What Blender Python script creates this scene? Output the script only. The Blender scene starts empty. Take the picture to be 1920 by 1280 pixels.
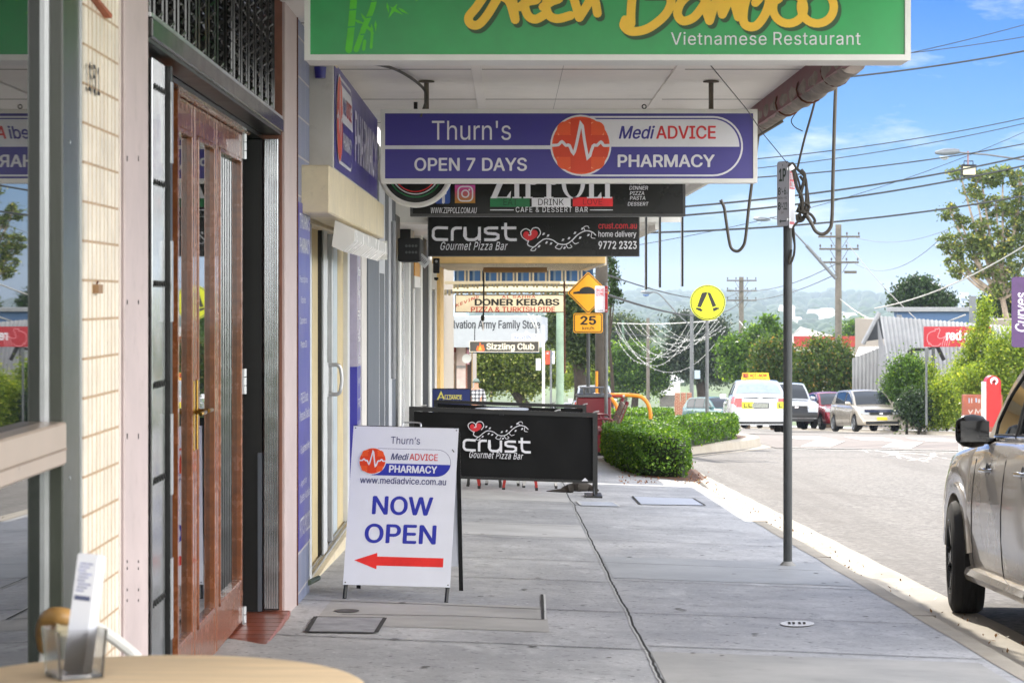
import bpy, math, random
import numpy as np
from mathutils import Vector, Matrix, Euler
random.seed(7); RNG = np.random.default_rng(11)
R = math.radians
SC = bpy.context.scene
COL = SC.collection
# ------------------------------------------------------------------ camera, sky, sun, exposure
F = 4800.0; VX = 955.0; VY = 557.0; CH = 1.285; S = 150.0 / F
cd = bpy.data.cameras.new("camera"); cam = bpy.data.objects.new("camera", cd); COL.objects.link(cam)
cam.location = (0, 0, CH); cam.rotation_euler = (R(90), 0, 0)
cd.sensor_width = 36; cd.lens = F / 1920 * 36
cd.shift_x = (960 - VX) / 1920; cd.shift_y = -(640 - VY) / 1920
cd.clip_start = 0.2; cd.clip_end = 9000
cd.dof.use_dof = True; cd.dof.focus_distance = 19; cd.dof.aperture_fstop = 11
SC.camera = cam
SUN_EL, SUN_AZ = 34.0, -7.0     # azimuth measured from +Y (down the street), negative = left
w = bpy.data.worlds.new("World"); SC.world = w; w.use_nodes = True
nt = w.node_tree; nt.nodes.clear()
def wn(t, **k):
    n = nt.nodes.new(t)
    for a, b in k.items(): setattr(n, a, b)
    return n
sky = wn('ShaderNodeTexSky', sky_type='NISHITA', sun_disc=False)
sky.sun_elevation = R(SUN_EL); sky.sun_rotation = R(SUN_AZ); sky.dust_density = 0.6; sky.ozone_density = 2.0
tc = wn('ShaderNodeTexCoord'); sep = wn('ShaderNodeSeparateXYZ'); nt.links.new(tc.outputs['Generated'], sep.inputs[0])
ramp = wn('ShaderNodeValToRGB'); cr_ = ramp.color_ramp
STOPS = [(0.0, (0.39, 0.544, 0.698)), (0.012, (0.375, 0.551, 0.741)), (0.035, (0.275, 0.496, 0.783)), (0.07, (0.116, 0.36, 0.766)), (0.115, (0.025, 0.216, 0.749)), (0.35, (0.087, 0.24, 0.681)), (1.0, (0.087, 0.224, 0.596))]
while len(cr_.elements) < len(STOPS): cr_.elements.new(0.5)
for e, (p, c) in zip(cr_.elements, STOPS): e.position = p; e.color = (*c, 1)
nt.links.new(sep.outputs['Z'], ramp.inputs[0])
mp = wn('ShaderNodeMapping'); mp.inputs['Scale'].default_value = (9, 9, 34); nt.links.new(tc.outputs['Generated'], mp.inputs[0])
noi = wn('ShaderNodeTexNoise'); noi.inputs['Scale'].default_value = 1.7; noi.inputs['Detail'].default_value = 7; noi.inputs['Roughness'].default_value = 0.58
nt.links.new(mp.outputs[0], noi.inputs['Vector'])
cl = wn('ShaderNodeMapRange'); cl.inputs[1].default_value = 0.56; cl.inputs[2].default_value = 0.78; cl.inputs[3].default_value = 0; cl.inputs[4].default_value = 0.8
nt.links.new(noi.outputs['Fac'], cl.inputs[0])
cmix = wn('ShaderNodeMix', data_type='RGBA'); nt.links.new(cl.outputs[0], cmix.inputs[0]); nt.links.new(ramp.outputs[0], cmix.inputs[6])
cmix.inputs[7].default_value = (.86, .92, .98, 1)
SKYMUL = 0.012
m1 = wn('ShaderNodeMix', data_type='RGBA', blend_type='MULTIPLY'); m1.inputs[0].default_value = 1
nt.links.new(sky.outputs[0], m1.inputs[6]); m1.inputs[7].default_value = (SKYMUL * .35, SKYMUL * .35, SKYMUL * .35, 1)
m2 = wn('ShaderNodeMix', data_type='RGBA', blend_type='ADD'); m2.inputs[0].default_value = 1
nt.links.new(cmix.outputs[2], m2.inputs[6]); nt.links.new(m1.outputs[2], m2.inputs[7])
# bright sky added out of view, beside, behind and overhead, to fill awning shade
def mrange(src, a0, a1, b0, b1):
    q = wn('ShaderNodeMapRange', interpolation_type='SMOOTHSTEP'); nt.links.new(src, q.inputs[0])
    for i, v in enumerate((a0, a1, b0, b1)): q.inputs[i + 1].default_value = v
    return q.outputs[0]
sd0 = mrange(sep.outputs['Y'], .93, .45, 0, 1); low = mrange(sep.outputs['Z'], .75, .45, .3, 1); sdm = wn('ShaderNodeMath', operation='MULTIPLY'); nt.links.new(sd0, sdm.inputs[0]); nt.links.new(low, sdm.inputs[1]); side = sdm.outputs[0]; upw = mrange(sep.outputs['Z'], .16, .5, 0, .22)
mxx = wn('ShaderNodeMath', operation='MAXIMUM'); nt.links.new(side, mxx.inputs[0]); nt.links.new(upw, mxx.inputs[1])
fill_sky = wn('ShaderNodeMix', data_type='RGBA'); nt.links.new(mxx.outputs[0], fill_sky.inputs[0]); nt.links.new(m2.outputs[2], fill_sky.inputs[6]); FILL = 4.3; fill_sky.inputs[7].default_value = (FILL * 1.0, FILL * .985, FILL * .965, 1)
bg = wn('ShaderNodeBackground'); bg.inputs[1].default_value = 0.5; nt.links.new(fill_sky.outputs[2], bg.inputs[0])
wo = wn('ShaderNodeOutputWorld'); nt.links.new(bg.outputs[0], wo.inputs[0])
sl = bpy.data.lights.new("sun", 'SUN'); sl.energy = 2.5; sl.angle = R(0.53); sl.color = (1.0, 0.93, 0.82)
so = bpy.data.objects.new("sun", sl); COL.objects.link(so)
sd = Vector((math.sin(R(SUN_AZ)) * math.cos(R(SUN_EL)), math.cos(R(SUN_AZ)) * math.cos(R(SUN_EL)), math.sin(R(SUN_EL))))
so.rotation_euler = sd.to_track_quat('Z', 'Y').to_euler(); so.location = (-20, 60, 40)
SC.view_settings.view_transform = 'Standard'; SC.view_settings.look = 'None'; SC.view_settings.gamma = 1
SC.view_settings.exposure = 1.38
SC.render.engine = 'CYCLES'
cy = SC.cycles; cy.max_bounces = 9; cy.diffuse_bounces = 5; cy.glossy_bounces = 4; cy.transmission_bounces = 6; cy.transparent_max_bounces = 12
cy.volume_bounces = 0; cy.caustics_reflective = False; cy.caustics_refractive = False
cy.use_denoising = True; cy.sample_clamp_indirect = 6
try: cy.denoiser = 'OPENIMAGEDENOISE'
except Exception: pass

# ------------------------------------------------------------------ helpers
def P(px, py, Y): return Vector(((px - VX) * Y / F, Y, CH - (py - VY) * Y / F))
def g0(Y):
    z = -S * Y
    if Y > 68: z -= .0165 * (min(Y, 300) - 68)
    if Y > 300: z += S * (Y - 300) - .01 * min(Y - 300, 300)
    return z
def gf(X, Y): return g0(Y) - .035 * (min(max(X, -1.8), 2.35) - .645)
def gr(X, Y): return g0(Y) - .19 - .016 * max(0, X - 2.9)
def yk(k): return F / k
def fy(px, X): return F * X / (px - VX)
def lin(c):
    if isinstance(c, str):
        c = [int(c[i:i + 2], 16) / 255 for i in (0, 2, 4)]
    return tuple((x / 12.92 if x <= .04045 else ((x + .055) / 1.055) ** 2.4) for x in c)
MATS = {}
def M(name, col, rough=.6, metal=0, var=.12, scale=6., bump=0., bscale=40., spec=.5, ior=None, coat=0, emit=0, grime=0, alpha=None):
    """procedural material: base colour broken up by noise, roughness variation, fine bump"""
    if name in MATS: return MATS[name]
    m = bpy.data.materials.new(name); m.use_nodes = True; MATS[name] = m
    n = m.node_tree.nodes; l = m.node_tree.links; b = n['Principled BSDF']
    c = lin(col)
    b.inputs['Roughness'].default_value = rough; b.inputs['Metallic'].default_value = metal
    b.inputs['Specular IOR Level'].default_value = spec
    if ior: b.inputs['IOR'].default_value = ior
    if coat: b.inputs['Coat Weight'].default_value = coat; b.inputs['Coat Roughness'].default_value = .04
    t = n.new('ShaderNodeTexCoord')
    if var > 0:
        no = n.new('ShaderNodeTexNoise'); no.inputs['Scale'].default_value = scale; no.inputs['Detail'].default_value = 6; no.inputs['Roughness'].default_value = .65
        l.new(t.outputs['Object'], no.inputs['Vector'])
        r = n.new('ShaderNodeValToRGB'); r.color_ramp.elements[0].position = .3; r.color_ramp.elements[1].position = .72
        r.color_ramp.elements[0].color = (*[x * (1 - var * 1.3) for x in c], 1); r.color_ramp.elements[1].color = (*[min(1, x * (1 + var)) for x in c], 1)
        l.new(no.outputs['Fac'], r.inputs[0]); out = r.outputs[0]
        if grime:
            n2 = n.new('ShaderNodeTexNoise'); n2.inputs['Scale'].default_value = scale * 3.1; n2.inputs['Detail'].default_value = 9; n2.inputs['Roughness'].default_value = .75
            l.new(t.outputs['Object'], n2.inputs['Vector'])
            mr = n.new('ShaderNodeMapRange'); mr.inputs[1].default_value = .55; mr.inputs[2].default_value = .72; mr.inputs[4].default_value = grime
            l.new(n2.outputs['Fac'], mr.inputs[0])
            mx = n.new('ShaderNodeMix'); mx.data_type = 'RGBA'; l.new(mr.outputs[0], mx.inputs[0]); l.new(out, mx.inputs[6]); mx.inputs[7].default_value = (.10, .08, .06, 1); out = mx.outputs[2]
        l.new(out, b.inputs['Base Color'])
        rr = n.new('ShaderNodeMapRange'); rr.inputs[3].default_value = max(0, rough - .08); rr.inputs[4].default_value = min(1, rough + .1)
        if rough > .12: l.new(no.outputs['Fac'], rr.inputs[0]); l.new(rr.outputs[0], b.inputs['Roughness'])
    else: b.inputs['Base Color'].default_value = (*c, 1)
    if bump:
        nb = n.new('ShaderNodeTexNoise'); nb.inputs['Scale'].default_value = bscale; nb.inputs['Detail'].default_value = 5
        l.new(t.outputs['Object'], nb.inputs['Vector'])
        bu = n.new('ShaderNodeBump'); bu.inputs['Strength'].default_value = bump; bu.inputs['Distance'].default_value = .01
        l.new(nb.outputs['Fac'], bu.inputs['Height']); l.new(bu.outputs[0], b.inputs['Normal'])
    if emit: b.inputs['Emission Color'].default_value = (*c, 1); b.inputs['Emission Strength'].default_value = emit
    if alpha is not None: b.inputs['Alpha'].default_value = alpha
    return m
def leafmat(name, dark, light, tr=.45, third=None):
    if name in MATS: return MATS[name]
    m = bpy.data.materials.new(name); m.use_nodes = True; MATS[name] = m
    n = m.node_tree.nodes; l = m.node_tree.links; b = n['Principled BSDF']; b.inputs['Roughness'].default_value = .5
    g = n.new('ShaderNodeNewGeometry'); r = n.new('ShaderNodeValToRGB')
    r.color_ramp.elements[0].color = (*lin(dark), 1); r.color_ramp.elements[1].color = (*lin(light), 1)
    if third: e = r.color_ramp.elements.new(.9); e.color = (*lin(light), 1); r.color_ramp.elements[2].color = (*lin(third), 1)
    l.new(g.outputs['Random Per Island'], r.inputs[0]); l.new(r.outputs[0], b.inputs['Base Color'])
    t = n.new('ShaderNodeBsdfTranslucent'); hs = n.new('ShaderNodeHueSaturation'); hs.inputs['Value'].default_value = 1.45; hs.inputs['Saturation'].default_value = 1.05; hs.inputs['Hue'].default_value = .485
    l.new(r.outputs[0], hs.inputs['Color']); l.new(hs.outputs[0], t.inputs[0])
    mx = n.new('ShaderNodeMixShader'); mx.inputs[0].default_value = tr
    l.new(b.outputs[0], mx.inputs[1]); l.new(t.outputs[0], mx.inputs[2]); l.new(mx.outputs[0], n['Material Output'].inputs[0])
    return m
def glassmat(name, col='0c1214', ior=2.2, rough=.012):
    return M(name, col, rough=rough, var=0, ior=ior)
def crs(pts, n=6, closed=False):
    """Catmull-Rom resample"""
    p = [Vector(q) for q in pts]; out = []
    N = len(p); rng = range(N if closed else N - 1)
    for i in rng:
        a = p[(i - 1) % N] if closed or i > 0 else p[i] * 2 - p[i + 1]
        b_ = p[i]; c = p[(i + 1) % N]; d = p[(i + 2) % N] if closed or i + 2 < N else c * 2 - b_
        for j in range(n):
            t = j / n
            out.append(.5 * ((2 * b_) + (c - a) * t + (2 * a - 5 * b_ + 4 * c - d) * t * t + (3 * b_ - a - 3 * c + d) * t ** 3))
    if not closed: out.append(p[-1])
    return out
def sag(a, b, s, n=14):
    a = Vector(a); b = Vector(b)
    return [a.lerp(b, i / n) - Vector((0, 0, s * 4 * (i / n) * (1 - i / n))) for i in range(n + 1)]
_TX = {}
try:   # the sans-serif that ships with Blender itself; the built-in font is the fallback
    import os
    FONT = bpy.data.fonts.load(os.path.join(bpy.utils.resource_path('LOCAL'), 'datafiles', 'fonts', 'Inter.woff2'))
except Exception: FONT = None
def fill_outlines(me):
    """triangulate glyph outlines by the non-zero winding rule"""
    from mathutils.geometry import delaunay_2d_cdt
    pts = [(p.co.x, p.co.y) for p in me.vertices]; nb = {}
    for e in me.edges:
        a, b = e.vertices; nb.setdefault(a, []).append(b); nb.setdefault(b, []).append(a)
    seen = set(); loops = []
    for s in range(len(pts)):
        if s in seen or s not in nb: continue
        lp = [s]; seen.add(s); nxt = s + 1 if s + 1 in nb[s] else nb[s][0]
        while nxt not in seen:
            lp.append(nxt); seen.add(nxt); c = [q for q in nb[nxt] if q not in seen]
            if not c: break
            nxt = c[0]
        if len(lp) > 2: loops.append(lp)
    V, _e, T, *_ = delaunay_2d_cdt([Vector(p) for p in pts], [(lp[i], lp[(i + 1) % len(lp)]) for lp in loops for i in range(len(lp))], [], 0, 1e-5)
    V = [(p.x, p.y) for p in V]; A = np.array([(*pts[lp[i]], *pts[lp[(i + 1) % len(lp)]]) for lp in loops for i in range(len(lp))]); F_ = []
    for t in T:
        x = sum(V[i][0] for i in t) / 3; y = sum(V[i][1] for i in t) / 3; x0, y0, x1, y1 = A.T
        cr = (x1 - x0) * (y - y0) - (x - x0) * (y1 - y0); w_ = int(np.sum((y0 <= y) & (y1 > y) & (cr > 0))) - int(np.sum((y0 > y) & (y1 <= y) & (cr < 0)))
        if w_: F_.append(tuple(t))
    return V, F_
def textmesh(body, weight=0, shear=0, space=1.0):
    key = (body, weight, shear, space)
    if key not in _TX:
        cu = bpy.data.curves.new("lettering_source", 'FONT'); cu.body = body
        if FONT: cu.font = FONT
        cu.offset = weight; cu.shear = shear; cu.resolution_u = 4; cu.fill_mode = 'NONE'; cu.space_character = space
        o = bpy.data.objects.new("lettering_source", cu); COL.objects.link(o)
        dg = bpy.context.evaluated_depsgraph_get(); dg.update()
        me = bpy.data.meshes.new_from_object(o.evaluated_get(dg))
        v, f = fill_outlines(me)
        bpy.data.meshes.remove(me); bpy.data.objects.remove(o); bpy.data.curves.remove(cu)
        xs = [a[0] for a in v]; ys = [a[1] for a in v]
        _TX[key] = (v, f, min(xs), max(xs), min(ys), max(ys))
    return _TX[key]
class Fr:
    """2-D drawing frame on a plane: O + u*U + v*V + n*N"""
    def __init__(s, O, U, V, N): s.O = Vector(O); s.U = Vector(U); s.V = Vector(V); s.N = Vector(N)
    def __call__(s, u, v, n=0): return s.O + s.U * u + s.V * v + s.N * n
def front(Y):
    q = Y / F
    return Fr(P(0, 0, Y), (q, 0, 0), (0, 0, -q), (0, -1, 0))
class MB:
    layer = 0
    def __init__(s): s.v = []; s.f = []; s.m = []; s.mats = []; s.sm = []
    def mi(s, m):
        if m not in s.mats: s.mats.append(m)
        return s.mats.index(m)
    def add(s, V, Fc, m, smooth=False):
        o = len(s.v); i = s.mi(m); s.v.extend(tuple(p) for p in V)
        for f in Fc: s.f.append(tuple(a + o for a in f)); s.m.append(i); s.sm.append(smooth)
        return s
    def hexa(s, c, m):
        return s.add(c, [(0, 3, 2, 1), (4, 5, 6, 7), (0, 1, 5, 4), (1, 2, 6, 5), (2, 3, 7, 6), (3, 0, 4, 7)], m)
    def box(s, x0, x1, y0, y1, z0, z1, m, bev=0):
        if bev:
            b = min(bev, abs(x1 - x0) / 2.2, abs(y1 - y0) / 2.2, abs(z1 - z0) / 2.2)
            X = (x0, x0 + b, x1 - b, x1); Yy = (y0, y0 + b, y1 - b, y1); Z = (z0, z0 + b, z1 - b, z1)
            V = []; idx = {}
            def vid(a):
                if a not in idx: idx[a] = len(V); V.append((X[a[0]], Yy[a[1]], Z[a[2]]))
                return idx[a]
            Fc = []
            for ax in range(3):
                o1, o2 = (ax + 1) % 3, (ax + 2) % 3
                for sd_ in (0, 3):
                    q = []
                    for (i, j) in ((1, 1), (2, 1), (2, 2), (1, 2)):
                        t = [0, 0, 0]; t[ax] = sd_; t[o1] = i; t[o2] = j; q.append(vid(tuple(t)))
                    Fc.append(tuple(q) if sd_ else tuple(q[::-1]))
                for e1 in (0, 3):
                    for e2 in (0, 3):
                        i1 = 1 if e1 == 0 else 2; i2 = 1 if e2 == 0 else 2; q = []
                        for (l_, w1, w2) in ((1, e1, i2), (2, e1, i2), (2, i1, e2), (1, i1, e2)):
                            t = [0, 0, 0]; t[ax] = l_; t[o1] = w1; t[o2] = w2; q.append(vid(tuple(t)))
                        Fc.append(tuple(q) if (e1 == e2) else tuple(q[::-1]))
            for a in (0, 3):
                for b2 in (0, 3):
                    for c in (0, 3):
                        ia, ib, ic = [1 if t == 0 else 2 for t in (a, b2, c)]
                        q = (vid((a, ib, ic)), vid((ia, b2, ic)), vid((ia, ib, c)))
                        Fc.append(q)
            return s.add(V, Fc, m)
        return s.hexa([(x0, y0, z0), (x1, y0, z0), (x1, y1, z0), (x0, y1, z0), (x0, y0, z1), (x1, y0, z1), (x1, y1, z1), (x0, y1, z1)], m)
    def obox(s, c, a, b, d, m):
        """box from centre and three half-axis vectors"""
        c = Vector(c); a = Vector(a); b = Vector(b); d = Vector(d)
        return s.hexa([c - a - b - d, c + a - b - d, c + a + b - d, c - a + b - d, c - a - b + d, c + a - b + d, c + a + b + d, c - a + b + d], m)
    def tube(s, pts, r, m, n=8, caps=True, closed=False):
        pts = [Vector(p) for p in pts]; N = len(pts); V = []; Fc = []
        rs = r if isinstance(r, (list, tuple)) else [r] * N
        up = None
        for i, p in enumerate(pts):
            if closed: d = pts[(i + 1) % N] - pts[i - 1]
            else: d = (pts[min(i + 1, N - 1)] - pts[max(i - 1, 0)])
            d = d.normalized() if d.length > 1e-9 else Vector((0, 0, 1))
            if up is None: up = Vector((0, 0, 1)) if abs(d.z) < .9 else Vector((1, 0, 0))
            a = (up - d * up.dot(d))
            a = a.normalized() if a.length > 1e-6 else d.orthogonal().normalized()
            up = a; b = d.cross(a)
            for j in range(n):
                t = 2 * math.pi * j / n; V.append(p + (a * math.cos(t) + b * math.sin(t)) * rs[i])
        for i in range(N if closed else N - 1):
            i2 = (i + 1) % N
            for j in range(n):
                j2 = (j + 1) % n; Fc.append((i * n + j, i * n + j2, i2 * n + j2, i2 * n + j))
        s.add(V, Fc, m, True)
        if caps and not closed:
            s.add(V[:n], [tuple(range(n))[::-1]], m); s.add(V[-n:], [tuple(range(n))], m)
        return s
    def lathe(s, prof, c, ax, m, n=24, smooth=True):
        """prof: (radius, offset along axis)"""
        c = Vector(c); ax = Vector(ax).normalized(); a = ax.orthogonal().normalized(); b = ax.cross(a); V = []; Fc = []
        for (r, h) in prof:
            for j in range(n):
                t = 2 * math.pi * j / n; V.append(c + ax * h + (a * math.cos(t) + b * math.sin(t)) * r)
        for i in range(len(prof) - 1):
            for j in range(n):
                j2 = (j + 1) % n; Fc.append((i * n + j, i * n + j2, (i + 1) * n + j2, (i + 1) * n + j))
        return s.add(V, Fc, m, smooth)
    def grid(s, rows, m, smooth=True, flip=False):
        nr = len(rows); nc = len(rows[0]); V = [p for r in rows for p in r]
        Fc = [(i * nc + j, i * nc + j + 1, (i + 1) * nc + j + 1, (i + 1) * nc + j) for i in range(nr - 1) for j in range(nc - 1)]
        if flip: Fc = [f[::-1] for f in Fc]
        return s.add(V, Fc, m, smooth)
    # 2-D drawing on frames
    def poly(s, fr, pts, m, n=0.002): return s.add([fr(u, v, n) for u, v in pts], [tuple(range(len(pts)))], m)
    def prism(s, fr, pts, m, n0, n1):
        k = len(pts); V = [fr(u, v, n0) for u, v in pts] + [fr(u, v, n1) for u, v in pts]
        return s.add(V, [tuple(range(k)), tuple(range(k, 2 * k))] + [(i, (i + 1) % k, (i + 1) % k + k, i + k) for i in range(k)], m)
    def rect(s, fr, x0, x1, y0, y1, m, n=.002): return s.poly(fr, [(x0, y0), (x1, y0), (x1, y1), (x0, y1)], m, n)
    def slab(s, fr, x0, x1, y0, y1, m, n0, n1): return s.prism(fr, [(x0, y0), (x1, y0), (x1, y1), (x0, y1)], m, n0, n1)
    def disc(s, fr, cx, cy_, r, m, n=.002, ry=None, k=40, a0=0, a1=360):
        ry = ry or r; full = a1 - a0 >= 360
        pts = [(cx + r * math.cos(R(a0 + (a1 - a0) * i / k)), cy_ + ry * math.sin(R(a0 + (a1 - a0) * i / k))) for i in range(k if full else k + 1)]
        return s.poly(fr, pts, m, n)
    def stroke(s, fr, pts, wd, m, n=.002, sm=0, closed=False, w0=None):
        MB.layer = (MB.layer + 1) % 13; n = n + MB.layer * 4e-5
        p = [Vector((a, b)) for a, b in pts]
        if sm: p = crs(p, sm, closed)
        N = len(p); V = []; Fc = []
        for i in range(N):
            d = (p[(i + 1) % N] - p[i - 1]) if closed else (p[min(i + 1, N - 1)] - p[max(i - 1, 0)])
            d = d.normalized() if d.length > 1e-9 else Vector((1, 0)); q = Vector((-d.y, d.x))
            ww = wd if w0 is None else (w0 + (wd - w0) * i / (N - 1))
            if 0 < i < N - 1 or closed:
                e1 = (p[i] - p[i - 1]).normalized(); e2 = (p[(i + 1) % N] - p[i]).normalized(); cs = max(.45, math.sqrt(max(0, (1 + e1.dot(e2)) / 2)))
                ww = ww / cs
            for sg in (-1, 1): a = p[i] + q * sg * ww / 2; V.append(fr(a.x, a.y, n + 3e-4 * i / N))
        for i in range(N if closed else N - 1):
            j = (i + 1) % N; Fc.append((2 * i, 2 * i + 1, 2 * j + 1, 2 * j))
        s.add(V, Fc, m)
        if not closed and sm:
            s.disc(fr, p[0].x, p[0].y, (w0 or wd) / 2, m, n - 2e-5, k=10); s.disc(fr, p[-1].x, p[-1].y, wd / 2, m, n + 3.4e-4, k=10)
        return s
    def rrect(s, fr, x0, x1, y0, y1, r, m, n=.002, k=6):
        pts = []
        for (cx, cyy, a0) in ((x1 - r, y1 - r, 0), (x0 + r, y1 - r, 90), (x0 + r, y0 + r, 180), (x1 - r, y0 + r, 270)):
            for i in range(k + 1):
                t = R(a0 + 90 * i / k); pts.append((cx + r * math.cos(t), cyy + r * math.sin(t)))
        return s.poly(fr, pts, m, n)
    def text(s, fr, body, x0, x1, ytop, ybase, m, n=.003, weight=0, shear=0, space=1.0, slope=0):
        v, f, a0, a1, b0, b1 = textmesh(body, min(0, weight), shear, space)
        e = max(0, weight); cps = [(0, 0)] if e == 0 else [(-e, 0), (e, 0), (0, e * .7), (0, -e * .7), (-e * .6, -e * .5), (e * .6, e * .5)]
        a0 -= e; a1 += e; b0 -= e * .7; b1 += e * .7
        for c, (dx, dy) in enumerate(cps):
            V = []
            for (x, y) in v:
                u = x0 + (x + dx - a0) / (a1 - a0) * (x1 - x0); t = ybase + (y + dy - b0) / (b1 - b0) * (ytop - ybase); V.append(fr(u, t + slope * (u - x0), n + c * 6e-5))
            s.add(V, f, m)
        return s
    def build(s, name, parent=None, local=False, sharp=35):
        me = bpy.data.meshes.new(name); off = Vector((0, 0, 0))
        if parent is not None and not local: off = ORG.get(parent.name, Vector((0, 0, 0)))
        me.from_pydata([Vector(p) - off for p in s.v], [], s.f)
        for m in s.mats: me.materials.append(m)
        me.polygons.foreach_set('material_index', s.m); me.polygons.foreach_set('use_smooth', s.sm)
        me.update()
        if any(s.sm): me.set_sharp_from_angle(angle=R(sharp))
        o = bpy.data.objects.new(name, me); COL.objects.link(o)
        if parent is not None: o.parent = parent; ORG[o.name] = off
        return o
ORG = {}
def tag(o, label=None, cat=None, group=None, kind=None):
    if label: o['label'] = label
    if cat: o['category'] = cat
    if group: o['group'] = group
    if kind: o['kind'] = kind
    return o
def thing(name, label, cat, loc=(0, 0, 0), group=None, rot=(0, 0, 0)):
    o = bpy.data.objects.new(name, None); COL.objects.link(o); o.empty_display_size = .2
    o.location = loc; o.rotation_euler = rot; ORG[o.name] = Vector(loc)
    return tag(o, label, cat, group)
def kids(o): return [c for c in bpy.data.objects if c.parent == o]
def dup(o, loc=None, label=None, group=None, rot=None, parent=None, ch=None):
    if ch is None:
        ch = {}
        for q in bpy.data.objects:
            if q.parent: ch.setdefault(q.parent.name, []).append(q)
    c = o.copy(); COL.objects.link(c)
    if parent is not None: c.parent = parent
    if loc is not None: c.location = loc
    if rot is not None: c.rotation_euler = rot
    if label: c['label'] = label
    if group: c['group'] = group
    for q in ch.get(o.name, []): dup(q, parent=c, ch=ch)
    return c
def leaves(name, mat, C, size, parent=None, aspect=.5, updir=0., normals=None, local=False, nspread=1.0):
    """one rhombus leaf per row of C, random attitude"""
    C = np.asarray(C, float); N = len(C)
    sz = size * (.6 + .8 * RNG.random(N))[:, None]
    a = RNG.normal(size=(N, 3)); a[:, 2] += updir
    if normals is not None:
        nn = normals + nspread * RNG.normal(size=(N, 3)) * .6
        b = np.cross(nn, a)
    else: b = np.cross(RNG.normal(size=(N, 3)), a)
    a /= np.linalg.norm(a, axis=1)[:, None] + 1e-9; b /= np.linalg.norm(b, axis=1)[:, None] + 1e-9
    V = np.empty((N, 4, 3)); V[:, 0] = C - a * sz * .5; V[:, 1] = C + b * sz * aspect * .5 - a * sz * .08; V[:, 2] = C + a * sz * .5; V[:, 3] = C - b * sz * aspect * .5 - a * sz * .08
    off = np.zeros(3)
    if parent is not None and not local: off = np.array(ORG.get(parent.name, Vector((0, 0, 0))))
    V = (V.reshape(-1, 3) - off).astype(np.float32)
    me = bpy.data.meshes.new(name); me.vertices.add(4 * N); me.vertices.foreach_set('co', V.ravel())
    me.loops.add(4 * N); me.loops.foreach_set('vertex_index', np.arange(4 * N, dtype=np.int32))
    me.polygons.add(N); me.polygons.foreach_set('loop_start', np.arange(0, 4 * N, 4, dtype=np.int32))
    me.update(calc_edges=True); me.materials.append(mat)
    o = bpy.data.objects.new(name, me); COL.objects.link(o)
    if parent is not None: o.parent = parent; ORG[o.name] = Vector(off)
    return o
HAZE = True
# ------------------------------------------------------------------ ground
conc = M('footpath_concrete', 'b6b5b4', rough=.62, var=.13, scale=1.3, bump=.25, bscale=160, grime=.16)
kerbm = M('kerb_concrete', 'a39b8d', rough=.8, var=.12, scale=2.2, bump=.3, bscale=90, grime=.22)
asph = M('road_asphalt', '6d6863', rough=.85, var=.10, scale=.8, bump=.5, bscale=120)
def speckle(m, sc, dark, light, amt):
    n = m.node_tree.nodes; l = m.node_tree.links; b = n['Principled BSDF']
    src = b.inputs['Base Color'].links[0].from_socket
    t = n.new('ShaderNodeTexCoord'); v = n.new('ShaderNodeTexVoronoi'); v.inputs['Scale'].default_value = sc; l.new(t.outputs['Object'], v.inputs['Vector'])
    r = n.new('ShaderNodeValToRGB'); r.color_ramp.elements[0].color = (*dark, 1); r.color_ramp.elements[1].color = (*light, 1)
    sp = n.new('ShaderNodeSeparateColor'); l.new(v.outputs['Color'], sp.inputs[0]); l.new(sp.outputs[0], r.inputs[0])
    mx = n.new('ShaderNodeMix'); mx.data_type = 'RGBA'; mx.inputs[0].default_value = amt; l.new(src, mx.inputs[6]); l.new(r.outputs[0], mx.inputs[7]); l.new(mx.outputs[2], b.inputs['Base Color'])
speckle(asph, 26, (.035, .033, .031), (.27, .253, .232), .65)
speckle(conc, 70, (.25, .25, .26), (.62, .63, .64), .28)
def blotch(m, sc, lo, hi, col, amt, det=8, stretch=(1, 1, 1)):
    n = m.node_tree.nodes; l = m.node_tree.links; b = n['Principled BSDF']; src = b.inputs['Base Color'].links[0].from_socket
    t = n.new('ShaderNodeTexCoord'); mp = n.new('ShaderNodeMapping'); mp.inputs['Scale'].default_value = stretch; mp.inputs['Location'].default_value = (sc, sc * 2, 0); l.new(t.outputs['Object'], mp.inputs[0]); no = n.new('ShaderNodeTexNoise'); no.inputs['Scale'].default_value = sc; no.inputs['Detail'].default_value = det; no.inputs['Roughness'].default_value = .7; l.new(mp.outputs[0], no.inputs['Vector'])
    mr = n.new('ShaderNodeMapRange'); mr.inputs[1].default_value = lo; mr.inputs[2].default_value = hi; mr.inputs[4].default_value = amt; l.new(no.outputs['Fac'], mr.inputs[0]); mx = n.new('ShaderNodeMix'); mx.data_type = 'RGBA'; l.new(mr.outputs[0], mx.inputs[0]); l.new(src, mx.inputs[6]); mx.inputs[7].default_value = (*lin(col), 1); l.new(mx.outputs[2], b.inputs['Base Color'])
blotch(conc, .6, .42, .60, '7f8084', .55); blotch(conc, 1.7, .50, .60, '8f8f90', .5, 9, (1, .5, 1)); blotch(conc, 2.6, .56, .70, 'd6d7d6', .45, 8, (1, .35, 1)); blotch(conc, 34, .66, .74, 'e4e4e2', .7, 2); blotch(conc, 9, .57, .66, '5f5e5c', .45, 9); blotch(conc, 22, .68, .72, '3c3b3a', .7, 1)
blotch(asph, .35, .45, .7, '77716a', .5, 6, (1, .25, 1)); blotch(asph, .9, .5, .62, '57524d', .45, 4, (1.4, .03, 1)); blotch(asph, 1.3, .55, .72, '5c5852', .4, 8, (1, .4, 1)); blotch(kerbm, 3, .55, .7, '8d7f68', .5, 8, (1, .3, 1))
grassm = M('verge_grass', '6f8a35', rough=.9, var=.4, scale=.6)
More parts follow.
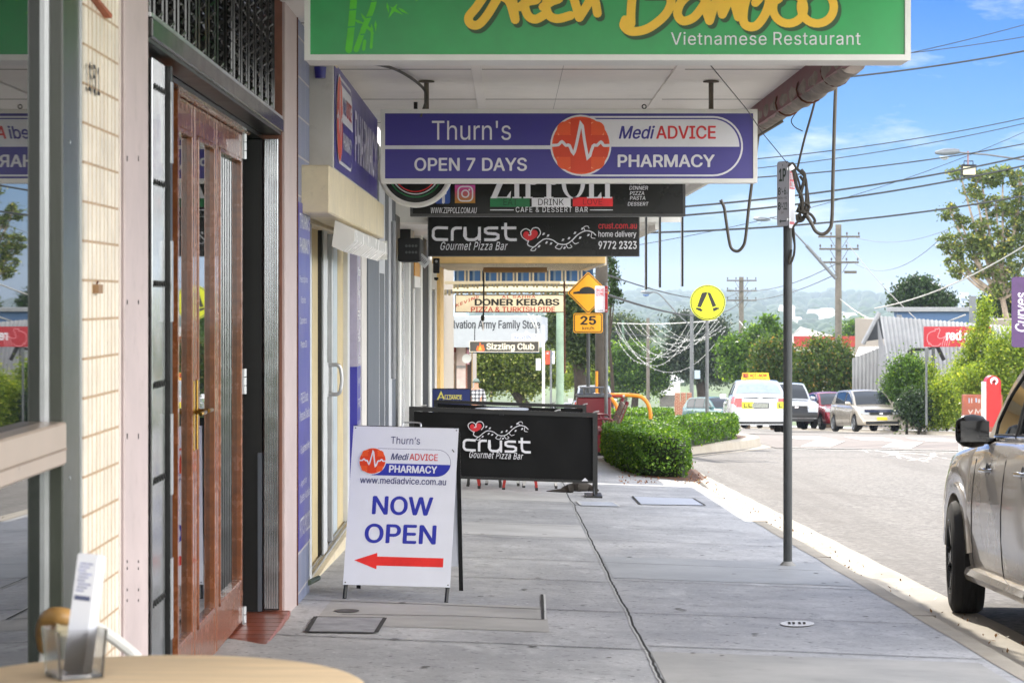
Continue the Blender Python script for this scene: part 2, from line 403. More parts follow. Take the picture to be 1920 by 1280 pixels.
earth = M('garden_soil', '5a3a28', rough=.95, var=.35, scale=5, bump=.6)
joint = M('joint_dark', '2c2a27', rough=.95, var=.3, scale=30)  # dark tone of joints, lid frames and thin road lines
jlight = M('joint_edge', 'c9c9c6', rough=.8, var=.2, scale=30)
wpaint = M('road_paint', 'c2bfb8', rough=.7, var=.14, scale=9, grime=.3)
def sheet(name, xs, ys, fz, m):
    mb = MB(); mb.grid([[(x, y, fz(x, y)) for x in xs] for y in ys], m); return mb.build(name)
YS = [2 + 2 * i for i in range(34)] + [72, 78, 85, 95, 105, 120, 140, 170, 200, 240, 280, 300]
tag(sheet('footpath', [-1.7, -.6, .6, 1.6, 2.28], YS, gf, conc), kind='structure')
tag(sheet('road', [2.6, 6, 10, 15.2], YS, gr, asph), kind='structure')
tag(sheet('far_footpath', [15.0, 16.5, 19.5], YS, lambda x, y: gr(15, y) + .13, conc), kind='structure')
# rolled kerb and gutter
mb = MB()
prof = [(2.27, .003), (2.38, .0), (2.43, -.025), (2.47, -.095), (2.65, -.128), (2.92, -.124), (2.93, -.17)]
KY = [2 + 1.0 * i for i in range(68)] + YS[34:]
mb.grid([[(x + .008 * math.sin(y * 3.1), y, gf(2.28, y) + z) for x, z in prof] for y in KY], kerbm)
for y in np.arange(5, 60, 4.7): mb.box(2.27, 2.40, y, y + .008, gf(2.28, y) - .03, gf(2.28, y) + .0045, M('kerb_gap', '6f675c'))
tag(mb.build('kerb'), kind='structure')
mb = MB(); mb.grid([[(14.75, y, gr(14.75, y) + .004), (15.0, y, gr(15, y) + .01), (15.03, y, gr(15, y) + .13), (15.2, y, gr(15, y) + .135)] for y in YS], kerbm)
tag(mb.build('far_kerb'), kind='structure')
def gstrip(mb, pts, wd, m, dz=.004, z=g0):
    fr_ = None
    p = [Vector(q) for q in pts]; V = []; Fc = []
    for i in range(len(p)):
        d = p[min(i + 1, len(p) - 1)] - p[max(i - 1, 0)]; d.normalize(); q = Vector((-d.y, d.x))
        for sg in (-1, 1): a = p[i] + q * sg * wd / 2; V.append((a.x, a.y, z(a.x, a.y) + dz))
    mb.add(V, [(2 * i, 2 * i + 1, 2 * i + 3, 2 * i + 2) for i in range(len(p) - 1)], m)
fz = gf
jm = MB()
rgw = np.random.default_rng(2); wx_ = np.interp(np.arange(7, 62, .12), np.arange(6.5, 63, .75), .645 + rgw.normal(size=76)[:len(np.arange(6.5, 63, .75))] * .006) + rgw.normal(size=len(np.arange(7, 62, .12))) * .0022
wob = [(float(x), float(y)) for x, y in zip(wx_, np.arange(7, 62, .12))]
gstrip(jm, wob, .012, joint, .004, fz); gstrip(jm, [(x - .011, y) for x, y in wob], .008, jlight, .003, fz)
yq = 6.0; kx = 0
while yq < 62:
    s_ = .05
    L0 = [(-1.45 + .35 * i, yq - s_ * (-1.45 + .35 * i) + .012 * math.sin(i * 2.1 + yq)) for i in range(7)]
    R0 = [(.66 + .32 * i, yq + .18 * (kx % 2) - s_ * (.66 + .32 * i) + .01 * math.sin(i * 1.7 + yq * 3)) for i in range(6)]
    gstrip(jm, L0, .013, joint, .0045, fz); gstrip(jm, [(x, y + .014) for x, y in L0], .008, jlight, .0035, fz)
    gstrip(jm, R0, .011, joint, .0045, fz)
    if kx % 2: gstrip(jm, [(x, y + .012) for x, y in R0], .008, jlight, .0035, fz)
    yq += (2.05, 1.75, 2.3, 1.9)[kx % 4]; kx += 1
def gp(px, py):
    X = .645
    for _ in range(4): k = (py - 707) / (1.285 + .035 * (min(X, 2.3) - .645)); X = (px - VX) / k
    return (X, F / k)
for a, b in (((1016, 1115), (1018, 1162)), ((1018, 1162), (850, 1155)), ((850, 1155), (640, 1152))): gstrip(jm, [gp(*a), gp(*b)], .014, joint, .005, fz)
gstrip(jm, [gp(1021, 1115), gp(1023, 1162)], .01, jlight, .005, fz)
tag(jm.build('pavement_joints'), kind='structure')
slabm = [M('slab_tone_warm', 'a4a29d', rough=.65, var=.16, scale=2, grime=.2), M('slab_tone_cool', '9ea0a2', rough=.65, var=.14, scale=1.5, grime=.2), M('slab_tone_pale', 'bab9b7', rough=.65, var=.12, scale=2, grime=.15)]
mb = MB()
for i, (x0_, x1_, y0_, y1_) in enumerate(((-.98, .20, 12.75, 14.15), (.66, 2.2, 16.4, 18.4), (-1.0, .62, 20.4, 22.2), (.66, 2.2, 10.2, 12.0), (-.9, .62, 8.0, 9.9), (-.6, .62, 26.3, 28.4))):
    rows = [[(x0_ + (x1_ - x0_) * a / 6, y0_ + (y1_ - y0_) * q / 4, 0) for a in range(7)] for q in range(5)]; mb.grid([[(x, y, gf(x, y) + .0022) for x, y, _ in r] for r in rows], slabm[i % 3], False)
tag(mb.build('pavement_slabs'), kind='structure')
asp_patch = M('asphalt_patch', '3b3937', rough=.9, var=.3, scale=20, bump=.5)
dk = M('pit_lid_dark', '97979a', rough=.6, var=.3, scale=9, bump=.2, bscale=60); lt = M('pit_lid_pale', 'b4b8c0', rough=.5, var=.12, scale=8)
def pit(corners, label, m, fm):
    c = [gp(*q) for q in corners]; mb = MB()
    mb.add([(x, y, gf(x, y) + .006) for x, y in c], [(0, 1, 2, 3)], m)
    o = mb.build('pit_cover'); tag(o, label, 'pit cover')
    f2 = MB()
    for i in range(4): gstrip(f2, [c[i], c[(i + 1) % 4]], .022, fm, .0085, fz)
    f2.build('frame', o)
pit([(592, 1158), (722, 1160), (705, 1188), (575, 1186)], 'dark square pit cover in the footpath beside the purple door post', dk, joint)
pit([(1186, 931), (1300, 935), (1322, 948), (1200, 946)], 'long pale pit cover in the footpath in front of the clipped box hedge', lt, joint)
pit([(1082, 940), (1150, 942), (1162, 950), (1090, 948)], 'small pale pit cover in the footpath beside the cafe barrier post', lt, jlight)
mb = MB(); V = [gp(1495 + 32 * math.cos(t), 1170 + 5.5 * math.sin(t)) for t in np.linspace(0, 6.28, 20)[:-1]]
mb.add([(x, y, gf(x, y) + .006) for x, y in V], [tuple(range(len(V)))], M('white_patch', 'dcdcdc', var=.1))
for dx in (-16, -8, 3, 12): mb.add([(*gp(1495 + dx + a, 1170 + b), 0) for a, b in ((-2, -2), (3, -2), (4, 2), (-1, 2))], [(0, 1, 2, 3)], joint)
mb.v = [(x, y, gf(x, y) + (.006 if i < len(V) else .0085)) for i, (x, y, z) in enumerate(mb.v)]
tag(mb.build('survey_mark'), 'small white painted survey mark on the grey footpath near the kerb', 'mark')
mb = MB(); V = [gp(650 + 24 * math.cos(t), 1146 + 3.2 * math.sin(t)) for t in np.linspace(0, 6.28, 20)[:-1]]
mb.add([(x, y, gf(x, y) + .006) for x, y in V], [tuple(range(len(V)))], M('iron_cap', '4a4644', rough=.7, var=.3))
tag(mb.build('drain_cap'), 'small dark oval drain cap in the footpath below the open sign', 'drain cap')
mb = MB(); rs_ = random.Random(31); gum = M('gum_spot', '55534f', rough=.9, var=.4, scale=30)
for i in range(110):
    x, y = rs_.uniform(-.95, 2.2), rs_.uniform(8.5, 27); r = rs_.uniform(.008, .024); k_ = 9
    mb.add([(x + r * rs_.uniform(.7, 1.2) * math.cos(6.283 * j / k_), y + r * rs_.uniform(.7, 1.3) * math.sin(6.283 * j / k_), 0) for j in range(k_)], [tuple(range(k_))], gum)
mb.v = [(x, y, gf(x, y) + .0058) for x, y, _ in mb.v]; tag(mb.build('pavement_stains'), kind='structure')
GL = np.array([(2.50 + .33 * rs_.random() ** 1.5, rs_.uniform(9, 50), 0) for _ in range(420)]); GL[:, 2] = [gf(2.28, y) - .115 for y in GL[:, 1]]
tag(leaves('gutter_leaves', leafmat('dry_leaf', '4a3018', '8a6a44', .1), GL, .028, None, .5, 0, np.tile((0, 0, 1.0), (len(GL), 1)), nspread=.3), kind='stuff')
# garden island
ISL = [(2.45, 39.5), (2.62, 44), (3.0, 47.4), (3.74, 50.2), (4.8, 53.5), (5.45, 56.2), (5.62, 58), (5.45, 60), (4.9, 62.5), (4.0, 65), (2.95, 67.5), (2.2, 68)]
isl = crs([(*p, 0) for p in ISL], 5)
mb = MB(); rows = []
for i, p in enumerate(isl):
    d = (isl[min(i + 1, len(isl) - 1)] - isl[max(i - 1, 0)]).normalized(); q = Vector((d.y, -d.x, 0)); z = gf(2.3, p.y)
    o = [(-.30, -.02), (-.28, .02), (-.05, .03), (.0, .0), (.03, -.17), (.36, gr(p.x + .3, p.y) - z + .012), (.37, -.4)]
    rows.append([(p.x + q.x * a, p.y + q.y * a, z + b) for a, b in o])
mb.grid(rows, kerbm); tag(mb.build('island_kerb'), kind='structure')
mb = MB(); V = [(1.9, 39.2, gf(1.9, 39.2) + .006)] + [(p.x - .1, p.y, gf(2.3, p.y) + .006) for p in isl] + [(1.9, 68, gf(1.9, 68) + .006)]
mb.add(V, [tuple(range(len(V)))], earth); tag(mb.build('garden_bed'), kind='structure')
mb = MB(); V = [gp(*q) for q in ((1165, 870), (1205, 893), (1300, 903), (1325, 897), (1305, 880), (1200, 862))]
mb.add([(x, y, gf(x, y) + .005) for x, y in V], [tuple(range(len(V)))], earth); tag(mb.build('garden_edge'), kind='structure')
# raised zebra crossing
hump = MB()
def hz(x, y):
    t = max(0, min(1, (y - 55) / 2.2)) * max(0, min(1, (65.5 - y) / 2.2)); return gr(x, y) + .012 + .10 * t * max(0, min(1, (x - 5.78) / .3))
hx = [5.7, 5.78, 5.95, 6.1] + list(np.linspace(6.5, 14.7, 11)); hy = [54.6, 55, 55.7, 56.4, 57.2, 59, 61, 63.3, 64.4, 65.5, 65.9]
hump.grid([[(x, y, hz(x, y)) for x in hx] for y in hy], M('crossing_asphalt', '736b66', rough=.85, var=.12, scale=1.5, bump=.4, bscale=100))
tag(hump.build('raised_crossing'), kind='structure')
mk = MB()
def rp(x0, x1, y0, y1, sk=0, m=wpaint):
    n = 6; r = []
    for i in range(n + 1):
        y = y0 + (y1 - y0) * i / n; r.append([(x0 + sk * i / n, y, hz(x0, y) + .007), (x1 + sk * i / n, y, hz(x1, y) + .007)])
    mk.grid(r, m)
for i in range(6): rp(6.6 + 1.5 * i, 7.5 + 1.5 * i, 58.4, 62.0)
for i in range(5): rp(6.3 + 1.75 * i, 6.95 + 1.75 * i, 55.4, 57.2, .55)
rp(5.95, 14.6, 54.75, 54.98)
mk.grid([[(x, y, gr(x, y) + .006) for x in (5.95, 8, 10, 12, 14.7)] for y in (53.9, 54.25)], wpaint)
tag(mk.build('crossing_markings'), kind='structure')
ck = MB(); rg = random.Random(3)
chalk = M('worn_road_paint', 'cfcac2', rough=.8, var=.2, scale=14, grime=.4)
def rpx(px, py): k = (py - 707) / 1.57; return ((px - VX) / k, F / k)
for pl in (((1535, 822), (1590, 832), (1640, 838), (1700, 845)), ((1560, 828), (1600, 840), (1650, 846)), ((1600, 842), (1650, 848), (1690, 857), (1740, 868)), ((1640, 846), (1720, 852), (1780, 850)),
           ((1655, 858), (1700, 851), (1760, 856)), ((1700, 866), (1745, 858), (1790, 862)), ((1680, 822), (1740, 826), (1800, 830)), ((1690, 830), (1760, 832), (1830, 826)), ((1705, 818), (1770, 822), (1810, 836)), ((1610, 836), (1625, 850)), ((1670, 846), (1690, 862)), ((1720, 820), (1705, 838)), ((1750, 850), (1735, 868))):
    q = crs([(*rpx(*a), 0) for a in pl], 6); q = [(p.x + rg.uniform(-.03, .03), p.y + rg.uniform(-.12, .12)) for p in q]
    gstrip(ck, q, .05, chalk, .005, gr)
    gstrip(ck, [(x + .1, y + .25) for x, y in q[:-3]], .03, chalk, .005, gr)
for pl in (((1310, 866), (1500, 869), (1660, 872)),): pass
for (a, b) in (((1420, 1010), (1640, 1030)), ((1330, 920), (1700, 945)), ((1500, 990), (1790, 1005))):
    gstrip(ck, [rpx(*a), rpx(*b)], .012, joint, .004, gr)
tag(ck.build('road_markings'), kind='structure')
# verge and the land falling away to the valley and the far hills
def land(x, y):
    if y < 300: return (gr(15, y) + .02 if x > 15 else g0(y) - .06) - (.35 if y < 70 and -2 < x < 17 else .0) - (.3 if -2.2 < x < 20 else 0)
    z = g0(300) - .012 * min(y - 300, 1100) * (1 if y < 1400 else 1)
    t = max(0, min(1, (y - 1500) / 1500)); t = t * t * (3 - 2 * t)
    z += t * (7 + 4 * math.sin(x * .0021 + 1) + 4 * math.sin(x * .007) + 3 * math.sin(y * .004 + x * .003))
    t2 = max(0, min(1, (y - 3000) / 900)); z += t2 * (13 + 8 * math.sin(x * .0034 + .6) + 5 * math.sin(x * .011 + 2))
    return z
landm = M('valley_ground', '53683a', rough=.95, var=.45, scale=.015)
lx = [-1600, -1200, -900, -700, -500, -350, -250, -170, -110, -70, -45, -25, -12, -5, 0, 6, 12, 18, 25, 35, 50, 70, 95, 125, 160, 200, 250, 310, 380, 460, 550, 650, 760, 900, 1050, 1250, 1600]
ly = [-40, 0, 20, 40, 60, 68, 80, 100, 130, 170, 220, 260, 300, 360, 450, 600, 800, 1000, 1200, 1400, 1600, 1800, 2000, 2200, 2400, 2600, 2800, 3000, 3150, 3300, 3450, 3600, 3750, 3900, 4100]
mb = MB(); mb.grid([[(x, y, land(x, y)) for x in lx] for y in ly], landm); tag(mb.build('terrain'), kind='structure')
# ------------------------------------------------------------------ shopfronts on the left
def zr(py, Y): return CH - (py - VY) * Y / F
black = M('black_paint', '0c0d0c', rough=.35, var=.25, scale=5)
blackm = M('matt_black', '101010', rough=.7, var=.2, scale=9)
steel = M('polished_dark_metal', '3a3b3a', rough=.16, metal=.7, var=.15, scale=6)
alum = M('aluminium', 'b9bbbd', rough=.35, metal=.8, var=.1)
galv = M('galvanised_steel', '6f7274', rough=.5, metal=.45, var=.2, scale=8)
olive = M('frame_olive', '34382f', rough=.3, var=.12)
wood = M('door_timber', '7f4825', rough=.25, var=.28, scale=14, coat=.4)
brass = M('brass', 'b08a3c', rough=.25, metal=1, var=.1)
mauve = M('mauve_paint', 'bdadab', rough=.55, var=.08, scale=4, grime=.25)
brown = M('brown_jamb', '8a5a48', rough=.5, var=.2)
cream = M('cream_paint', 'd6c8a8', rough=.5, var=.1, scale=4, grime=.3)
creamp = M('cream_panel', 'c2b083', rough=.55, var=.12, scale=3, grime=.15)
white = M('white_paint', 'd9d9d6', rough=.45, var=.06, scale=3, grime=.2)
whites = M('white_sign_frame', 'dddcd8', rough=.35, var=.05)
offw = M('offwhite_render', 'cdc9c4', rough=.7, var=.1, scale=2, grime=.3)
slate = M('slate_paint', '50555e', rough=.5, var=.12, scale=3)
glass = glassmat('window_glass'); dglass = glassmat('door_glass', '0a0f0f')
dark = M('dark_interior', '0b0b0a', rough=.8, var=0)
rust = M('rusty_iron', '5b3423', rough=.8, var=.4, scale=25)
soffm = M('soffit_white', 'ebe7e1', rough=.5, var=.05, scale=1.2, grime=.12)
brickw = M('wall_render', '9d958a', rough=.85, var=.2)
def tilem(name, col, gcol, sx, sz, off=.0, bumpv=.5, mort=.06, axis='Y'):
    m = M(name, col, rough=.42, var=.14, scale=5, grime=.18); n = m.node_tree.nodes; l = m.node_tree.links; b = n['Principled BSDF']
    t = n.new('ShaderNodeTexCoord'); s = n.new('ShaderNodeSeparateXYZ'); l.new(t.outputs['Object'], s.inputs[0]); c = n.new('ShaderNodeCombineXYZ')
    l.new(s.outputs[axis], c.inputs[0]); l.new(s.outputs['Z'], c.inputs[1])
    br = n.new('ShaderNodeTexBrick'); br.offset = off; br.inputs['Scale'].default_value = 1; br.inputs['Brick Width'].default_value = sx; br.inputs['Row Height'].default_value = sz; br.inputs['Mortar Size'].default_value = mort * sz; br.inputs['Mortar Smooth'].default_value = .3
    l.new(c.outputs[0], br.inputs['Vector'])
    mx = n.new('ShaderNodeMix'); mx.data_type = 'RGBA'; l.new(br.outputs['Fac'], mx.inputs[0]); l.new(b.inputs['Base Color'].links[0].from_socket, mx.inputs[6]); mx.inputs[7].default_value = (*lin(gcol), 1); l.new(mx.outputs[2], b.inputs['Base Color'])
    bu = n.new('ShaderNodeBump'); bu.invert = True; bu.inputs['Strength'].default_value = bumpv; bu.inputs['Distance'].default_value = .006; l.new(br.outputs['Fac'], bu.inputs['Height']); l.new(bu.outputs[0], b.inputs['Normal'])
    return m, c, mx
# cafe shopfront
B = thing('cafe_shopfront', 'cafe shopfront with plate glass window, olive frame and cream tiled pier numbered 151', 'shopfront', (-1.3, 6, g0(6)))
XG = -1.227; YP = fy(118, -1.18); YT0 = fy(157, -1.172); YT1 = fy(222, -1.172)
mb = MB(); mb.box(XG - .02, XG, 2.2, YP + .02, -.6, 4.2, glass); mb.build('window', B)
mb = MB(); mb.box(-1.30, -1.18, YP, fy(150, -1.18), -.7, 4.2, olive, .004); mb.box(-1.24, -1.176, fy(150, -1.18), YT0 + .01, -.7, 4.2, alum); mb.box(-1.3, XG + .012, YP - .012, YP, -.7, 4.2, alum)
for zz in np.arange(-.1, 3, .9): mb.lathe([(.006, 0), (.006, .003), (0, .004)], (-1.18, YP + .1, zz), (1, 0, 0), alum, 8)
mb.build('window_frame', B)
rail = M('rail_bronze', 'b3a294', rough=.3, var=.08, metal=.25)
mb = MB(); mb.box(-1.24, -1.165, 2.2, fy(125, -1.165), .845, .958, rail, .006); mb.box(-1.24, -1.160, 2.2, fy(123, -1.165), .885, .889, M('rail_groove', '8a7a6c')); mb.build('window_rail', B)
tile, tc_c, tmix = tilem('cream_tile', 'e6dccc', 'b39676', 9.0, .1085, mort=.04)
n = tile.node_tree.nodes; l = tile.node_tree.links   # vertical scoring with faint brown run-off
mpx = n.new('ShaderNodeMapping'); mpx.inputs['Scale'].default_value = (13, .35, 1); l.new(tc_c.outputs[0], mpx.inputs[0])
nv = n.new('ShaderNodeTexNoise'); nv.inputs['Scale'].default_value = 1.6; nv.inputs['Detail'].default_value = 3; l.new(mpx.outputs[0], nv.inputs['Vector'])
mrx = n.new('ShaderNodeMapRange'); mrx.inputs[1].default_value = .5; mrx.inputs[2].default_value = .75; mrx.inputs[4].default_value = .3; l.new(nv.outputs['Fac'], mrx.inputs[0])
mm = n.new('ShaderNodeMix'); mm.data_type = 'RGBA'; l.new(mrx.outputs[0], mm.inputs[0]); l.new(tmix.outputs[2], mm.inputs[6]); mm.inputs[7].default_value = (*lin('b08a5c'), 1); l.new(mm.outputs[2], n['Principled BSDF'].inputs['Base Color'])
mb = MB(); mb.box(-1.5, -1.172, YT0, YT1, -.7, 4.2, tile)
sc_ = M('tile_score', 'c2aa88')
for i in range(1, 9):
    y = YT0 + (YT1 - YT0) * i / 9 + .004 * math.sin(i * 3)
    mb.box(-1.173, -1.1708, y, y + .005, -.6, 4, sc_)
mb.build('tiled_pier', B)
fa = lambda X: Fr((X, 0, 0), (0, 1, 0), (0, 0, 1), (1, 0, 0))       # plane facing the street: u = Y, v = Z
fp = fa(-1.172); mb = MB(); Yn = fy(172, -1.17)
mb.text(fp, '151', Yn - .10, Yn + .10, zr(122, Yn), zr(176, Yn), blackm, .009, .012, 0, 1.2); mb.build('house_number', B)
mb = MB(); Yq = fy(178, -1.17); mb.box(-1.172, -1.155, Yq - .03, Yq + .05, zr(550, Yq), zr(533, Yq), M('wood_chip', '8a6a4a', var=.3)); mb.build('timber_chip', B); mb = MB(); mb.tube([(-1.165, Yq, zr(533, Yq)), (-1.16, Yq - .01, zr(528, Yq))], .003, rust, 6); mb.build('hook', B); mb = MB()
Yq = fy(182, -1.17); mb.prism(Fr((-1.172, 0, 0), (0, 1, 0), (0, 0, 1), (1, 0, 0)), [(Yq - .2, zr(-2, Yq)), (Yq + .17, zr(16, Yq)), (Yq + .15, zr(24, Yq)), (Yq - .1, zr(8, Yq))], M('terracotta', 'a3542f', var=.2), 0, .02)
mb.build('bracket', B)
mb = MB(); mb.box(-9, -1.52, 1, YT1, -1, 5.2, brickw); mb.build('wall', B)
# restaurant shopfront
XM = -1.16; Y0 = YT1; Y1 = fy(278, XM); Y2 = fy(527, XM); Y3 = fy(557, -1.14)
B = thing('restaurant_shopfront', 'dark shopfront with mahogany bifold doors between mauve posts and folded grilles', 'shopfront', (-1.3, 10.5, g0(10.5)))
mb = MB(); ys = fy(234, XM)
mb.box(-1.5, -1.166, Y0, fy(231, XM), -.7, 4.2, M('mauve_pale', 'cfc2ba', rough=.5, var=.06, grime=.2), .003); mb.box(-1.5, -1.172, fy(231, XM), ys, -.7, 4.2, M('seam_dark', '5b2a33')); mb.box(-1.5, XM, ys, Y1, -.7, 4.2, mauve, .004)
for py in (295, 300, 565, 568, 815, 820, 1052, 1065, 1105, 1125):
    for px in (238, 259):
        Yd = fy(px, XM); mb.lathe([(.005, 0), (.005, .002), (0, .002)], (XM, Yd, zr(py, Yd)), (1, 0, 0), blackm, 6)
mb.build('door_post', B)
mb = MB(); mb.box(-1.26, -1.14, Y2 + .012, Y3, -.75, 4.2, mauve, .004); mb.box(-1.27, -1.155, Y2 - .004, Y2 + .012, -.75, 4.2, brown); mb.box(-1.255, -1.135, Y3 - .02, Y3 + .015, -.75, 4.2, rust)
mb.build('door_post', B)
mb = MB()
mb.box(-1.24, -1.145, Y1 + .002, Y2 - .006, CH + .835, CH + .90, steel, .004); mb.box(-1.26, -1.150, Y1 + .002, Y2 - .006, CH + .902, CH + .915, alum)
mb.box(-1.46, -1.25, Y1 + .002, Y2 - .006, CH + .80, CH + .87, steel); mb.box(-1.245, -1.16, Y1 + .002, Y2 - .006, CH + .822, CH + .834, black)
mb.build('beam', B)
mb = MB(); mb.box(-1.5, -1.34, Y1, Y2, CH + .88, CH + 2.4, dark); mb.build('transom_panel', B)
mb = MB()
for i in range(46):
    y = Y1 + .06 + (Y2 - Y1 - .1) * i / 45
    if i % 3 == 1:
        pts = [(-1.2 + .012 * math.cos(t * 5), y + .022 * math.sin(t * 5), CH + .915 + .016 * t * 2.2) for t in np.arange(0, 30, .45)]
        mb.tube(pts, .012, steel, 5)
    else: mb.tube([(-1.2, y, CH + .91), (-1.2, y, CH + 2.0)], .011, steel, 6)
mb.build('security_screen', B)
bright = M('bright_steel', 'a3a6a8', rough=.14, metal=.9, var=.12, scale=9)
def grille(y0, y1, x0, x1, nb):
    mb = MB()
    for i in range(nb):
        t = i / (nb - 1); x = x0 + (x1 - x0) * t; y = y0 + (y1 - y0) * t
        mb.box(x - .006, x + .006, y - .013, y + .013, -.29, CH + .80, bright, .003)
    for z in (-.15, .25, .66, .98, 1.32, 1.66, 1.98):
        for i in range(nb - 1):
            t = i / (nb - 1); x = x0 + (x1 - x0) * t + .008; y = y0 + (y1 - y0) * t
            mb.tube([(x, y, z + .02 * (i % 2)), (x + (x1 - x0) / nb, y + (y1 - y0) / nb, z + .02 * ((i + 1) % 2))], .003, black, 5)
    return mb
g = grille(fy(281, -1.2), fy(303, -1.2), -1.195, -1.195, 11); g.box(-1.23, -1.21, fy(278, -1.2), fy(306, -1.2), -.3, CH + .8, M('grille_back', '34373a', rough=.25, metal=.6, var=.1)); g.box(-1.24, -1.175, fy(306, -1.2), fy(310, -1.2), -.3, CH + .8, black)
for z in (.1, .6, 1.2, 1.75): g.box(-1.178, -1.17, fy(306, -1.2), fy(309, -1.2), z, z + .28, alum)
g.build('folding_grille', B)
g = grille(Y2 - .06, Y2 - .06, -1.235, -1.175, 6); g.box(-1.245, -1.168, Y2 - .03, Y2 - .015, -.3, CH + .8, M('grille_back', '34373a')); g.build('folding_grille', B)
mb = MB(); mb.box(-1.9, -1.25, Y2 - .05, Y2 + .3, -.4, CH + .8, black, .003); mb.box(-1.27, -1.25, Y2 - .09, Y2 - .05, -.3, .5, slate); mb.build('dark_reveal', B)
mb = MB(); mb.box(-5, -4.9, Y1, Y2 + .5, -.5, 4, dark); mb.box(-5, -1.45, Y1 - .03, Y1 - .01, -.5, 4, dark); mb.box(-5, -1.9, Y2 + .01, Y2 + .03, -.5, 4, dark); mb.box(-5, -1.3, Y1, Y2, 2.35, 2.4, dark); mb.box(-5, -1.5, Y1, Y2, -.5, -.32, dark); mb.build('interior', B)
step = M('red_step_tile', '8c4b37', rough=.3, var=.25, scale=8); riser, _, _ = tilem('riser_tile', 'c9a98c', '8a5a42', .11, .5)
mb = MB(); mb.box(-1.6, -1.112, Y1 + .02, Y2 + .01, -.335, -.305, step, .006)
for i in range(34):
    y = Y1 + .1 + i * .15
    if y < Y2: mb.box(-1.5, -1.114, y, y + .005, -.3055, -.3042, M('step_grout', '5e3428'))
mb.build('step', B)
mb = MB(); mb.box(-1.5, -1.12, Y1 + .02, Y2 + .005, -.7, -.336, riser); mb.build('riser', B)
XD = -1.32; zb = -.29; zt = CH + .79
mb = MB(); mb.box(XD - .06, XD + .05, fy(311, XD), fy(449, XD) + .03, zt + .002, CH + .835, wood, .006); mb.box(XD - .06, XD + .05, fy(309, XD), fy(312, XD), zb, zt, wood); mb.build('door_frame', B)
def door(p0, p1, handle, hinge, ang=0):
    a, b = fy(p0, XD) + .006, fy(p1, XD) - .006; st = .085
    mb = MB(); T0, T1 = XD - .022, XD + .022
    mb.box(T0, T1, a, a + st, zb, zt, wood, .005); mb.box(T0, T1, b - st, b, zb, zt, wood, .005)
    mb.box(T0 + .001, T1 - .001, a + st, b - st, zt - .12, zt, wood, .004); mb.box(T0 + .001, T1 - .001, a + st, b - st, zb, zb + .19, wood, .004)
    for (u0, u1) in ((a + st, a + st + .02), (b - st - .02, b - st)): mb.box(T0 + .006, T1 + .006, u0, u1, zb + .19, zt - .12, wood, .004)
    mb.box(T0 + .006, T1 + .006, a + st, b - st, zt - .14, zt - .12, wood, .004); mb.box(T0 + .006, T1 + .006, a + st, b - st, zb + .19, zb + .212, wood, .004)
    d = mb.build('door', B)
    mb = MB(); mb.box(XD - .004, XD + .004, a + st + .02, b - st - .02, zb + .212, zt - .14, dglass); mb.build('glass', d)
    if handle is not None:
        mb = MB(); u = b - .045 if handle > 0 else a + .045; z = zr(770, fy(358, XD))
        mb.box(T1, T1 + .008, u - .022, u + .022, z - .16, z + .13, brass, .003)
        mb.tube([(T1, u, z), (T1 + .05, u, z)], .009, brass); mb.tube([(T1 + .05, u, z), (T1 + .052, u - handle * .10, z), (T1 + .045, u - handle * .12, z - .004)], .009, brass); mb.build('handle', d)
    if hinge:
        mb = MB()
        for z in (zr(275, b), zr(715, b), zr(1160, b)):
            for k in range(3): mb.tube([(T1 + .008, b + .004, z - .06 + .042 * k), (T1 + .008, b + .004, z - .022 + .042 * k)], .010, alum, 8)
            mb.box(T1, T1 + .004, b - .03, b + .002, z - .06, z + .06, alum)
        mb.build('hinge', d)
door(313, 355, 1, False); door(355.5, 397, -1, False); door(397.5, 447, None, True)
mb = MB(); mb.box(-9, -5.02, Y0, Y3, -1, 5.2, brickw); mb.box(-5.0, -1.3, Y0, Y3, 4.2, 5.2, brickw); mb.build('wall', B)
mb = MB(); mb.box(-1.15, 2.0, 3.6, 10.95, CH + 1.66, CH + 1.78, soffm); mb.box(2.0, 2.05, 3.6, 10.95, CH + 1.55, CH + 2.1, white); mb.build('awning', B)  # unseen awning, near end cut short to let light onto the facade
# pharmacy shopfront
Y4 = fy(580, -1.14); Y5 = fy(690, -1.15)
B = thing('pharmacy_shopfront', 'pharmacy shopfront with blue tiled pier, cream sliding doors and white awning', 'shopfront', (-1.25, 17, g0(17)))
btile, _, _ = tilem('blue_tile', '79829f', 'b9b4b4', .3, .215, off=.0, mort=.03)
mb = MB(); mb.box(-1.5, -1.14, Y3 + .016, Y4, -.8, 3.0, btile); mb.build('tiled_pier', B)
purple = M('sign_purple', '352c86', rough=.3, var=.05, scale=2, grime=.10); purl = M('sign_purple_deep', '2c2a94', rough=.3, var=.06, scale=2); litw = M('sign_white', 'd6d6dc', rough=.35, var=.04, grime=.10)
fb_ = fa(-1.14); z0, z1 = zr(1022, Y3 + .4), zr(383, Y3 + .4)
mb = MB(); mb.slab(fb_, Y3 + .03, Y4 - .02, z0, z1, purl, .001, .006)
ya, yb = Y3 + .08, Y4 - .08; H_ = z1 - z0
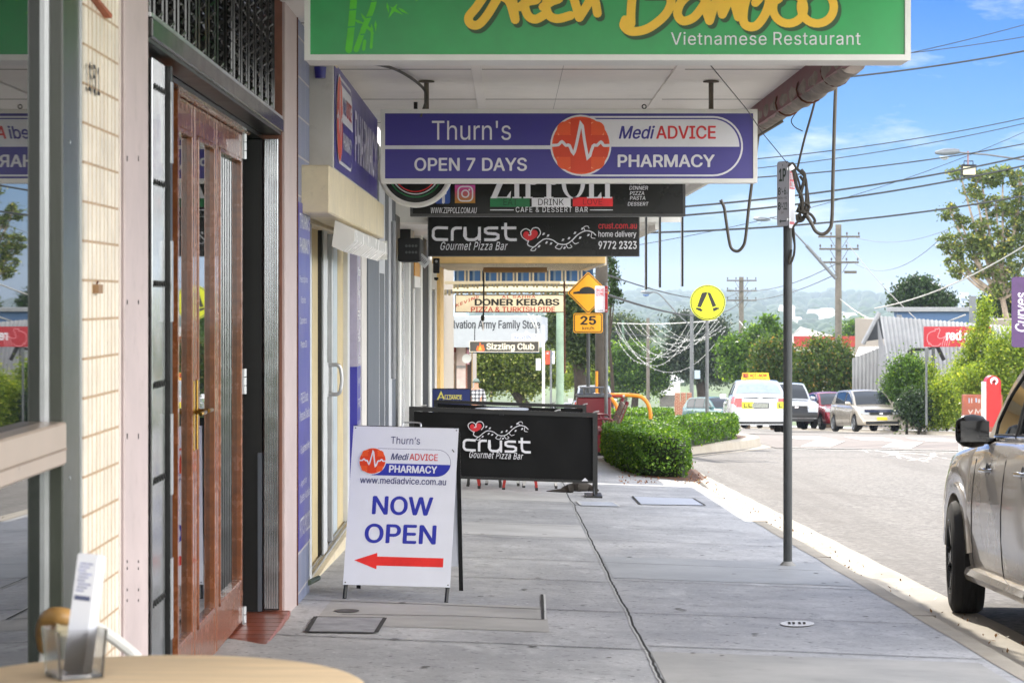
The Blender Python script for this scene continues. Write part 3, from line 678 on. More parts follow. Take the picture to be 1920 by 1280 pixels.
for (t, a, b, f0, f1) in (("THURN'S", .03, .075, 0, 1), ("PHARMACY", .10, .145, 0, 1), ("Prescriptions", .21, .235, 0, .8), ("Vitamins", .27, .29, .1, .6), ("Cosmetics", .33, .35, 0, .7), ("Photo ID", .40, .42, .1, .7), ("- FREE Blood", .55, .58, 0, .8), ("  Pressure Checks", .60, .63, 0, 1), ("- Equipment Hire", .70, .73, 0, 1), ("- Agent for", .80, .825, 0, .7), ("  Diabetes Australia", .84, .865, 0, 1), ("9773 9112", .91, .965, 0, 1)):
    mb.text(fb_, t, ya + (yb - ya) * f0, ya + (yb - ya) * f1, z1 - a * H_, z1 - b * H_, litw, .008, .012 if a < .2 or a > .9 else 0)
mb.build('info_panel', B)
mb = MB(); mb.box(-1.4, -1.165, Y4, Y5, -.9, -.425, cream, .006)
for i in range(5): mb.box(-1.35 + .035 * i, -1.342 + .035 * i, Y4 + .02, Y5 - 1.2, -.424, -.412, alum)
mb.build('sill', B)
pvc = M('white_pvc', 'cfd2d4', rough=.35, var=.06)
def fstrip(p0, p1, x, m, mb, zb_=-.42, zt_=CH + .53, th=.05, bev=.003):
    a, b = fy(p0, x), fy(p1, x); mb.box(x - th, x, a, b, zb_, zt_, m, bev)
mb = MB()
for (p0, p1, x, m) in ((581.5, 585, -1.2, pvc), (603.5, 607, -1.235, black), (607.5, 614, -1.225, pvc), (623, 625, -1.235, alum), (650.5, 652, -1.235, black), (652.5, 656, -1.225, pvc), (667.5, 669, -1.2, cream)): mb = MB(); fstrip(p0, p1, x, m, mb); mb.build('door_frame', B)
mb = MB(); mb.box(-1.33, -1.19, Y4, fy(669, -1.2), CH + .44, CH + .60, cream, .005); mb.box(-1.21, -1.18, Y4, fy(669, -1.2), CH + .47, CH + .52, cream, .004)
for p in (594, 618, 628, 652): y = fy(p, -1.18); mb.box(-1.185, -1.165, y, y + .03, CH + .47, CH + .50, alum)
mb.build('door_head', B)
mb = MB()
for (p0, p1) in ((586, 603), (633, 650), (656.5, 667)): mb = MB(); fstrip(p0, p1, -1.262, creamp, mb); mb.build('sliding_panel', B)
mb = MB(); fstrip(614.5, 622.5, -1.262, glass, mb, th=.01); fstrip(625.5, 632.5, -1.262, M('blind_white', 'b9c6cd', rough=.3), mb, th=.01); mb.build('sliding_door', B)
mb = MB(); y = fy(623, -1.2); za, zb2 = zr(738, y), zr(685, y)
mb.tube(crs([(-1.235, y, za), (-1.16, y + .02, za), (-1.14, y + .03, za + .06), (-1.14, y + .03, zb2 - .06), (-1.16, y + .02, zb2), (-1.235, y, zb2)], 5), .013, alum); mb.box(-1.24, -1.225, y - .04, y + .02, za - .02, zb2 + .02, alum, .004); mb.build('door_handle', B)
mb = MB(); mb.tube([(-1.135, Y4 - .1, -.33), (-1.10, Y4 + .15, -.33)], .016, M('pipe_green', '55614f')); mb.tube([(-1.125, Y4 - .2, -.68), (-1.125, Y4 - .2, -.5)], .018, M('pipe_green', '55614f')); mb.build('drain_pipe', B)
mb = MB(); a, b = fy(669.5, -1.17), fy(678, -1.17); mb.box(-1.3, -1.17, a, b, -.9, .75, purl); mb.box(-1.3, -1.17, a, b, .751, 2.4, M('faded_glare_panel', 'a9a3b8', rough=.25, var=.2, scale=2))  # pale upper half: faded purple with glare painted into its colour
for i, z in enumerate(np.arange(-.25, 1.75, .17)): mb.text(fa(-1.17), ('FREE', 'Agent for', 'Vitamins', 'PHARMACY')[i % 4], a + .06, b - .06, z + .07, z, litw, .003)
mb.build('info_panel', B)
mb = MB(); mb.box(-9, -1.45, Y3 + .02, Y5, -1, 5.4, brickw); mb.box(-1.45, -1.3, Y3 + .02, Y5, CH + .6, 5.4, offw); mb.box(-1.45, -1.16, fy(678.2, -1.16), Y5, -.9, CH + 1.5, offw); mb.build('wall', B)
# shutter box + fluoro
mb = MB(); mb.box(-1.16, -.985, Y4 - .55, fy(720, -.985), CH + .46, CH + .725, cream, .008); mb.build('shutter_box', B)
mb = MB(); fl = M('fluoro_diffuser', 'e8e6e0', rough=.25, var=.03); ya, yb = fy(641, -.99), fy(716, -.955)
mb.prism(Fr((0, 0, 0), (1, 0, 0), (0, 0, 1), (0, 1, 0)), [(-1.05, CH + .30), (-.985, CH + .27), (-.915, CH + .33), (-.915, CH + .40), (-1.03, CH + .455)], fl, ya, yb); mb.build('light_fitting', B)
mb = MB(); mb.box(-.99, -.915, yb + .001, yb + .02, CH + .28, CH + .42, white); mb.build('light_end_cap', B)
# awning
YA0, YA1, XA, ZA = 10.96, 24.2, 1.92, CH + 1.5
mb = MB(); mb.box(-1.16, XA, YA0, YA1, ZA, ZA + .12, soffm)
for Y in (11.4, 14.0, 16.3 + .55, 19.4, 22): mb.box(-1.16, XA - .002, Y, Y + .018, ZA - .003, ZA, M('soffit_seam', '6d6a66'))
for X in (-.25, 1.08): mb.box(X, X + .07, YA0, YA1, ZA - .014, ZA, soffm, .003)
mb.box(.35, .352, YA0, YA1, ZA - .002, ZA, M('soffit_seam', '6d6a66'))
mb.box(-1.16, XA, YA1 - .05, YA1, ZA - .32, ZA - .004, whites); mb.build('awning_soffit', B)  # end board added to stop sun leaking in over the lower awning
mb = MB(); mar = M('fascia_maroon', '6b3038', rough=.5, var=.2, scale=4); mb.box(XA, XA + .04, 12.6, YA1, ZA - .17, ZA + .3, mar); mb.build('awning_fascia', B)
mb = MB(); rollm = M('blind_canvas', '857c73', rough=.75, var=.35, scale=7, grime=.5)
pts = []; rr = []
for i in range(60):
    t = i / 59; pts.append((XA + .075, 14.9 + 8.8 * t, ZA - .115 - .010 * math.sin(t * 9))); rr.append(.076 + (.012 if i % 4 < 2 else 0) + .006 * math.sin(i * 2.7))
mb.tube(pts, rr, rollm, 14)
for i in (5, 14, 23, 33, 44): mb.tube([(XA + .075 + .089 * math.cos(t), pts[i][1], pts[i][2] + .089 * math.sin(t)) for t in np.linspace(0, 6.28, 15)], .007, rust, 5)
mb.build('rolled_blind', B)
mb = MB()
yk_ = 17.35
for t in (0,): pass
mb.tube(crs([(-.95, 16.2, ZA - .01), (-.75, 16.6, ZA - .02), (-.62, yk(272) - .1, ZA - .04), (-.57, yk(272), ZA - .12), (-.61, yk(272), ZA - .26)], 6), .010, M('cable_grey', '4e4b47', rough=.6)); mb.build('cable', B)
# perpendicular signs -------------------------------------------------
def sign(name, label, k, px, py, depth, fm, em, bord=8, cat='sign', dz=0):
    """box sign facing up the street; px/py measured extents of its frame at scale k"""
    Y = yk(k); fr = front(Y); x0, x1 = px; y0, y1 = py
    o = thing(name, label, cat, P((x0 + x1) / 2, y1, Y)); mb = MB(); q = Y / F
    a, b = P(x0, y1, Y), P(x1, y0, Y); mb.box(a.x, b.x, Y, Y + depth, a.z, b.z, em, .006)
    for (u0, u1, v0, v1) in ((x0, x1, y0, y0 + bord), (x0, x1, y1 - bord, y1), (x0, x0 + bord, y0 + bord, y1 - bord), (x1 - bord, x1, y0 + bord, y1 - bord)): mb.slab(fr, u0, u1, v0, v1, em, .0005, .014)
    mb.build('frame', o); mb = MB(); mb.slab(fr, x0 + bord, x1 - bord, y0 + bord, y1 - bord, fm, .0006, .006); mb.build('face', o)
    return o, fr, Y
FN = .008
def pulse(mb, fr, cx, cy, r, wm, rm, om, n=FN):
    mb.disc(fr, cx, cy, r * 1.06, wm, n); mb.disc(fr, cx, cy, r, om, n + .001)
    pale = M('logo_orange_pale', 'f0a070', rough=.35, var=.05)
    for sx in (-1, 1):
        for sy in (-1, 1): mb.disc(fr, cx + sx * r * .47, cy + sy * r * .47, r * .34, pale, n + .0014, k=20)
    for sx in (-1, 1):
        for sy in (-1, 1): mb.disc(fr, cx + sx * r * .56, cy + sy * r * .56, r * .27, om, n + .0018, k=20)
    mb.poly(fr, [(cx - r * .36, cy - r * .93), (cx + r * .36, cy - r * .93), (cx + r * .36, cy + r * .93), (cx - r * .36, cy + r * .93)], rm, n + .0022)
    mb.poly(fr, [(cx - r * .93, cy - r * .36), (cx + r * .93, cy - r * .36), (cx + r * .93, cy + r * .40), (cx - r * .93, cy + r * .40)], rm, n + .0026)
    mb.stroke(fr, [(cx - r * .98, cy), (cx - r * .78, cy - .02 * r), (cx - r * .66, cy - .13 * r), (cx - r * .52, cy), (cx - r * .40, cy), (cx - r * .26, cy + .28 * r), (cx - r * .14, cy - .1 * r), (cx + r * .02, cy - .78 * r), (cx + r * .12, cy - .2 * r), (cx + r * .26, cy + .44 * r), (cx + r * .42, cy + .02 * r), (cx + r * .56, cy), (cx + r * .70, cy - .12 * r), (cx + r * .8, cy), (cx + r * .98, cy)], .10 * r, wm, n + .0034, sm=3)
red = M('sign_red', 'c8202a', rough=.35, var=.05); orange = M('logo_orange', 'e0521f', rough=.35, var=.06); redor = M('logo_red_orange', 'd03a14', rough=.35, var=.06)
def pillshape(x0, x1, y0, y1, k=14, left=False):
    r = (y1 - y0) / 2; cyy = (y0 + y1) / 2; cx = x1 - r
    pts = [(x0, y0)] + [(cx + r * math.sin(t), cyy - r * math.cos(t)) for t in np.linspace(0, math.pi, k)] + [(x0, y1)]
    return pts
# pharmacy hanging sign
o, fr, Y = sign('hanging_sign', 'purple hanging sign with seven day opening and orange heartbeat logo', 272, (714, 1420), (205, 343), .16, purple, whites, 8)
mb = MB()
mb.rect(fr, 722, 1036, 273, 280, litw, FN)
mb.text(fr, "Thurn's", 810, 958, 227, 263, litw, FN, -.012); mb.text(fr, "OPEN 7 DAYS", 777, 988, 296, 321, litw, FN, .018)
pts = pillshape(1089, 1393, 218, 331, 20); mb.poly(fr, pts, litw, FN)
mb.poly(fr, pillshape(1089, 1389.5, 221.5, 327.5, 20), purple, FN + .0012)
ins = pillshape(1089, 1386, 224, 325, 24); mb.poly(fr, [p for p in ins if p[1] < 275] + [(1386, 275.5), (1089, 275.5)], litw, FN + .0024)
pulse(mb, fr, 1089, 273, 54, litw, redor, orange, FN + .0036)
mb.text(fr, "Medi", 1160, 1228, 236, 261, purple, FN + .004, .018, .25); mb.text(fr, "ADVICE", 1230, 1342, 236, 261, red, FN + .004, .018)
mb.text(fr, "PHARMACY", 1158, 1340, 290, 314, litw, FN + .004, .022); mb.build('lettering', o)
mb = MB()
for px in (799, 1335):
    mb = MB(); p = P(px, 205, Y); mb.tube([(p.x, Y + .08, p.z), (p.x, Y + .08, ZA - .006)], .017, M('hanger_iron', '6e665c', rough=.6, metal=.4, var=.3)); mb.lathe([(.055, 0), (.055, .008), (.02, .012)], (p.x, Y + .08, ZA - .006), (0, 0, -1), M('hanger_iron', '6e665c'), 16); mb.build('hanger', o)
mb = MB()
p = P(1209, 203, Y); mb.tube([(p.x + .014 * math.cos(t), Y + .08, p.z + .016 + .014 * math.sin(t)) for t in np.linspace(0, 6.28, 13)], .004, blackm, 6); mb.build('ring', o)
# green restaurant sign
green = M('sign_green', '149a4c', rough=.3, var=.2, scale=.9); yel = M('script_yellow', 'f0bf2a', rough=.35, var=.08); shd = M('script_shadow', '1e4a22', rough=.4, var=.1); bamb = M('bamboo_green', '4cc81c', rough=.35, var=.12)
o, fr, Y = sign('restaurant_sign', 'large green lightbox sign with yellow brush script and bamboo motif', 447, (571, 1707), (-175, 114), .24, green, whites, 11)
mb = MB()
strokes = [[(1010, -62), (950, -48), (915, -15), (893, 15), (879, 33), (883, 46), (897, 47), (913, 30), (928, 6), (938, -8), (962, -14)],
           [(938, -8), (955, 4), (966, 38)], [(958, -30), (962, 5), (966, 38)], [(975, 14), (990, 4), (1006, 0), (1006, -14), (990, -14), (984, 10), (990, 30), (1004, 37), (1022, 28)],
           [(1018, 14), (1034, 4), (1048, -2), (1046, -14), (1030, -12), (1024, 12), (1030, 30), (1046, 36), (1070, 30)],
           [(1072, -14), (1080, 12), (1086, 34)], [(1086, 34), (1100, 12), (1110, -4), (1116, 4), (1120, 26)],
           [(1190, -60), (1186, -20), (1183, 24), (1183, 46)], [(1150, -30), (1200, -60), (1250, -50), (1248, -28), (1205, -14), (1246, -12), (1258, 4), (1246, 30), (1215, 54), (1185, 60), (1170, 50), (1172, 38)],
           [(1322, -2), (1300, -12), (1278, 4), (1270, 26), (1280, 40), (1300, 34), (1318, 12), (1324, -2), (1324, 20), (1330, 40)],
           [(1330, 40), (1340, 8), (1348, 0), (1354, 28)], [(1354, 28), (1366, 4), (1374, 0), (1384, 33)],
           [(1384, 33), (1396, -20), (1402, -70)], [(1404, -20), (1394, 20), (1396, 46), (1416, 50), (1434, 28), (1442, 0), (1430, -8), (1416, 6)],
           [(1442, 0), (1452, 2), (1460, -2)]]
for st in strokes: mb.stroke(fr, [(a + 5, b + 6) for a, b in st], 19, shd, FN, sm=7)
for (cx, cy_, r) in ((1478, 16, 29), (1532, 14, 31)): mb.stroke(fr, [(cx + 6 + r * math.cos(t), cy_ + 6 + r * math.sin(t)) for t in np.linspace(0, 6.28, 30)[:-1]], 17, shd, FN + .0002, closed=True)
for st in strokes: mb.stroke(fr, st, 16.5, yel, FN + .001, sm=7)
for (cx, cy_, r) in ((1478, 16, 29), (1532, 14, 31)): mb.stroke(fr, [(cx + r * math.cos(t), cy_ + r * math.sin(t)) for t in np.linspace(0, 6.28, 30)[:-1]], 15.5, yel, FN + .0014, closed=True)
mb.text(fr, "Vietnamese", 1258, 1437, 61, 85, litw, FN, -.006, 0, 1.06); mb.text(fr, "Restaurant", 1450, 1613, 61, 85, litw, FN, -.006, 0, 1.06); mb.build('lettering', o)
mb = MB(); rg = random.Random(5)
for st, wd in (([(654, 94), (660, 40), (668, -60)], 13), ([(668, 94), (684, 50), (700, 10), (712, -60)], 10), ([(682, 93), (684, 78)], 6), ([(696, 90), (698, 62)], 5)): mb.stroke(fr, st, wd, bamb, FN, sm=5)
for py in (52, 20, -10): mb.stroke(fr, [(652, py), (672, py - 2)], 2.5, green, FN + .001); mb.stroke(fr, [(676 + (52 - py) * .3, py + 14), (692 + (52 - py) * .3, py + 12)], 2.5, green, FN + .001)
for i in range(34):
    x, y = rg.uniform(655, 800), rg.uniform(-120, 52); x = x if y > -20 and x < 735 else x; a = rg.uniform(.3, 2.6); L_ = rg.uniform(16, 34)
    if x > 725 and y > 20: continue
    dx, dy = math.cos(a) * L_, abs(math.sin(a)) * L_
    mb.poly(fr, [(x, y), (x + dx * .4 - dy * .12, y + dy * .4 + dx * .12), (x + dx, y + dy), (x + dx * .4 + dy * .1, y + dy * .4 - dx * .1)], bamb, FN + .0003 * (i % 7))
mb.build('bamboo_motif', o)
mb = MB()
for px in (700, 1580): mb = MB(); p = P(px, -175, Y); mb.tube([(p.x, Y + .12, p.z), (p.x, Y + .12, CH + 1.66)], .02, blackm); mb.build('hanger', o)
# pharmacy fascia sign along the wall
XS = -1.006; o = thing('wall_sign', 'purple pharmacy lightbox fixed along the shop wall above the shutter box', 'sign', (XS, 16, CH + .73))
ya, yb = yk(326), fy(708, XS); mb = MB(); mb.box(-1.16, XS - .004, ya, yb, CH + .73, CH + 1.36, offw, .006); mb.box(-1.19, -1.0, ya - .02, ya + .2, CH + 1.33, CH + 1.44, cream, .005); mb.tube([(-1.085, ya - .03, CH + 1.32), (-1.085, ya - .03, CH + 1.255)], [.036, .03], purple, 12); mb.build('frame', o)
f2 = Fr((XS, 0, 0), (0, 1, 0), (0, 0, 1), (1, 0, 0)); mb = MB(); mb.slab(f2, ya + .02, yb - .02, CH + .745, CH + 1.35, purple, -.003, 0); mb.build('face', o)
mb = MB(); za, zc = CH + .80, CH + 1.30; yc = ya + .45; 
f3 = Fr((XS, ya + .08, CH + 1.05), (0, 1, 0), (0, 0, -1), (1, 0, 0))
mb.poly(f3, pillshape(.3, 1.62, -.26, .26, 16), litw, .002); mb.poly(f3, pillshape(.3, 1.60, -.24, .24, 16), purple, .0032); ins = pillshape(.3, 1.57, -.215, .215, 20); mb.poly(f3, [p for p in ins if p[1] < 0] + [(1.57, .0), (.3, .0)], litw, .0044)
pulse(mb, f3, .30, 0, .25, litw, redor, orange, .005)
mb.text(f3, "Medi", .62, .90, -.16, -.05, purple, .006, .018, .25); mb.text(f3, "ADVICE", .91, 1.42, -.16, -.05, red, .006, .02); mb.text(f3, "PHARMACY", .62, 1.42, .06, .16, litw, .006, .02)
mb.text(f3, "PHARMACY", 1.85, yb - ya - .25, -.17, .17, M('sign_grey_letter', 'c9c6d8'), .003, .02); mb.build('lettering', o)
# ------------------------------------------------------------------ shops further along, their awnings and signs
def cladding(name, label, p0, p1, strips, zt_=CH + 1.35, wallm=offw, loc=None):
    """strips: (px0, px1, X, material, ztop or None, zbot or None)"""
    Ya, Yb = fy(p0, -1.15), fy(p1, -1.15)
    B = thing(name, label, 'shopfront', (-1.3, (Ya + Yb) / 2, g0((Ya + Yb) / 2)))
    mb = MB(); mb.box(-9, -1.42, Ya + .02, Yb, -3, 5.6 - (Ya - 14) * .03, brickw); mb.box(-1.42, -1.30, Ya + .01, Yb, -3, 5.5 - (Ya - 14) * .03, wallm); mb.build('wall', B)
    parts = {}
    for (a, b, x, m, z1, z0, nm) in strips:
        y0, y1 = fy(a, x), fy(b, x)
        mb = MB(); mb.box(-1.32, x, y0, y1, z0 if z0 is not None else g0(y1) - .1, z1 if z1 is not None else zt_, m, .004); mb.build(nm, B)
    return B, Ya, Yb
paleg = M('pale_grey_cladding', 'b9bbc0', rough=.45, var=.08); dslate = M('dark_slate', '43474f', rough=.45, var=.1)
Bz, Ya, Yb = cladding('cafe_bar_shopfront', 'narrow shopfront with grey slate and pale cladding strips', 690.3, 742,
    [(690.3, 711, -1.15, slate, None, None, 'cladding'), (711, 723, -1.155, paleg, None, None, 'pilaster'), (712.5, 721, -1.151, dslate, 1.5, -.32, 'sunken_panel'), (723, 729, -1.15, dslate, None, None, 'cladding'), (729, 735, -1.15, paleg, None, None, 'pilaster'), (735, 741.8, -1.16, slate, None, None, 'cladding')])
Y = fy(742, -1.12)
mb = MB(); mb.tube([(-1.12, Y - .5, zr(960 - 250, Y - .5)), (-1.12, Y - .5, zr(415, Y - .5))], .022, M('conduit_grey', '85878a', rough=.5)); mb.build('conduit', Bz)
mb = MB(); mb.box(-1.3, 1.9, 24.21, 28.1, CH + 1.18, CH + 1.3, soffm); mb.box(1.9, 1.94, 24.21, 28.1, CH + 1.1, CH + 1.5, whites); mb.box(-1.3, 1.9, 28.06, 28.1, CH + .82, CH + 1.178, whites); mb.build('awning', Bz)  # far end board added to block sun above the next awning
Bc, Ya, Yb = cladding('pizza_shopfront', 'pizza bar shopfront with white framed windows and black air conditioner over the door', 742.3, 832,
    [(742.3, 750, -1.16, black, CH + .85, None, 'frame'), (750, 753, -1.14, white, CH + .42, None, 'window_frame'), (753, 768, -1.20, M('window_pale', 'aeb2b6', rough=.15, var=.1), CH + .40, -1.0, 'window'), (768, 770, -1.15, white, CH + .42, None, 'window_frame'), (753, 769, -1.14, white, -1.0, -1.12, 'window_sill'), (753, 769, -1.15, paleg, -1.12, None, 'stall_riser'),
     (770, 776, -1.16, black, CH + .85, None, 'frame'), (776, 778, -1.14, white, CH + .1, None, 'door_frame'), (778, 790, -1.22, dslate, CH + .1, None, 'door'), (778, 790, -1.15, white, CH + .26, CH + .12, 'door_head'), (790, 792.5, -1.14, white, CH + .9, None, 'door_frame'), (778, 790, -1.16, M('yellow_panel', 'c98a12', rough=.4), CH + .62, CH + .26, 'fanlight'),
     (793, 806, -1.16, blackm, CH + .85, None, 'frame'), (806, 810, -1.14, white, CH + .85, None, 'pilaster'), (810, 816, -1.18, slate, CH + .1, None, 'door'), (810, 816, -1.16, offw, CH + .85, CH + .12, 'pilaster'), (816.2, 826, -1.16, offw, CH + .85, None, 'pilaster'), (826.2, 832, -1.10, M('warm_cream', 'dcb878', rough=.6, var=.1, grime=.2), CH + .85, None, 'corner_column')])
mb = MB(); mb.box(-1.3, 1.60, 28.12, yk(134), CH + .80, CH + .92, soffm); mb.box(1.60, 1.64, 28.12, yk(134), CH + .74, CH + 1.0, whites); mb.build('awning', Bc)
wc = M('warm_cream', 'dcb878'); Yc = yk(133)
mb = MB(); a, b = P(810, 494, Yc), P(1135, 481, Yc); mb.box(a.x, b.x, Yc, Yc + .1, a.z, b.z + .30, wc, .006); mb.box(a.x, b.x - .02, Yc + .1, yk(105), a.z, a.z + .1, M('warm_soffit', 'dccaa4', rough=.6, var=.06)); mb.box(b.x - .02, b.x + .02, Yc + .1, yk(105), a.z - .01, a.z + .3, white)
for j in range(9): mb.box(a.x, b.x - .1, Yc + .5 + j, Yc + .52 + j, a.z - .004, a.z, M('soffit_seam', '6d6a66'))
mb.build('corner_awning', Bc)
mb = MB(); lo = M('batten_wood', '9c7a52', rough=.5); y = yk(118); a, b = P(906, 511, y), P(1026, 497, y)
for i in range(4): mb.box(a.x, b.x, y + i * .12, y + i * .12 + .05, a.z + i * .03, a.z + .03 + i * .03, lo)
mb.build('ceiling_light', Bc)
# air conditioner, paper notice, little camera: separate fixtures
Ya_ = yk(188); o = thing('air_conditioner', 'black boxy air conditioner fixed high on the wall left of the pizza sign', 'air conditioner', P(765, 490, Ya_))
a, b = P(746, 490, Ya_), P(788, 446, Ya_); mb = MB(); mb.box(a.x, b.x, Ya_, Ya_ + .9, a.z, b.z, blackm, .01); mb.build('casing', o)
mb = MB()
for i in range(2):
    for j in range(4): mb.lathe([(.014, 0), (.014, -.004), (0, -.004)], P(762 + 6 * j, 461 + 12 * i, Ya_), (0, 1, 0), M('vent_grey', '4c4f4e'), 8)
mb.build('vent', o)
mb = MB(); c = [P(779, 487, Ya_ + .3), P(791, 475, Ya_ + .2), P(808, 490, Ya_ + .3), P(796, 503, Ya_ + .4)]; c2 = [p + Vector((0, .03, 0)) for p in c]; mb.hexa([*c, *c2], white)
for i in range(5): mb.add([c[0].lerp(c[1], .3) + (c[3] - c[0]) * (.15 + .14 * i) - Vector((0, .004, 0)), c[0].lerp(c[1], .75) + (c[3] - c[0]) * (.15 + .14 * i) - Vector((0, .004, 0)), c[0].lerp(c[1], .75) + (c[3] - c[0]) * (.2 + .14 * i) - Vector((0, .004, 0)), c[0].lerp(c[1], .3) + (c[3] - c[0]) * (.2 + .14 * i) - Vector((0, .004, 0))], [(0, 1, 2, 3)], M('vent_grey', '4c4f4e'))
tag(mb.build('tilted_notice'), 'white square paper notice tilted under the black air conditioner', 'lamp')
Yx = yk(140); mb = MB(); a, b = P(812, 512, Yx), P(824, 484, Yx); mb.box(a.x, b.x, Yx, Yx + .2, a.z, b.z, blackm, .008); mb.lathe([(.03, 0), (.03, .03), (0, .045)], P(818, 520, Yx), (0, 0, -1), dark, 12); mb.lathe([(.02, 0), (.012, .02), (0, .02)], P(818, 490, Yx), (0, -1, 0), alum, 10); tag(mb.build('security_camera'), 'small black security camera box on the cream corner column', 'camera')
# zippoli signs
zb_k = M('sign_black', '0f0f0f', rough=.25, var=.1, scale=2, spec=.3)
o, fr, Y = sign('cafe_sign', 'wide black hanging cafe and dessert bar sign with Italian coloured boxes and menu list', 230, (769, 1285), (224, 406), .13, zb_k, M('sign_edge_dark', '3a3a3a', rough=.4), 5)
mb = MB(); gl, rl = M('flag_green', '146b3c', rough=.35), M('flag_red', 'd8222a', rough=.35)
def ser(x0, x1, y0, y1, ch):
    w_ = 9; t = 2.6; cx = (x0 + x1) / 2
    def vert(x): mb.rect(fr, x - w_ / 2, x + w_ / 2, y0, y1, litw, FN); mb.rect(fr, x - w_ / 2 - 4, x + w_ / 2 + 4, y0, y0 + t, litw, FN + .0004); mb.rect(fr, x - w_ / 2 - 4, x + w_ / 2 + 4, y1 - t, y1, litw, FN + .0004)
    if ch == 'I': vert(cx)
    if ch == 'L': vert(x0 + 9); mb.rect(fr, x0 + 9, x1, y1 - t, y1, litw, FN + .0008); mb.poly(fr, [(x1, y1), (x1 - 8, y1 - t), (x1 - 1, y1 - 12)], litw, FN + .001)
    if ch == 'P': vert(x0 + 9); m_ = y0 + (y1 - y0) * .52; mb.stroke(fr, [(x0 + 10, y0 + 2), (x1 - 12, y0 + 2), (x1 - 4, (y0 + m_) / 2), (x1 - 12, m_), (x0 + 10, m_)], 4.5, litw, FN + .001, sm=5)
    if ch == 'O':
        ry = (y1 - y0) / 2 + 1; mb.disc(fr, cx, (y0 + y1) / 2, (x1 - x0) / 2, litw, FN, ry); mb.disc(fr, cx, (y0 + y1) / 2, (x1 - x0) / 2 - 8, zb_k, FN + .001, ry - 3)
    if ch == 'Z': mb.rect(fr, x0 + 2, x1, y0, y0 + t, litw, FN); mb.rect(fr, x0, x1, y1 - t, y1, litw, FN); mb.poly(fr, [(x0, y1), (x0 + 11, y1), (x1, y0), (x1 - 11, y0)], litw, FN + .0004); mb.poly(fr, [(x1, y1), (x1 - 7, y1 - t), (x1 + 1, y1 - 14)], litw, FN + .001)
for ch, a, b in (('Z', 920, 957), ('I', 960, 978), ('P', 981, 1017), ('P', 1020, 1054), ('O', 1053, 1097), ('L', 1100, 1128), ('I', 1130, 1148)): ser(a, b, 312, 372, ch)
mb.rect(fr, 919, 993, 371, 388, gl, FN); mb.rect(fr, 997, 1070, 371, 388, litw, FN); mb.rect(fr, 1074, 1149, 370, 387, rl, FN)
mb.text(fr, "EAT", 944, 970, 373, 385, M('dark_green_letter', '0b3a1f'), FN + .001); mb.text(fr, "DRINK", 1009, 1057, 373, 385, zb_k, FN + .001); mb.text(fr, "LOVE", 1093, 1129, 373, 384, M('dark_red_letter', '8a1015'), FN + .001)
mb.text(fr, "CAFE & DESSERT BAR", 967, 1102, 388, 398, litw, FN, .004, 0, 1.15); mb.rect(fr, 919, 963, 393, 394.6, litw, FN); mb.rect(fr, 1106, 1149, 393, 394.6, litw, FN)
mb.text(fr, "WWW.ZIPPOLI.COM.AU", 808, 894, 389, 400, litw, FN, .004, .15)
for t, a, b, y in (("LUNCH", 1181, 1208, 346), ("DINNER", 1180, 1215, 356), ("PIZZA", 1181, 1208, 366), ("PASTA", 1181, 1210, 375), ("DESSERT", 1177, 1216, 386)): mb.text(fr, t, a, b, y - 7, y, litw, FN, .004, .12)
bl = M('icon_blue', '2f4f9c', rough=.35, var=.05); mb.rrect(fr, 816, 844, 346, 382, 4, bl, FN); mb.text(fr, "f", 826, 838, 352, 382, litw, FN + .001, .04)
for i in range(12):
    t = i / 11; c = (int(200 - 30 * t), int(60 + 60 * (t if t > .3 else .3 - t)), int(160 - 130 * t)); mb.rect(fr, 853, 891, 347 + 34 * i / 12, 347 + 34 * (i + 1) / 12, M('icon_pink_%s' % 'abcdefghijkl'[i], '%02x%02x%02x' % c, rough=.35, var=0), FN)
def rring(x0, x1, y0, y1, r, wd): 
    pts = []
    for (cx, cyy, a0) in ((x1 - r, y1 - r, 0), (x0 + r, y1 - r, 90), (x0 + r, y0 + r, 180), (x1 - r, y0 + r, 270)):
        for i in range(6): t = R(a0 + 90 * i / 5); pts.append((cx + r * math.cos(t), cyy + r * math.sin(t)))
    mb.stroke(fr, pts, wd, litw, FN + .002, closed=True)
rring(859, 886, 350, 377, 8, 2.6); mb.stroke(fr, [(872.5 + 6.5 * math.cos(t), 363.5 + 6.5 * math.sin(t)) for t in np.linspace(0, 6.28, 22)[:-1]], 2.6, litw, FN + .002, closed=True); mb.disc(fr, 880, 356, 1.8, litw, FN + .002, k=10)
mb.build('lettering', o)
mb = MB()
for px in (840, 1230): mb = MB(); p = P(px, 224, Y); mb.tube([(p.x, Y + .06, p.z), (p.x, Y + .06, CH + 1.5)], .014, blackm); mb.build('hanger', o)
k = 244; Y = yk(k); fr = front(Y); o = thing('round_sign', 'round black cafe sign with white rim and green and red rings behind the purple sign', 'sign', P(779, 388, Y))
mb = MB(); mb.lathe([(66 / k, .10), (71 / k, .09), (71 / k, -.01), (67 / k, -.018), (62 / k, -.01), (62 / k, .0)], P(779, 318, Y), (0, 1, 0), whites, 56); mb.build('rim', o)
mb = MB(); mb.disc(fr, 779, 318, 62.5, zb_k, .001, k=56); mb.disc(fr, 779, 318, 53, gl, .003, k=56); mb.disc(fr, 779, 318, 50, zb_k, .004, k=56); mb.disc(fr, 779, 318, 47, litw, .005, k=56); mb.disc(fr, 779, 318, 45, zb_k, .006, k=56); mb.disc(fr, 779, 318, 42.5, rl, .007, k=56); mb.disc(fr, 779, 318, 40.5, zb_k, .008, k=56); mb.build('face', o)
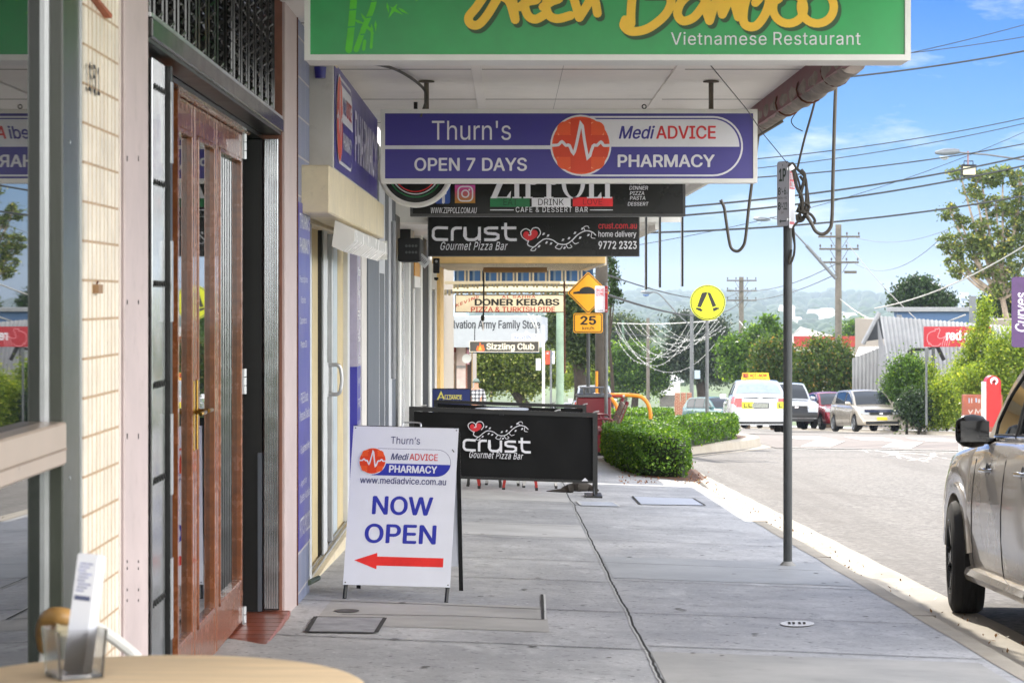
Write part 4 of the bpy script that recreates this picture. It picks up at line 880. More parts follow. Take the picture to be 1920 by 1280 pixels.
mb = MB(); mb.tube([P(779, 250, Y + .04), Vector((P(779, 250, Y).x, Y + .04, CH + 1.5))], .015, blackm); mb.tube([(-1.3, Y + .05, P(0, 318, Y).z), P(715, 318, Y + .05)], .02, blackm); mb.build('bracket', o)
# hanging rods off the awning edge
for px, y0_, y1_ in ((1212, 400, 543), (1238, 396, 539), (1280, 396, 537)):
    Y = 24.28; a, b = P(px, y0_ - 110, Y), P(px, y1_, Y); mb = MB(); mb.tube([a, b], .009, black, 8); mb.tube([(a.x - .013, Y + .004, a.z), (b.x - .013, Y + .004, b.z)], .004, whites, 6)
    tag(mb.build('awning_rod'), 'thin dark awning rod hanging beside the ' + {1212: 'right edge of the pizza bar sign', 1238: 'sky, middle one of three', 1280: 'right edge of the black cafe sign'}[px], 'rod', 'rods hanging from the cafe awning')
# crust sign
def vine(mb, fr, T, m, heart, n=FN):
    """heart and curling vine; T maps unit coords (0..1, 0..1 down) to the frame"""
    q = lambda pts: [T(a, b) for a, b in pts]
    s_ = (T(1, 0)[0] - T(0, 0)[0]) / 140
    hp = [(.10, .62), (.03, .45), (.045, .30), (.09, .28), (.115, .40), (.15, .24), (.20, .24), (.225, .36), (.19, .52)]
    mb.poly(fr, [T(p.x, p.y) for p in crs([(a, b, 0) for a, b in hp], 5, True)], heart, n)
    for st, wd in (([(.10, .66), (.02, .5), (.0, .30), (.06, .18), (.12, .26), (.13, .40), (.10, .42)], 1.7), ([(.12, .34), (.16, .16), (.23, .16), (.26, .34), (.22, .52)], 1.7), ([(.10, .62), (.09, .78), (.17, .86), (.24, .70), (.32, .56), (.42, .60), (.50, .74), (.60, .76), (.68, .62), (.76, .40), (.86, .26), (.95, .30), (1.0, .42)], 1.9),
                   ([(.17, .86), (.13, .98), (.18, 1.0), (.20, .92)], 1.5), ([(.50, .74), (.46, .88), (.52, .94), (.55, .84)], 1.4), ([(.60, .76), (.63, .9), (.68, .86), (.66, .78)], 1.4), ([(.86, .26), (.84, .12), (.89, .08), (.91, .16)], 1.3), ([(.95, .3), (.94, .5), (.99, .54)], 1.3), ([(.68, .62), (.72, .74), (.77, .7)], 1.3)):
        mb.stroke(fr, q(st), wd * s_, m, n + .001, sm=5)
    for (a, b) in ((.30, .38), (.36, .44), (.40, .74), (.56, .60), (.64, .54), (.72, .34), (.79, .52), (.82, .18), (.34, .70), (.90, .42), (.24, .84), (.58, .9)):
        x, y = T(a, b); mb.poly(fr, [(x - 2.6 * s_, y + 2 * s_), (x - .5 * s_, y - 2.4 * s_), (x + 3 * s_, y - 2.2 * s_), (x + 1 * s_, y + 1.6 * s_)], m, n + .0015)
def crust_word(mb, fr, T, m, wd, n=FN):
    """round cornered lower-case word; T maps (0..160, 0..34 down) to the frame"""
    def rr(x0, x1, y0, y1, r, parts):
        cs = {'tr': (x1 - r, y0 + r, -90), 'br': (x1 - r, y1 - r, 0), 'bl': (x0 + r, y1 - r, 90), 'tl': (x0 + r, y0 + r, 180)}
        out = []
        for p in parts:
            if p in cs: cx, cyy, a0 = cs[p]; out += [(cx + r * math.cos(R(a0 + 18 * i)), cyy + r * math.sin(R(a0 + 18 * i))) for i in range(6)]
            else: out.append(p)
        return out
    L = [rr(2, 30, 8, 32, 9, [(30, 8)] + []) ]
    c_ = [(30, 9.5)] + [(11 + 9 * math.cos(R(a)), 17 + 8 * math.sin(R(a))) for a in range(270, 180, -18)] + [(2.5, 20)] + [(11 + 9 * math.cos(R(a)), 23.5 + 8 * math.sin(R(a))) for a in range(180, 90, -18)] + [(30, 31.5)]
    r_ = [(38, 33.5), (38, 18)] + [(46 + 8 * math.cos(R(a)), 17 + 7.5 * math.sin(R(a))) for a in range(180, 271, 18)] + [(56, 9.5)]
    u_ = [(62, 7.5), (62, 24)] + [(70 + 8 * math.cos(R(a)), 24 + 7.5 * math.sin(R(a))) for a in range(180, 89, -18)] + [(80, 31.5), (87, 27), (89, 20), (89, 7.5)]; u2 = [(89, 20), (89, 33.5)]
    s_ = [(124, 9.5), (106, 9.5), (100, 12), (100, 17), (105, 19.8), (119, 20.4), (124, 23), (124, 28.5), (118, 31.5), (98, 31.5)]
    t_ = [(138, 0), (138, 23), (140, 29), (146, 31.5), (159, 31.5)]; t2 = [(130, 9.5), (158, 9.5)]
    for st in (c_, r_, u_, u2, s_, t_, t2): mb.stroke(fr, [T(a, b) for a, b in st], wd, m, n)
o, fr, Y = sign('pizza_sign', 'black hanging pizza bar sign with white crust lettering, red heart and vine', 172, (802, 1199), (403, 481), .12, zb_k, M('sign_edge_dark', '3a3a3a'), 2)
mb = MB(); crust_word(mb, fr, lambda a, b: (810 + a, 418 + b), litw, 5.2)
mb.text(fr, "Gourmet Pizza Bar", 826, 952, 453, 469, litw, FN, .004, .35, 1.1); vine(mb, fr, lambda a, b: (977 + 140 * a, 420 + 50 * b), litw, red)
mb.text(fr, "crust.com.au", 1122, 1194, 418, 429, red, FN, .012); mb.text(fr, "home delivery", 1122, 1193, 433, 447, litw, FN, .008); mb.text(fr, "9772 2323", 1122, 1194, 452, 467, litw, FN, .022); mb.build('lettering', o)
mb = MB()
for px in (850, 1150): mb = MB(); p = P(px, 403, Y); mb.tube([(p.x, Y + .06, p.z), (p.x, Y + .06, CH + .74)], .012, blackm); mb.build('hanger', o)
# doner sign
tan = M('sign_tan', 'dccba8', rough=.5, var=.08); dred = M('letter_dull_red', 'b23a2c', rough=.5)
o, fr, Y = sign('kebab_sign', 'tan hanging doner kebabs sign with black and red lettering', 92, (853, 1059), (552, 586), .14, tan, M('sign_edge_brown', '4a4438'), 1.6)
mb = MB(); mb.text(fr, "DONER KEBABS", 890, 1049, 560, 573, black, FN, .035); mb.text(fr, "PIZZA & TURKISH PIDE", 883, 1041, 575, 585, dred, FN, .02); mb.text(fr, "AL SAHRA", 941, 1004, 553.5, 559, dred, FN, .01, 0, 1.1)
mb.text(fr, "KEVINS", 855, 898, 570, 576, dred, FN, .02, 0, 1.15, slope=-.42); mb.build('lettering', o)
mb = MB()
for px in (907, 1059): mb = MB(); a = P(px, 553, Y); mb.tube([(a.x, Y + .06, a.z - .02), (a.x, Y + .06, P(px, 500, Y).z)], .012, blackm); mb.build('hanger', o)
mb = MB(); Yr = yk(112); mb.tube([P(907, 500, Yr), P(907, 572, Yr), P(906, 598, Yr)], .014, blackm); mb.lathe([(.0, -.06), (.03, -.04), (.034, .03), (0, .06)], P(905, 596, Yr), (0, 0, 1), blackm, 10); mb.tube([P(905, 600, Yr), P(906, 620, Yr)], .008, whites)
tag(mb.build('knotted_rope'), 'dark cord with a knot hanging in front of the tan kebab sign', 'cord')
mb = MB(); Yr = yk(100); mb.tube([P(1058, 500, Yr), P(1059, 700, Yr)], .018, rust); tag(mb.build('awning_post'), 'thin rusty awning rod at the right end of the tan kebab sign', 'rod')
# fabric awning with scalloped valance
plaid = M('plaid_fabric', '3f5f86', rough=.85, var=.15); n = plaid.node_tree.nodes; l = plaid.node_tree.links; t = n.new('ShaderNodeTexCoord'); s = n.new('ShaderNodeSeparateXYZ'); l.new(t.outputs['Object'], s.inputs[0])
mul = n.new('ShaderNodeMath'); mul.operation = 'MULTIPLY'; mul.inputs[1].default_value = 3.4; l.new(s.outputs['X'], mul.inputs[0]); fr_ = n.new('ShaderNodeMath'); fr_.operation = 'FRACT'; l.new(mul.outputs[0], fr_.inputs[0])
rp_ = n.new('ShaderNodeValToRGB'); rp_.color_ramp.interpolation = 'CONSTANT'; els = rp_.color_ramp.elements
for p, c in ((0, '3b5f8c'), (.34, 'b9ad95'), (.44, '5c6470'), (.56, 'c8bda4'), (.66, '274a72'), (.86, '6d7e8f')):
    e = els[0] if p == 0 else els.new(p); e.position = p; e.color = (*lin(c), 1)
els[-1].position = 1.0
l.new(fr_.outputs[0], rp_.inputs[0]); l.new(rp_.outputs[0], n['Principled BSDF'].inputs['Base Color'])
Bk = thing('fabric_awning', 'plaid blue fabric awning with scalloped striped valances above the kebab sign', 'awning', P(980, 550, yk(98)))
mb = MB(); Yq = yk(103); a, b = P(852, 527, Yq), P(1112, 503, Yq); mb.box(a.x, b.x, Yq, Yq + .03, a.z, b.z, plaid); mb.build('valance', Bk)
cs = M('scallop_cream', 'b8ab8a', rough=.8, var=.12); cs2 = M('scallop_stripe', '8b8f95', rough=.8, var=.2)
def scallop(k, x0, x1, y0, y1, step, amp):
    mb = MB(); Y = yk(k); x = x0; i = 0
    while x < x1:
        fr = front(Y); sl = amp * math.sin((x - x0) / (x1 - x0) * 3.14)
        mb.slab(fr, x, x + step * .62, y0 - sl * .4, y1 - sl + 1.5 * math.sin(i * 2.1), cs, -.01, .01); mb.slab(fr, x + step * .62, x + step, y0 - sl * .4, y1 - sl - 2, cs2, -.01, .006); x += step; i += 1
    mb.build('scallop_fringe', Bk)
mb = MB(); q_ = P(0, 500, yk(103)).z; mb.box(-1.3, 1.75, yk(104), yk(98), q_ + .02, q_ + .1, M('warm_soffit', 'dccaa4')); mb.build('roof_sheet', Bk)  # sheet added above to keep the sun off the awning lining
scallop(99, 850, 1108, 533, 541, 6.2, 3); scallop(95, 833, 1105, 543, 553, 7.5, 2.5)
mb = MB(); Yq = yk(97); a, b = P(848, 546, Yq), P(1108, 527, Yq); mb.add([(a.x, Yq + .1, a.z), (b.x, Yq + .1, a.z), (b.x, Yq + 1.2, b.z), (a.x, Yq + 1.2, b.z)], [(0, 1, 2, 3)], M('awning_lining', 'a0946f', rough=.85, var=.15)); a, b = P(833, 533, Yq), P(1050, 527, Yq); mb.build('lining', Bk); mb = MB(); mb.box(a.x, b.x, Yq - .02, Yq + .08, a.z, b.z, cream); mb.build('frame', Bk)
mb = MB(); mb.box(-9, P(830, 0, yk(96)).x, yk(96), yk(80), -4, CH + .9, M('house_brick', 'a79c8c')); mb.build('wall', Bk); mb = MB(); mb.box(-9, P(872, 0, yk(53)).x, yk(53.5), yk(48), P(0, 640, yk(53)).z, P(0, 520, yk(53)).z, M('pale_blue_wall', 'a9bfd6', rough=.7, var=.05)); mb.build('side_wall', Bk)
# salvation army store
k = 55; Y = yk(k); Bs = thing('charity_shop', 'charity store with long white fascia sign, blue inner awning and red lit box', 'shop', (P(930, 0, Y).x, Y, g0(Y)))
fr = front(Y); mb = MB(); a, b = P(760, 651, Y), P(1016, 593, Y); mb.box(a.x, b.x, Y, Y + .1, a.z, b.z, M('fascia_white', 'a0a4a8', rough=.5, var=.05)); c, d = P(1016, 651, Y), P(1032, 590, Y)
mb.hexa([(c.x, Y, a.z), (c.x + .28, Y + 5.5, a.z + .18), (c.x + .2, Y + 5.6, a.z + .18), (c.x - .03, Y + .1, a.z), (c.x, Y, b.z), (c.x + .28, Y + 5.5, b.z - .1), (c.x + .2, Y + 5.6, b.z - .1), (c.x - .03, Y + .1, b.z)], M('fascia_end', 'a6abb2')); mb.box(a.x, c.x, Y + .1, Y + 5.5, b.z - .12, b.z - .02, whites); mb.build('fascia', Bs)
mb = MB(); blackl = M('letter_black', '22242a', rough=.5, var=0)
mb.text(fr, "The Salvation Army Family Store", 806, 1013, 600, 620, blackl, .004, .022); 
mb.build('lettering', Bs)
dblue = M('deep_blue', '1f466e', rough=.6, var=.08); mb = MB(); Y2 = Y + 3; a, b = P(876, 662, Y2), P(1012, 640, Y2); mb.box(a.x, b.x, Y2, Y2 + .1, a.z, b.z, dblue); mb.build('inner_awning', Bs)
mb = MB(); beige = M('beige_wall', 'c3b3a2', rough=.8, var=.1); Y3_ = Y + 1.5
def fb(p0, p1, q0, q1, m, mb, dy=0, th=.2): a, b = P(p0, q1, Y3_ + dy), P(p1, q0, Y3_ + dy); mb.box(a.x, b.x, Y3_ + dy, Y3_ + dy + th, a.z, b.z, m)
fb(700, 873, 640, 900, beige, mb, .25, 6); fb(856, 873, 640, 800, M('pink_beige', 'cbb6ae', rough=.7), mb); fb(873.2, 876, 640, 800, brown, mb); fb(876, 884, 672, 800, M('dark_recess', '3f3330'), mb, .6); fb(884, 886, 660, 800, wc, mb, 1); fb(856, 873, 685, 690, M('stone_band', '8f8a88'), mb, -.02); mb.build('wall', Bs)
mb = MB(); fb(833, 855, 650, 660, M('red_frame', '7c2b22'), mb, -.05); fb(832, 851, 655, 676, M('red_panel', 'd61f1d', rough=.3), mb, -.1); mb.build('red_sign', Bs)
mb = MB(); fb(833, 852, 682, 760, M('door_brown_frame', '8a6a4c'), mb, -.02); fb(836, 848, 686, 760, M('door_green_glass', '7d8f4a', rough=.15, var=.5, scale=3), mb, -.05); mb.build('doorway', Bs)
mb = MB(); mb.lathe([(.16, 0), (.16, .05), (0, .06)], P(869 + 6, 672, Y + 1), (0, -1, 0), whites, 20); a, b = P(875, 683, Y + 1), P(880, 655, Y + 1); mb.box(a.x, b.x, Y + 1, Y + 1.1, a.z, b.z, M('pink_blade', 'c08a98')); tag(mb.build('blade_sign'), 'little pink and white blade sign beside the charity store wall', 'sign')
mb = MB(); mb.box(-12, -1.6, Y + 8, 125, -9, -.8, M('far_shop_wall', 'b2a79a', var=.2)); mb.box(-12, -2.2, 125, 170, -12, -3, M('far_shop_wall', 'b2a79a')); mb.build('rear_wall', Bs)
mb = MB()
for (a, b) in ((((862, 548)), ((837, 612))), (((1000, 590)), ((1010, 622))), (((990, 588), )[0], ((1004, 615)))): mb.tube([P(*a, Y - .5), P(*b, Y - .2)], .02, whites)
tag(mb.build('guy_wires'), 'pale guy wires holding the white fascia of the charity store', 'wire')
# sizzling club
o, fr, Y = sign('club_sign', 'small dark hanging Sizzling Club sign with flame emblem and pale border', 57, (880, 1011), (639, 660), .15, M('sign_charcoal', '3a352d', rough=.5), M('sign_edge_cream', 'cfc6b0'), 1.2)
mb = MB(); cl_ = M('letter_cream', 'd8cfb8'); mb.text(fr, "Sizzling Club", 912, 1002, 643, 658.5, cl_, FN, .03)
mb.poly(fr, [(893, 656), (895, 648), (898, 650), (900, 641), (903, 648), (906, 646), (909, 656), (901, 659)], M('flame_orange', 'e8641c'), FN); mb.poly(fr, [(897, 656), (900, 648), (904, 656)], M('flame_yellow', 'f0b03a'), FN + .002); mb.disc(fr, 901, 657.5, 7, M('flame_pot', 'b2553a'), FN + .001, 2); mb.build('lettering', o)
mb = MB()
for px in (890, 1005): mb = MB(); a = P(px, 639, Y); mb.tube([(a.x, Y + .07, a.z), (a.x, Y + .07, a.z + .5)], .015, blackm); mb.build('hanger', o)
# street-name post
k = 58; Y = yk(k); o = thing('street_name_sign', 'white street name post with Malvern St blade', 'street sign', (P(1019, 0, Y).x, Y, g0(Y))); a = P(1019, 610, Y)
mb = MB(); mb.tube([(a.x, Y, g0(Y) - .1), a], .045, whites, 10); mb.build('post', o); fr = front(Y - .02); mb = MB(); mb.slab(fr, 960, 1014, 625.5, 638.5, litw, -.02, .0); mb.poly(fr, [(982, 625.5), (992, 625.5), (987, 619)], litw, -.005); mb.build('blade', o)
mb = MB(); mb.text(fr, "MALVERN ST", 963, 1006, 628, 636, bl, .004, .004); mb.build('lettering', o)
mb = MB(); mb.slab(fr, 1005, 1014, 672, 694, litw, -.02, 0); mb.text(fr, "2P", 1007, 1012, 676, 682, bl, .004); mb.build('parking_plate', o)
# alliance board
k = 122; Y = yk(k); navy = M('navy_board', '1d2d6b', rough=.4, var=.08); o = thing('sandwich_board', 'navy blue real estate sandwich board with yellow lettering beside the wall', 'sandwich board', (P(844, 0, Y).x, Y, gf(-.9, Y)))
fr = front(Y); mb = MB(); mb.slab(fr, 805, 883, 728, 840, black, -.05, -.001); mb.slab(fr, 807, 881, 730, 838, navy, .0, .006); mb.build('panel', o)
yl = M('letter_yellow', 'e6dc62', rough=.4); mb = MB(); mb.text(fr, "LLIANCE", 834, 866, 741, 748.5, yl, FN, .02); mb.stroke(fr, [(820.5, 749), (827, 735.5), (833, 749)], 2.6, yl, FN); mb.rect(fr, 823, 831, 744, 745.5, yl, FN + .001); mb.text(fr, "REAL ESTATE", 820, 866, 751, 754.5, litw, FN, .015); mb.rect(fr, 834, 866, 740, 740.8, yl, FN); mb.build('lettering', o)
mb = MB()
for px in (809, 879):
    b = P(px, 0, Y); mb.tube([(b.x, Y + .02, P(0, 836, Y).z), (b.x, Y, gf(b.x, Y))], .018, black); mb.tube([(b.x, Y + .05, P(0, 735, Y).z), (b.x, Y + .5, gf(b.x, Y + .5))], .018, black)
mb.build('leg', o)
# ------------------------------------------------------------------ footpath furniture
# A-frame
Yb, Yt = yk(337), yk(330.5)
A = thing('a_frame_sign', 'white A-frame pharmacy sign with now open lettering and red arrow, standing on the footpath', 'a-frame sign', (-.6, yk(335), gf(-.6, yk(335))))
TL, TR, BL = P(663, 798, Yt + .02), P(860, 803, Yt), P(643, 1095, Yb + .02)
U = (TR - TL) / 198; V = (BL - TL) / 302; N_ = U.cross(V).normalized()
if N_.y > 0: N_ = -N_
fr = Fr(TL, U, V, N_); apan = M('board_white', 'd2d5de', rough=.4, var=.03); ablue = M('letter_blue', '1f2a98', rough=.4, var=.04)
mb = MB(); mb.slab(fr, 0, 198, 0, 302, apan, -.006, .0)
for (u, v) in ((4, 4), (194, 4), (4, 298), (194, 298)): mb.disc(fr, u, v, 1.3, blackm, .002, k=10)
mb.stroke(fr, [(188, 41), (192, 46)], 2, M('vent_grey', '4c4f4e'), .002); mb.build('front_panel', A)
mb = MB(); n = .0015
navy2 = M('letter_navy', '252a66', rough=.45, var=.04)
mb.text(fr, "Thurn\u2019s", 72, 127, 19, 33, navy2, n); pts = pillshape(40, 187, 42, 94, 16)
mb.poly(fr, pts, navy2, n); mb.poly(fr, pillshape(40, 186.2, 42.8, 93.2, 16), apan, n + .0008); mb.poly(fr, [p for p in pillshape(40, 187, 42, 94, 24) if p[1] > 71] + [(40, 71), (185.5, 71)], ablue, n + .0016)
mb.poly(fr, [(40, 71), (185.8, 71), (180, 83), (174, 89), (162, 94), (40, 94)], ablue, n + .002)
pulse(mb, fr, 40, 67, 24.5, apan, redor, orange, n + .0026)
mb.text(fr, "Medi", 74, 108, 51, 64, navy2, n + .003, .014, .25); mb.text(fr, "ADVICE", 109, 162, 51, 64, red, n + .003, .008); mb.text(fr, "PHARMACY", 72, 162, 74, 88.5, apan, n + .004, .03)
mb.text(fr, "www.mediadvice.com.au", 19, 180, 97, 110, navy2, n, .012); mb.text(fr, "NOW", 45, 158, 133, 169, ablue, n, .022); mb.text(fr, "OPEN", 34, 167, 186, 223, ablue, n, .02)
mb.poly(fr, [(18, 256), (60, 241), (60, 248), (183, 248), (183, 265), (60, 265), (60, 272)], M('arrow_red', 'd8231e', rough=.4), n); mb.build('lettering', A)
mb = MB()
def leg(p_top, X, Y): mb.tube([p_top, (X, Y, gf(X, Y) + .0)], .012, black, 6)
n0 = -.02
for u in (5, 193):
    a = fr(u, -2, n0); b = fr(u, 303, n0); d = (b - a).normalized(); Xg, Yg = b.x + d.x * .12, b.y + d.y * .12
    mb.obox((a + b) / 2, U.normalized() * .012, N_ * .012, (b - a) / 2, black); leg(b, Xg, Yg)
mb.tube([fr(0, 1, n0), fr(198, 1, n0)], .012, black); mb.build('front_frame', A)
mb = MB()
for u in (8, 196):
    a = fr(u, 4, n0 - .02); Xg = a.x + (.01 if u > 100 else -.02); Yg = yk(319) if u > 100 else yk(321); mb.obox((a + Vector((Xg, Yg, gf(Xg, Yg)))) / 2, (.012, 0, 0), (0, .012, 0), (Vector((Xg, Yg, gf(Xg, Yg))) - a) / 2, black)
mb.slab(Fr(fr(4, 6, n0 - .05), U, (Vector((a.x, yk(320.5), gf(a.x, yk(320.5)) + .12)) - fr(198, 6, n0 - .05)) / 300, (0, 1, 0)), 4, 194, 0, 290, apan, 0, .006); mb.build('rear_frame', A)
mb = MB(); h = [fr(92, 1, n0), fr(92, -7, n0), fr(97, -11, n0), fr(121, -11, n0), fr(126, -7, n0), fr(126, 1, n0)]; mb.tube(crs(h, 4), .005, alum, 8); mb.build('handle', A)
# cafe barriers
banner = M('banner_black', '0d0d0d', rough=.8, spec=.25, var=.15, scale=3, bump=.1, bscale=8); bframe = M('barrier_frame', '111211', rough=.4, var=.2)
def barrier(label, X0, X1, Y, deco, off=0, rot=0):
    z0, z1 = gf(X0, Y), gf(X1, Y); o = thing('cafe_barrier', label, 'cafe barrier', ((X0 + X1) / 2, Y, (z0 + z1) / 2), 'black cafe barriers')
    L = X1 - X0; U = Vector((L, rot, z1 - z0)) / L; fr = Fr((X0, Y, z0), U, (0, 0, 1), (0, -1, 0))
    mb = MB(); rows = []
    for j in range(9):
        v = .17 + (.86 - .17) * j / 8; rows.append([fr(L * i / 24, v - .012 * math.sin(math.pi * i / 24), .012 * math.sin(i * 1.1) * math.sin(j * .7)) for i in range(25)])
    mb.grid(rows, banner); mb.build('banner', o)
    mb = MB()
    for u in (0.0, L): mb.obox(fr(u, .455), (.026, 0, 0), (0, .026, 0), (0, 0, .455), bframe)
    mb.obox(fr(L / 2, .885), U * (L / 2), (0, .02, 0), (0, 0, .024), bframe); mb.obox(fr(L / 2, .16), U * (L / 2), (0, .012, 0), (0, 0, .014), bframe); mb.build('frame', o)
    mb = MB()
    for u in (0.02, L - .02): mb.obox(fr(u, .014), (.09, 0, 0), (0, .26, 0), (0, 0, .012), bframe); mb.tube([fr(u, .03, .15), fr(u, .14, 0)], .01, bframe)
    mb.build('foot', o)
    for u in (.10, L * .78, L - .02): mb = MB(); mb.tube([fr(u, .91, 0), fr(u + .03, .925, .02), fr(u + .06, .93, .03)], .008, M('tie_white', 'c9c9c9'), 6); mb.build('cable_tie', o)
    if deco:
        q = Y / F; f2 = Fr(P(0, 0, Y), U * q, (0, 0, -q), (0, -1, 0)); z = -(955) * q * U.z + (z0 - U.z * X0) * 0
        ref = 868; f2 = Fr(P(0, 0, Y) - Vector((0, 0, ref * q * U.z - (.0))), U * q, (0, 0, -q), (0, -1, 0)); f2.O.x = P(0, 0, Y).x
        mb = MB(); crust_word(mb, f2, lambda a, b: (868 + a * .80, 816 + b * .85), litw, 4.4, .03); mb.text(f2, "Gourmet Pizza Bar", 880, 981, 844, 857, litw, .03, .004, .35, 1.1); vine(mb, f2, lambda a, b: (878 + 112 * a, 783 + 40 * b), litw, red, .03); mb.build('lettering', o)
        mb = MB(); mb.poly(f2, [(1090, 893), (1097, 887), (1103, 893)], litw, .03); mb.build('tag', o)
    return o
barrier('black cafe barrier with white crust lettering and red heart, standing across the footpath', -1.06, .93, yk(173), True)
barrier('plain black cafe barrier standing behind the crust lettered one', -1.04, 1.06, yk(133), False)
mb = MB(); lx = P(1075, 915, yk(168)); rg = random.Random(8); pts = []
for i in range(9): pts.append((-.16 + .055 * i, rg.uniform(-.02, .03), .055 * math.sin(math.pi * (i + .4) / 9) + .012))
gl_ = gf(lx.x, lx.y); mb.tube([(lx.x + a, lx.y + b, gl_ + c) for a, b, c in pts], [.01, .03, .045, .05, .055, .05, .045, .03, .012], M('sandbag_dark', '3a3530', rough=.95, var=.3), 9); mb.tube([(lx.x - .3, lx.y - .02, gl_ + .02), (lx.x - .15, lx.y, gl_ + .025), (lx.x, lx.y, gl_ + .03)], [.004, .02, .03], M('sandbag_dark', '3a3530'), 8)
tag(mb.build('sandbag'), 'dark crumpled sandbag on the footpath at the foot of the cafe barrier', 'sandbag')
# stools behind the barrier, only their splayed legs show
def stool(name, label, X, Y, m):
    z = gf(X, Y); o = thing(name, label, 'stool', (X, Y, z), 'metal stools behind the cafe barrier'); mb = MB(); mb.box(X - .15, X + .15, Y - .15, Y + .15, z + .43, z + .46, m, .012); mb.box(X - .145, X + .145, Y - .145, Y + .145, z + .39, z + .43, m, .004); mb.build('seat', o)
    for sx in (-1, 1):
        for sy in (-1, 1):
            mb = MB(); t, b = Vector((X + sx * .13, Y + sy * .13, z + .42)), Vector((X + sx * .185, Y + sy * .185, z + .035)); mb.hexa([b + Vector((-.014, -.012, 0)), b + Vector((.014, -.012, 0)), b + Vector((.014, .012, 0)), b + Vector((-.014, .012, 0)), t + Vector((-.03, -.02, 0)), t + Vector((.03, -.02, 0)), t + Vector((.03, .02, 0)), t + Vector((-.03, .02, 0))], m)
            mb.box(b.x - .017, b.x + .017, b.y - .014, b.y + .014, z, z + .036, M('rubber_foot', '3a3a38', rough=.8), .004); mb.build('leg', o)
redm = M('stool_red', 'b8322a', rough=.35, var=.1); whm = M('stool_white', 'cfcfcb', rough=.35); grm = M('stool_charcoal', '3c3e3a', rough=.4)
for lab, px, k, m in (('red metal stool, the left one behind the crust barrier', 868, 166, redm), ('dark grey metal stool behind the crust barrier', 908, 163, grm), ('white metal stool beside the dark grey one behind the crust barrier', 942, 160, whm), ('red metal stool in the middle behind the crust barrier', 975, 166, redm), ('white metal stool, rightmost behind the crust barrier', 1012, 162, whm)):
    stool('metal_stool', lab, (px - VX) / k, yk(k), m)
T = thing('cafe_table', 'round cafe table with pale top between the two black barriers', 'table', (-.1, yk(146), gf(-.1, yk(146)))); z = gf(-.1, yk(146))
mb = MB(); mb.lathe([(0, .86), (.34, .86), (.355, .85), (.34, .835), (0, .83)], (-.1, yk(146), z), (0, 0, 1), M('table_glass_blue', 'a9b3c4', rough=.2), 40); mb.build('table_top', T); mb = MB(); mb.tube([(-.1, yk(146), z), (-.1, yk(146), z + .84)], .03, blackm); mb.lathe([(.24, 0), (.22, .02), (.04, .05)], (-.1, yk(146), z), (0, 0, 1), blackm); mb.build('pedestal', T)
# parking sign post with rope
k = 265; Y = yk(k); X = (1477 - VX) / k; z = gf(X, Y); o = thing('parking_sign', 'grey parking sign post with angled parking plates, nearest the camera', 'sign post', (X, Y, z)); top = P(1477, 305, Y).z
pm = M('post_grey', '45484a', rough=.5, metal=.3, var=.15, scale=6)
mb = MB(); mb.tube([(X, Y, z - .02), (X, Y, top)], .0315, pm, 16); mb.build('post', o)
mb = MB(); mb.lathe([(.0315, .03), (.05, .012), (.06, .0)], (X, Y, z + .002), (0, 0, 1), M('post_collar', '8a8a88', rough=.8, var=.3), 16); mb.build('collar', o)
for py in (318, 412): mb = MB(); zc_ = P(0, py, Y).z; mb.lathe([(.033, -.012), (.0345, -.012), (.0345, .012), (.033, .012)], (X, Y, zc_), (0, 0, 1), alum, 16); mb.box(X - .012, X + .012, Y - .08, Y - .03, zc_ - .01, zc_ + .01, alum); mb.build('clamp', o)
def plate(c0, c1, zt, zb, fmat):
    c0, c1 = Vector(c0), Vector(c1); U = (c1 - c0); N_ = Vector((U.y, -U.x, 0)).normalized()
    return Fr(Vector((c0.x, c0.y, zt)), U / 100, (0, 0, (zb - zt) / 200), N_)
pg = M('plate_face', 'b4b6c2', rough=.35, var=.05); dkg = M('letter_dark_green', '2c3d38', rough=.5, var=0)
ztp, zbt = P(0, 303, Y).z, P(0, 424, Y).z
f1 = plate((P(1458, 0, Y).x, Y + .04, 0), (X - .004, Y - .085, 0), ztp, zbt, pg)
mb = MB(); mb.rrect(f1, 0, 100, 0, 200, 12, pg, .0); mb.rrect(f1, 0, 100, 0, 200, 12, M('plate_back', '8a8c90', rough=.4, metal=.5), -.003); mb.build('plate', o)
mb = MB()
for t, a, b, c, d, w_ in (("1P", 20, 80, 22, 62, .03), ("8", 10, 34, 80, 104, .02), ("-6", 45, 80, 80, 104, .02), ("MON-FRI", 14, 88, 110, 117, 0), ("8", 10, 34, 126, 150, .02), ("-12", 42, 88, 126, 150, .02), ("30", 36, 46, 128, 136, 0), ("PM", 82, 94, 96, 103, 0), ("30", 36, 46, 82, 90, 0), ("SAT", 38, 64, 155, 162, 0)): mb.text(f1, t, a, b, c, d, dkg, .002, w_)
mb.poly(f1, [(22, 185), (36, 179), (36, 183), (80, 183), (80, 187), (36, 187), (36, 191)], dkg, .002); mb.disc(f1, 50, 12, 3, dkg, .002, k=8); mb.build('lettering', o)
f2 = plate((X + .001, Y - .085, 0), (P(1491, 0, Y).x, Y + .03, 0), ztp - .02, zbt - .015, pg)
mb = MB(); mb.rrect(f2, 0, 100, 0, 200, 8, litw, 0); mb.rrect(f2, 0, 100, 0, 200, 8, M('plate_back', '8a8c90'), -.003); mb.build('plate', o)
mb = MB(); mb.rect(f2, 6, 94, 22, 78, red, .002); mb.text(f2, "BUS", 14, 86, 28, 48, litw, .003, .03); mb.text(f2, "ZONE", 14, 86, 54, 74, litw, .003, .03); mb.rect(f2, 10, 90, 180, 188, red, .002); mb.build('lettering', o)
rope = M('rope_dark', '3c3832', rough=.85, var=.3, scale=30)
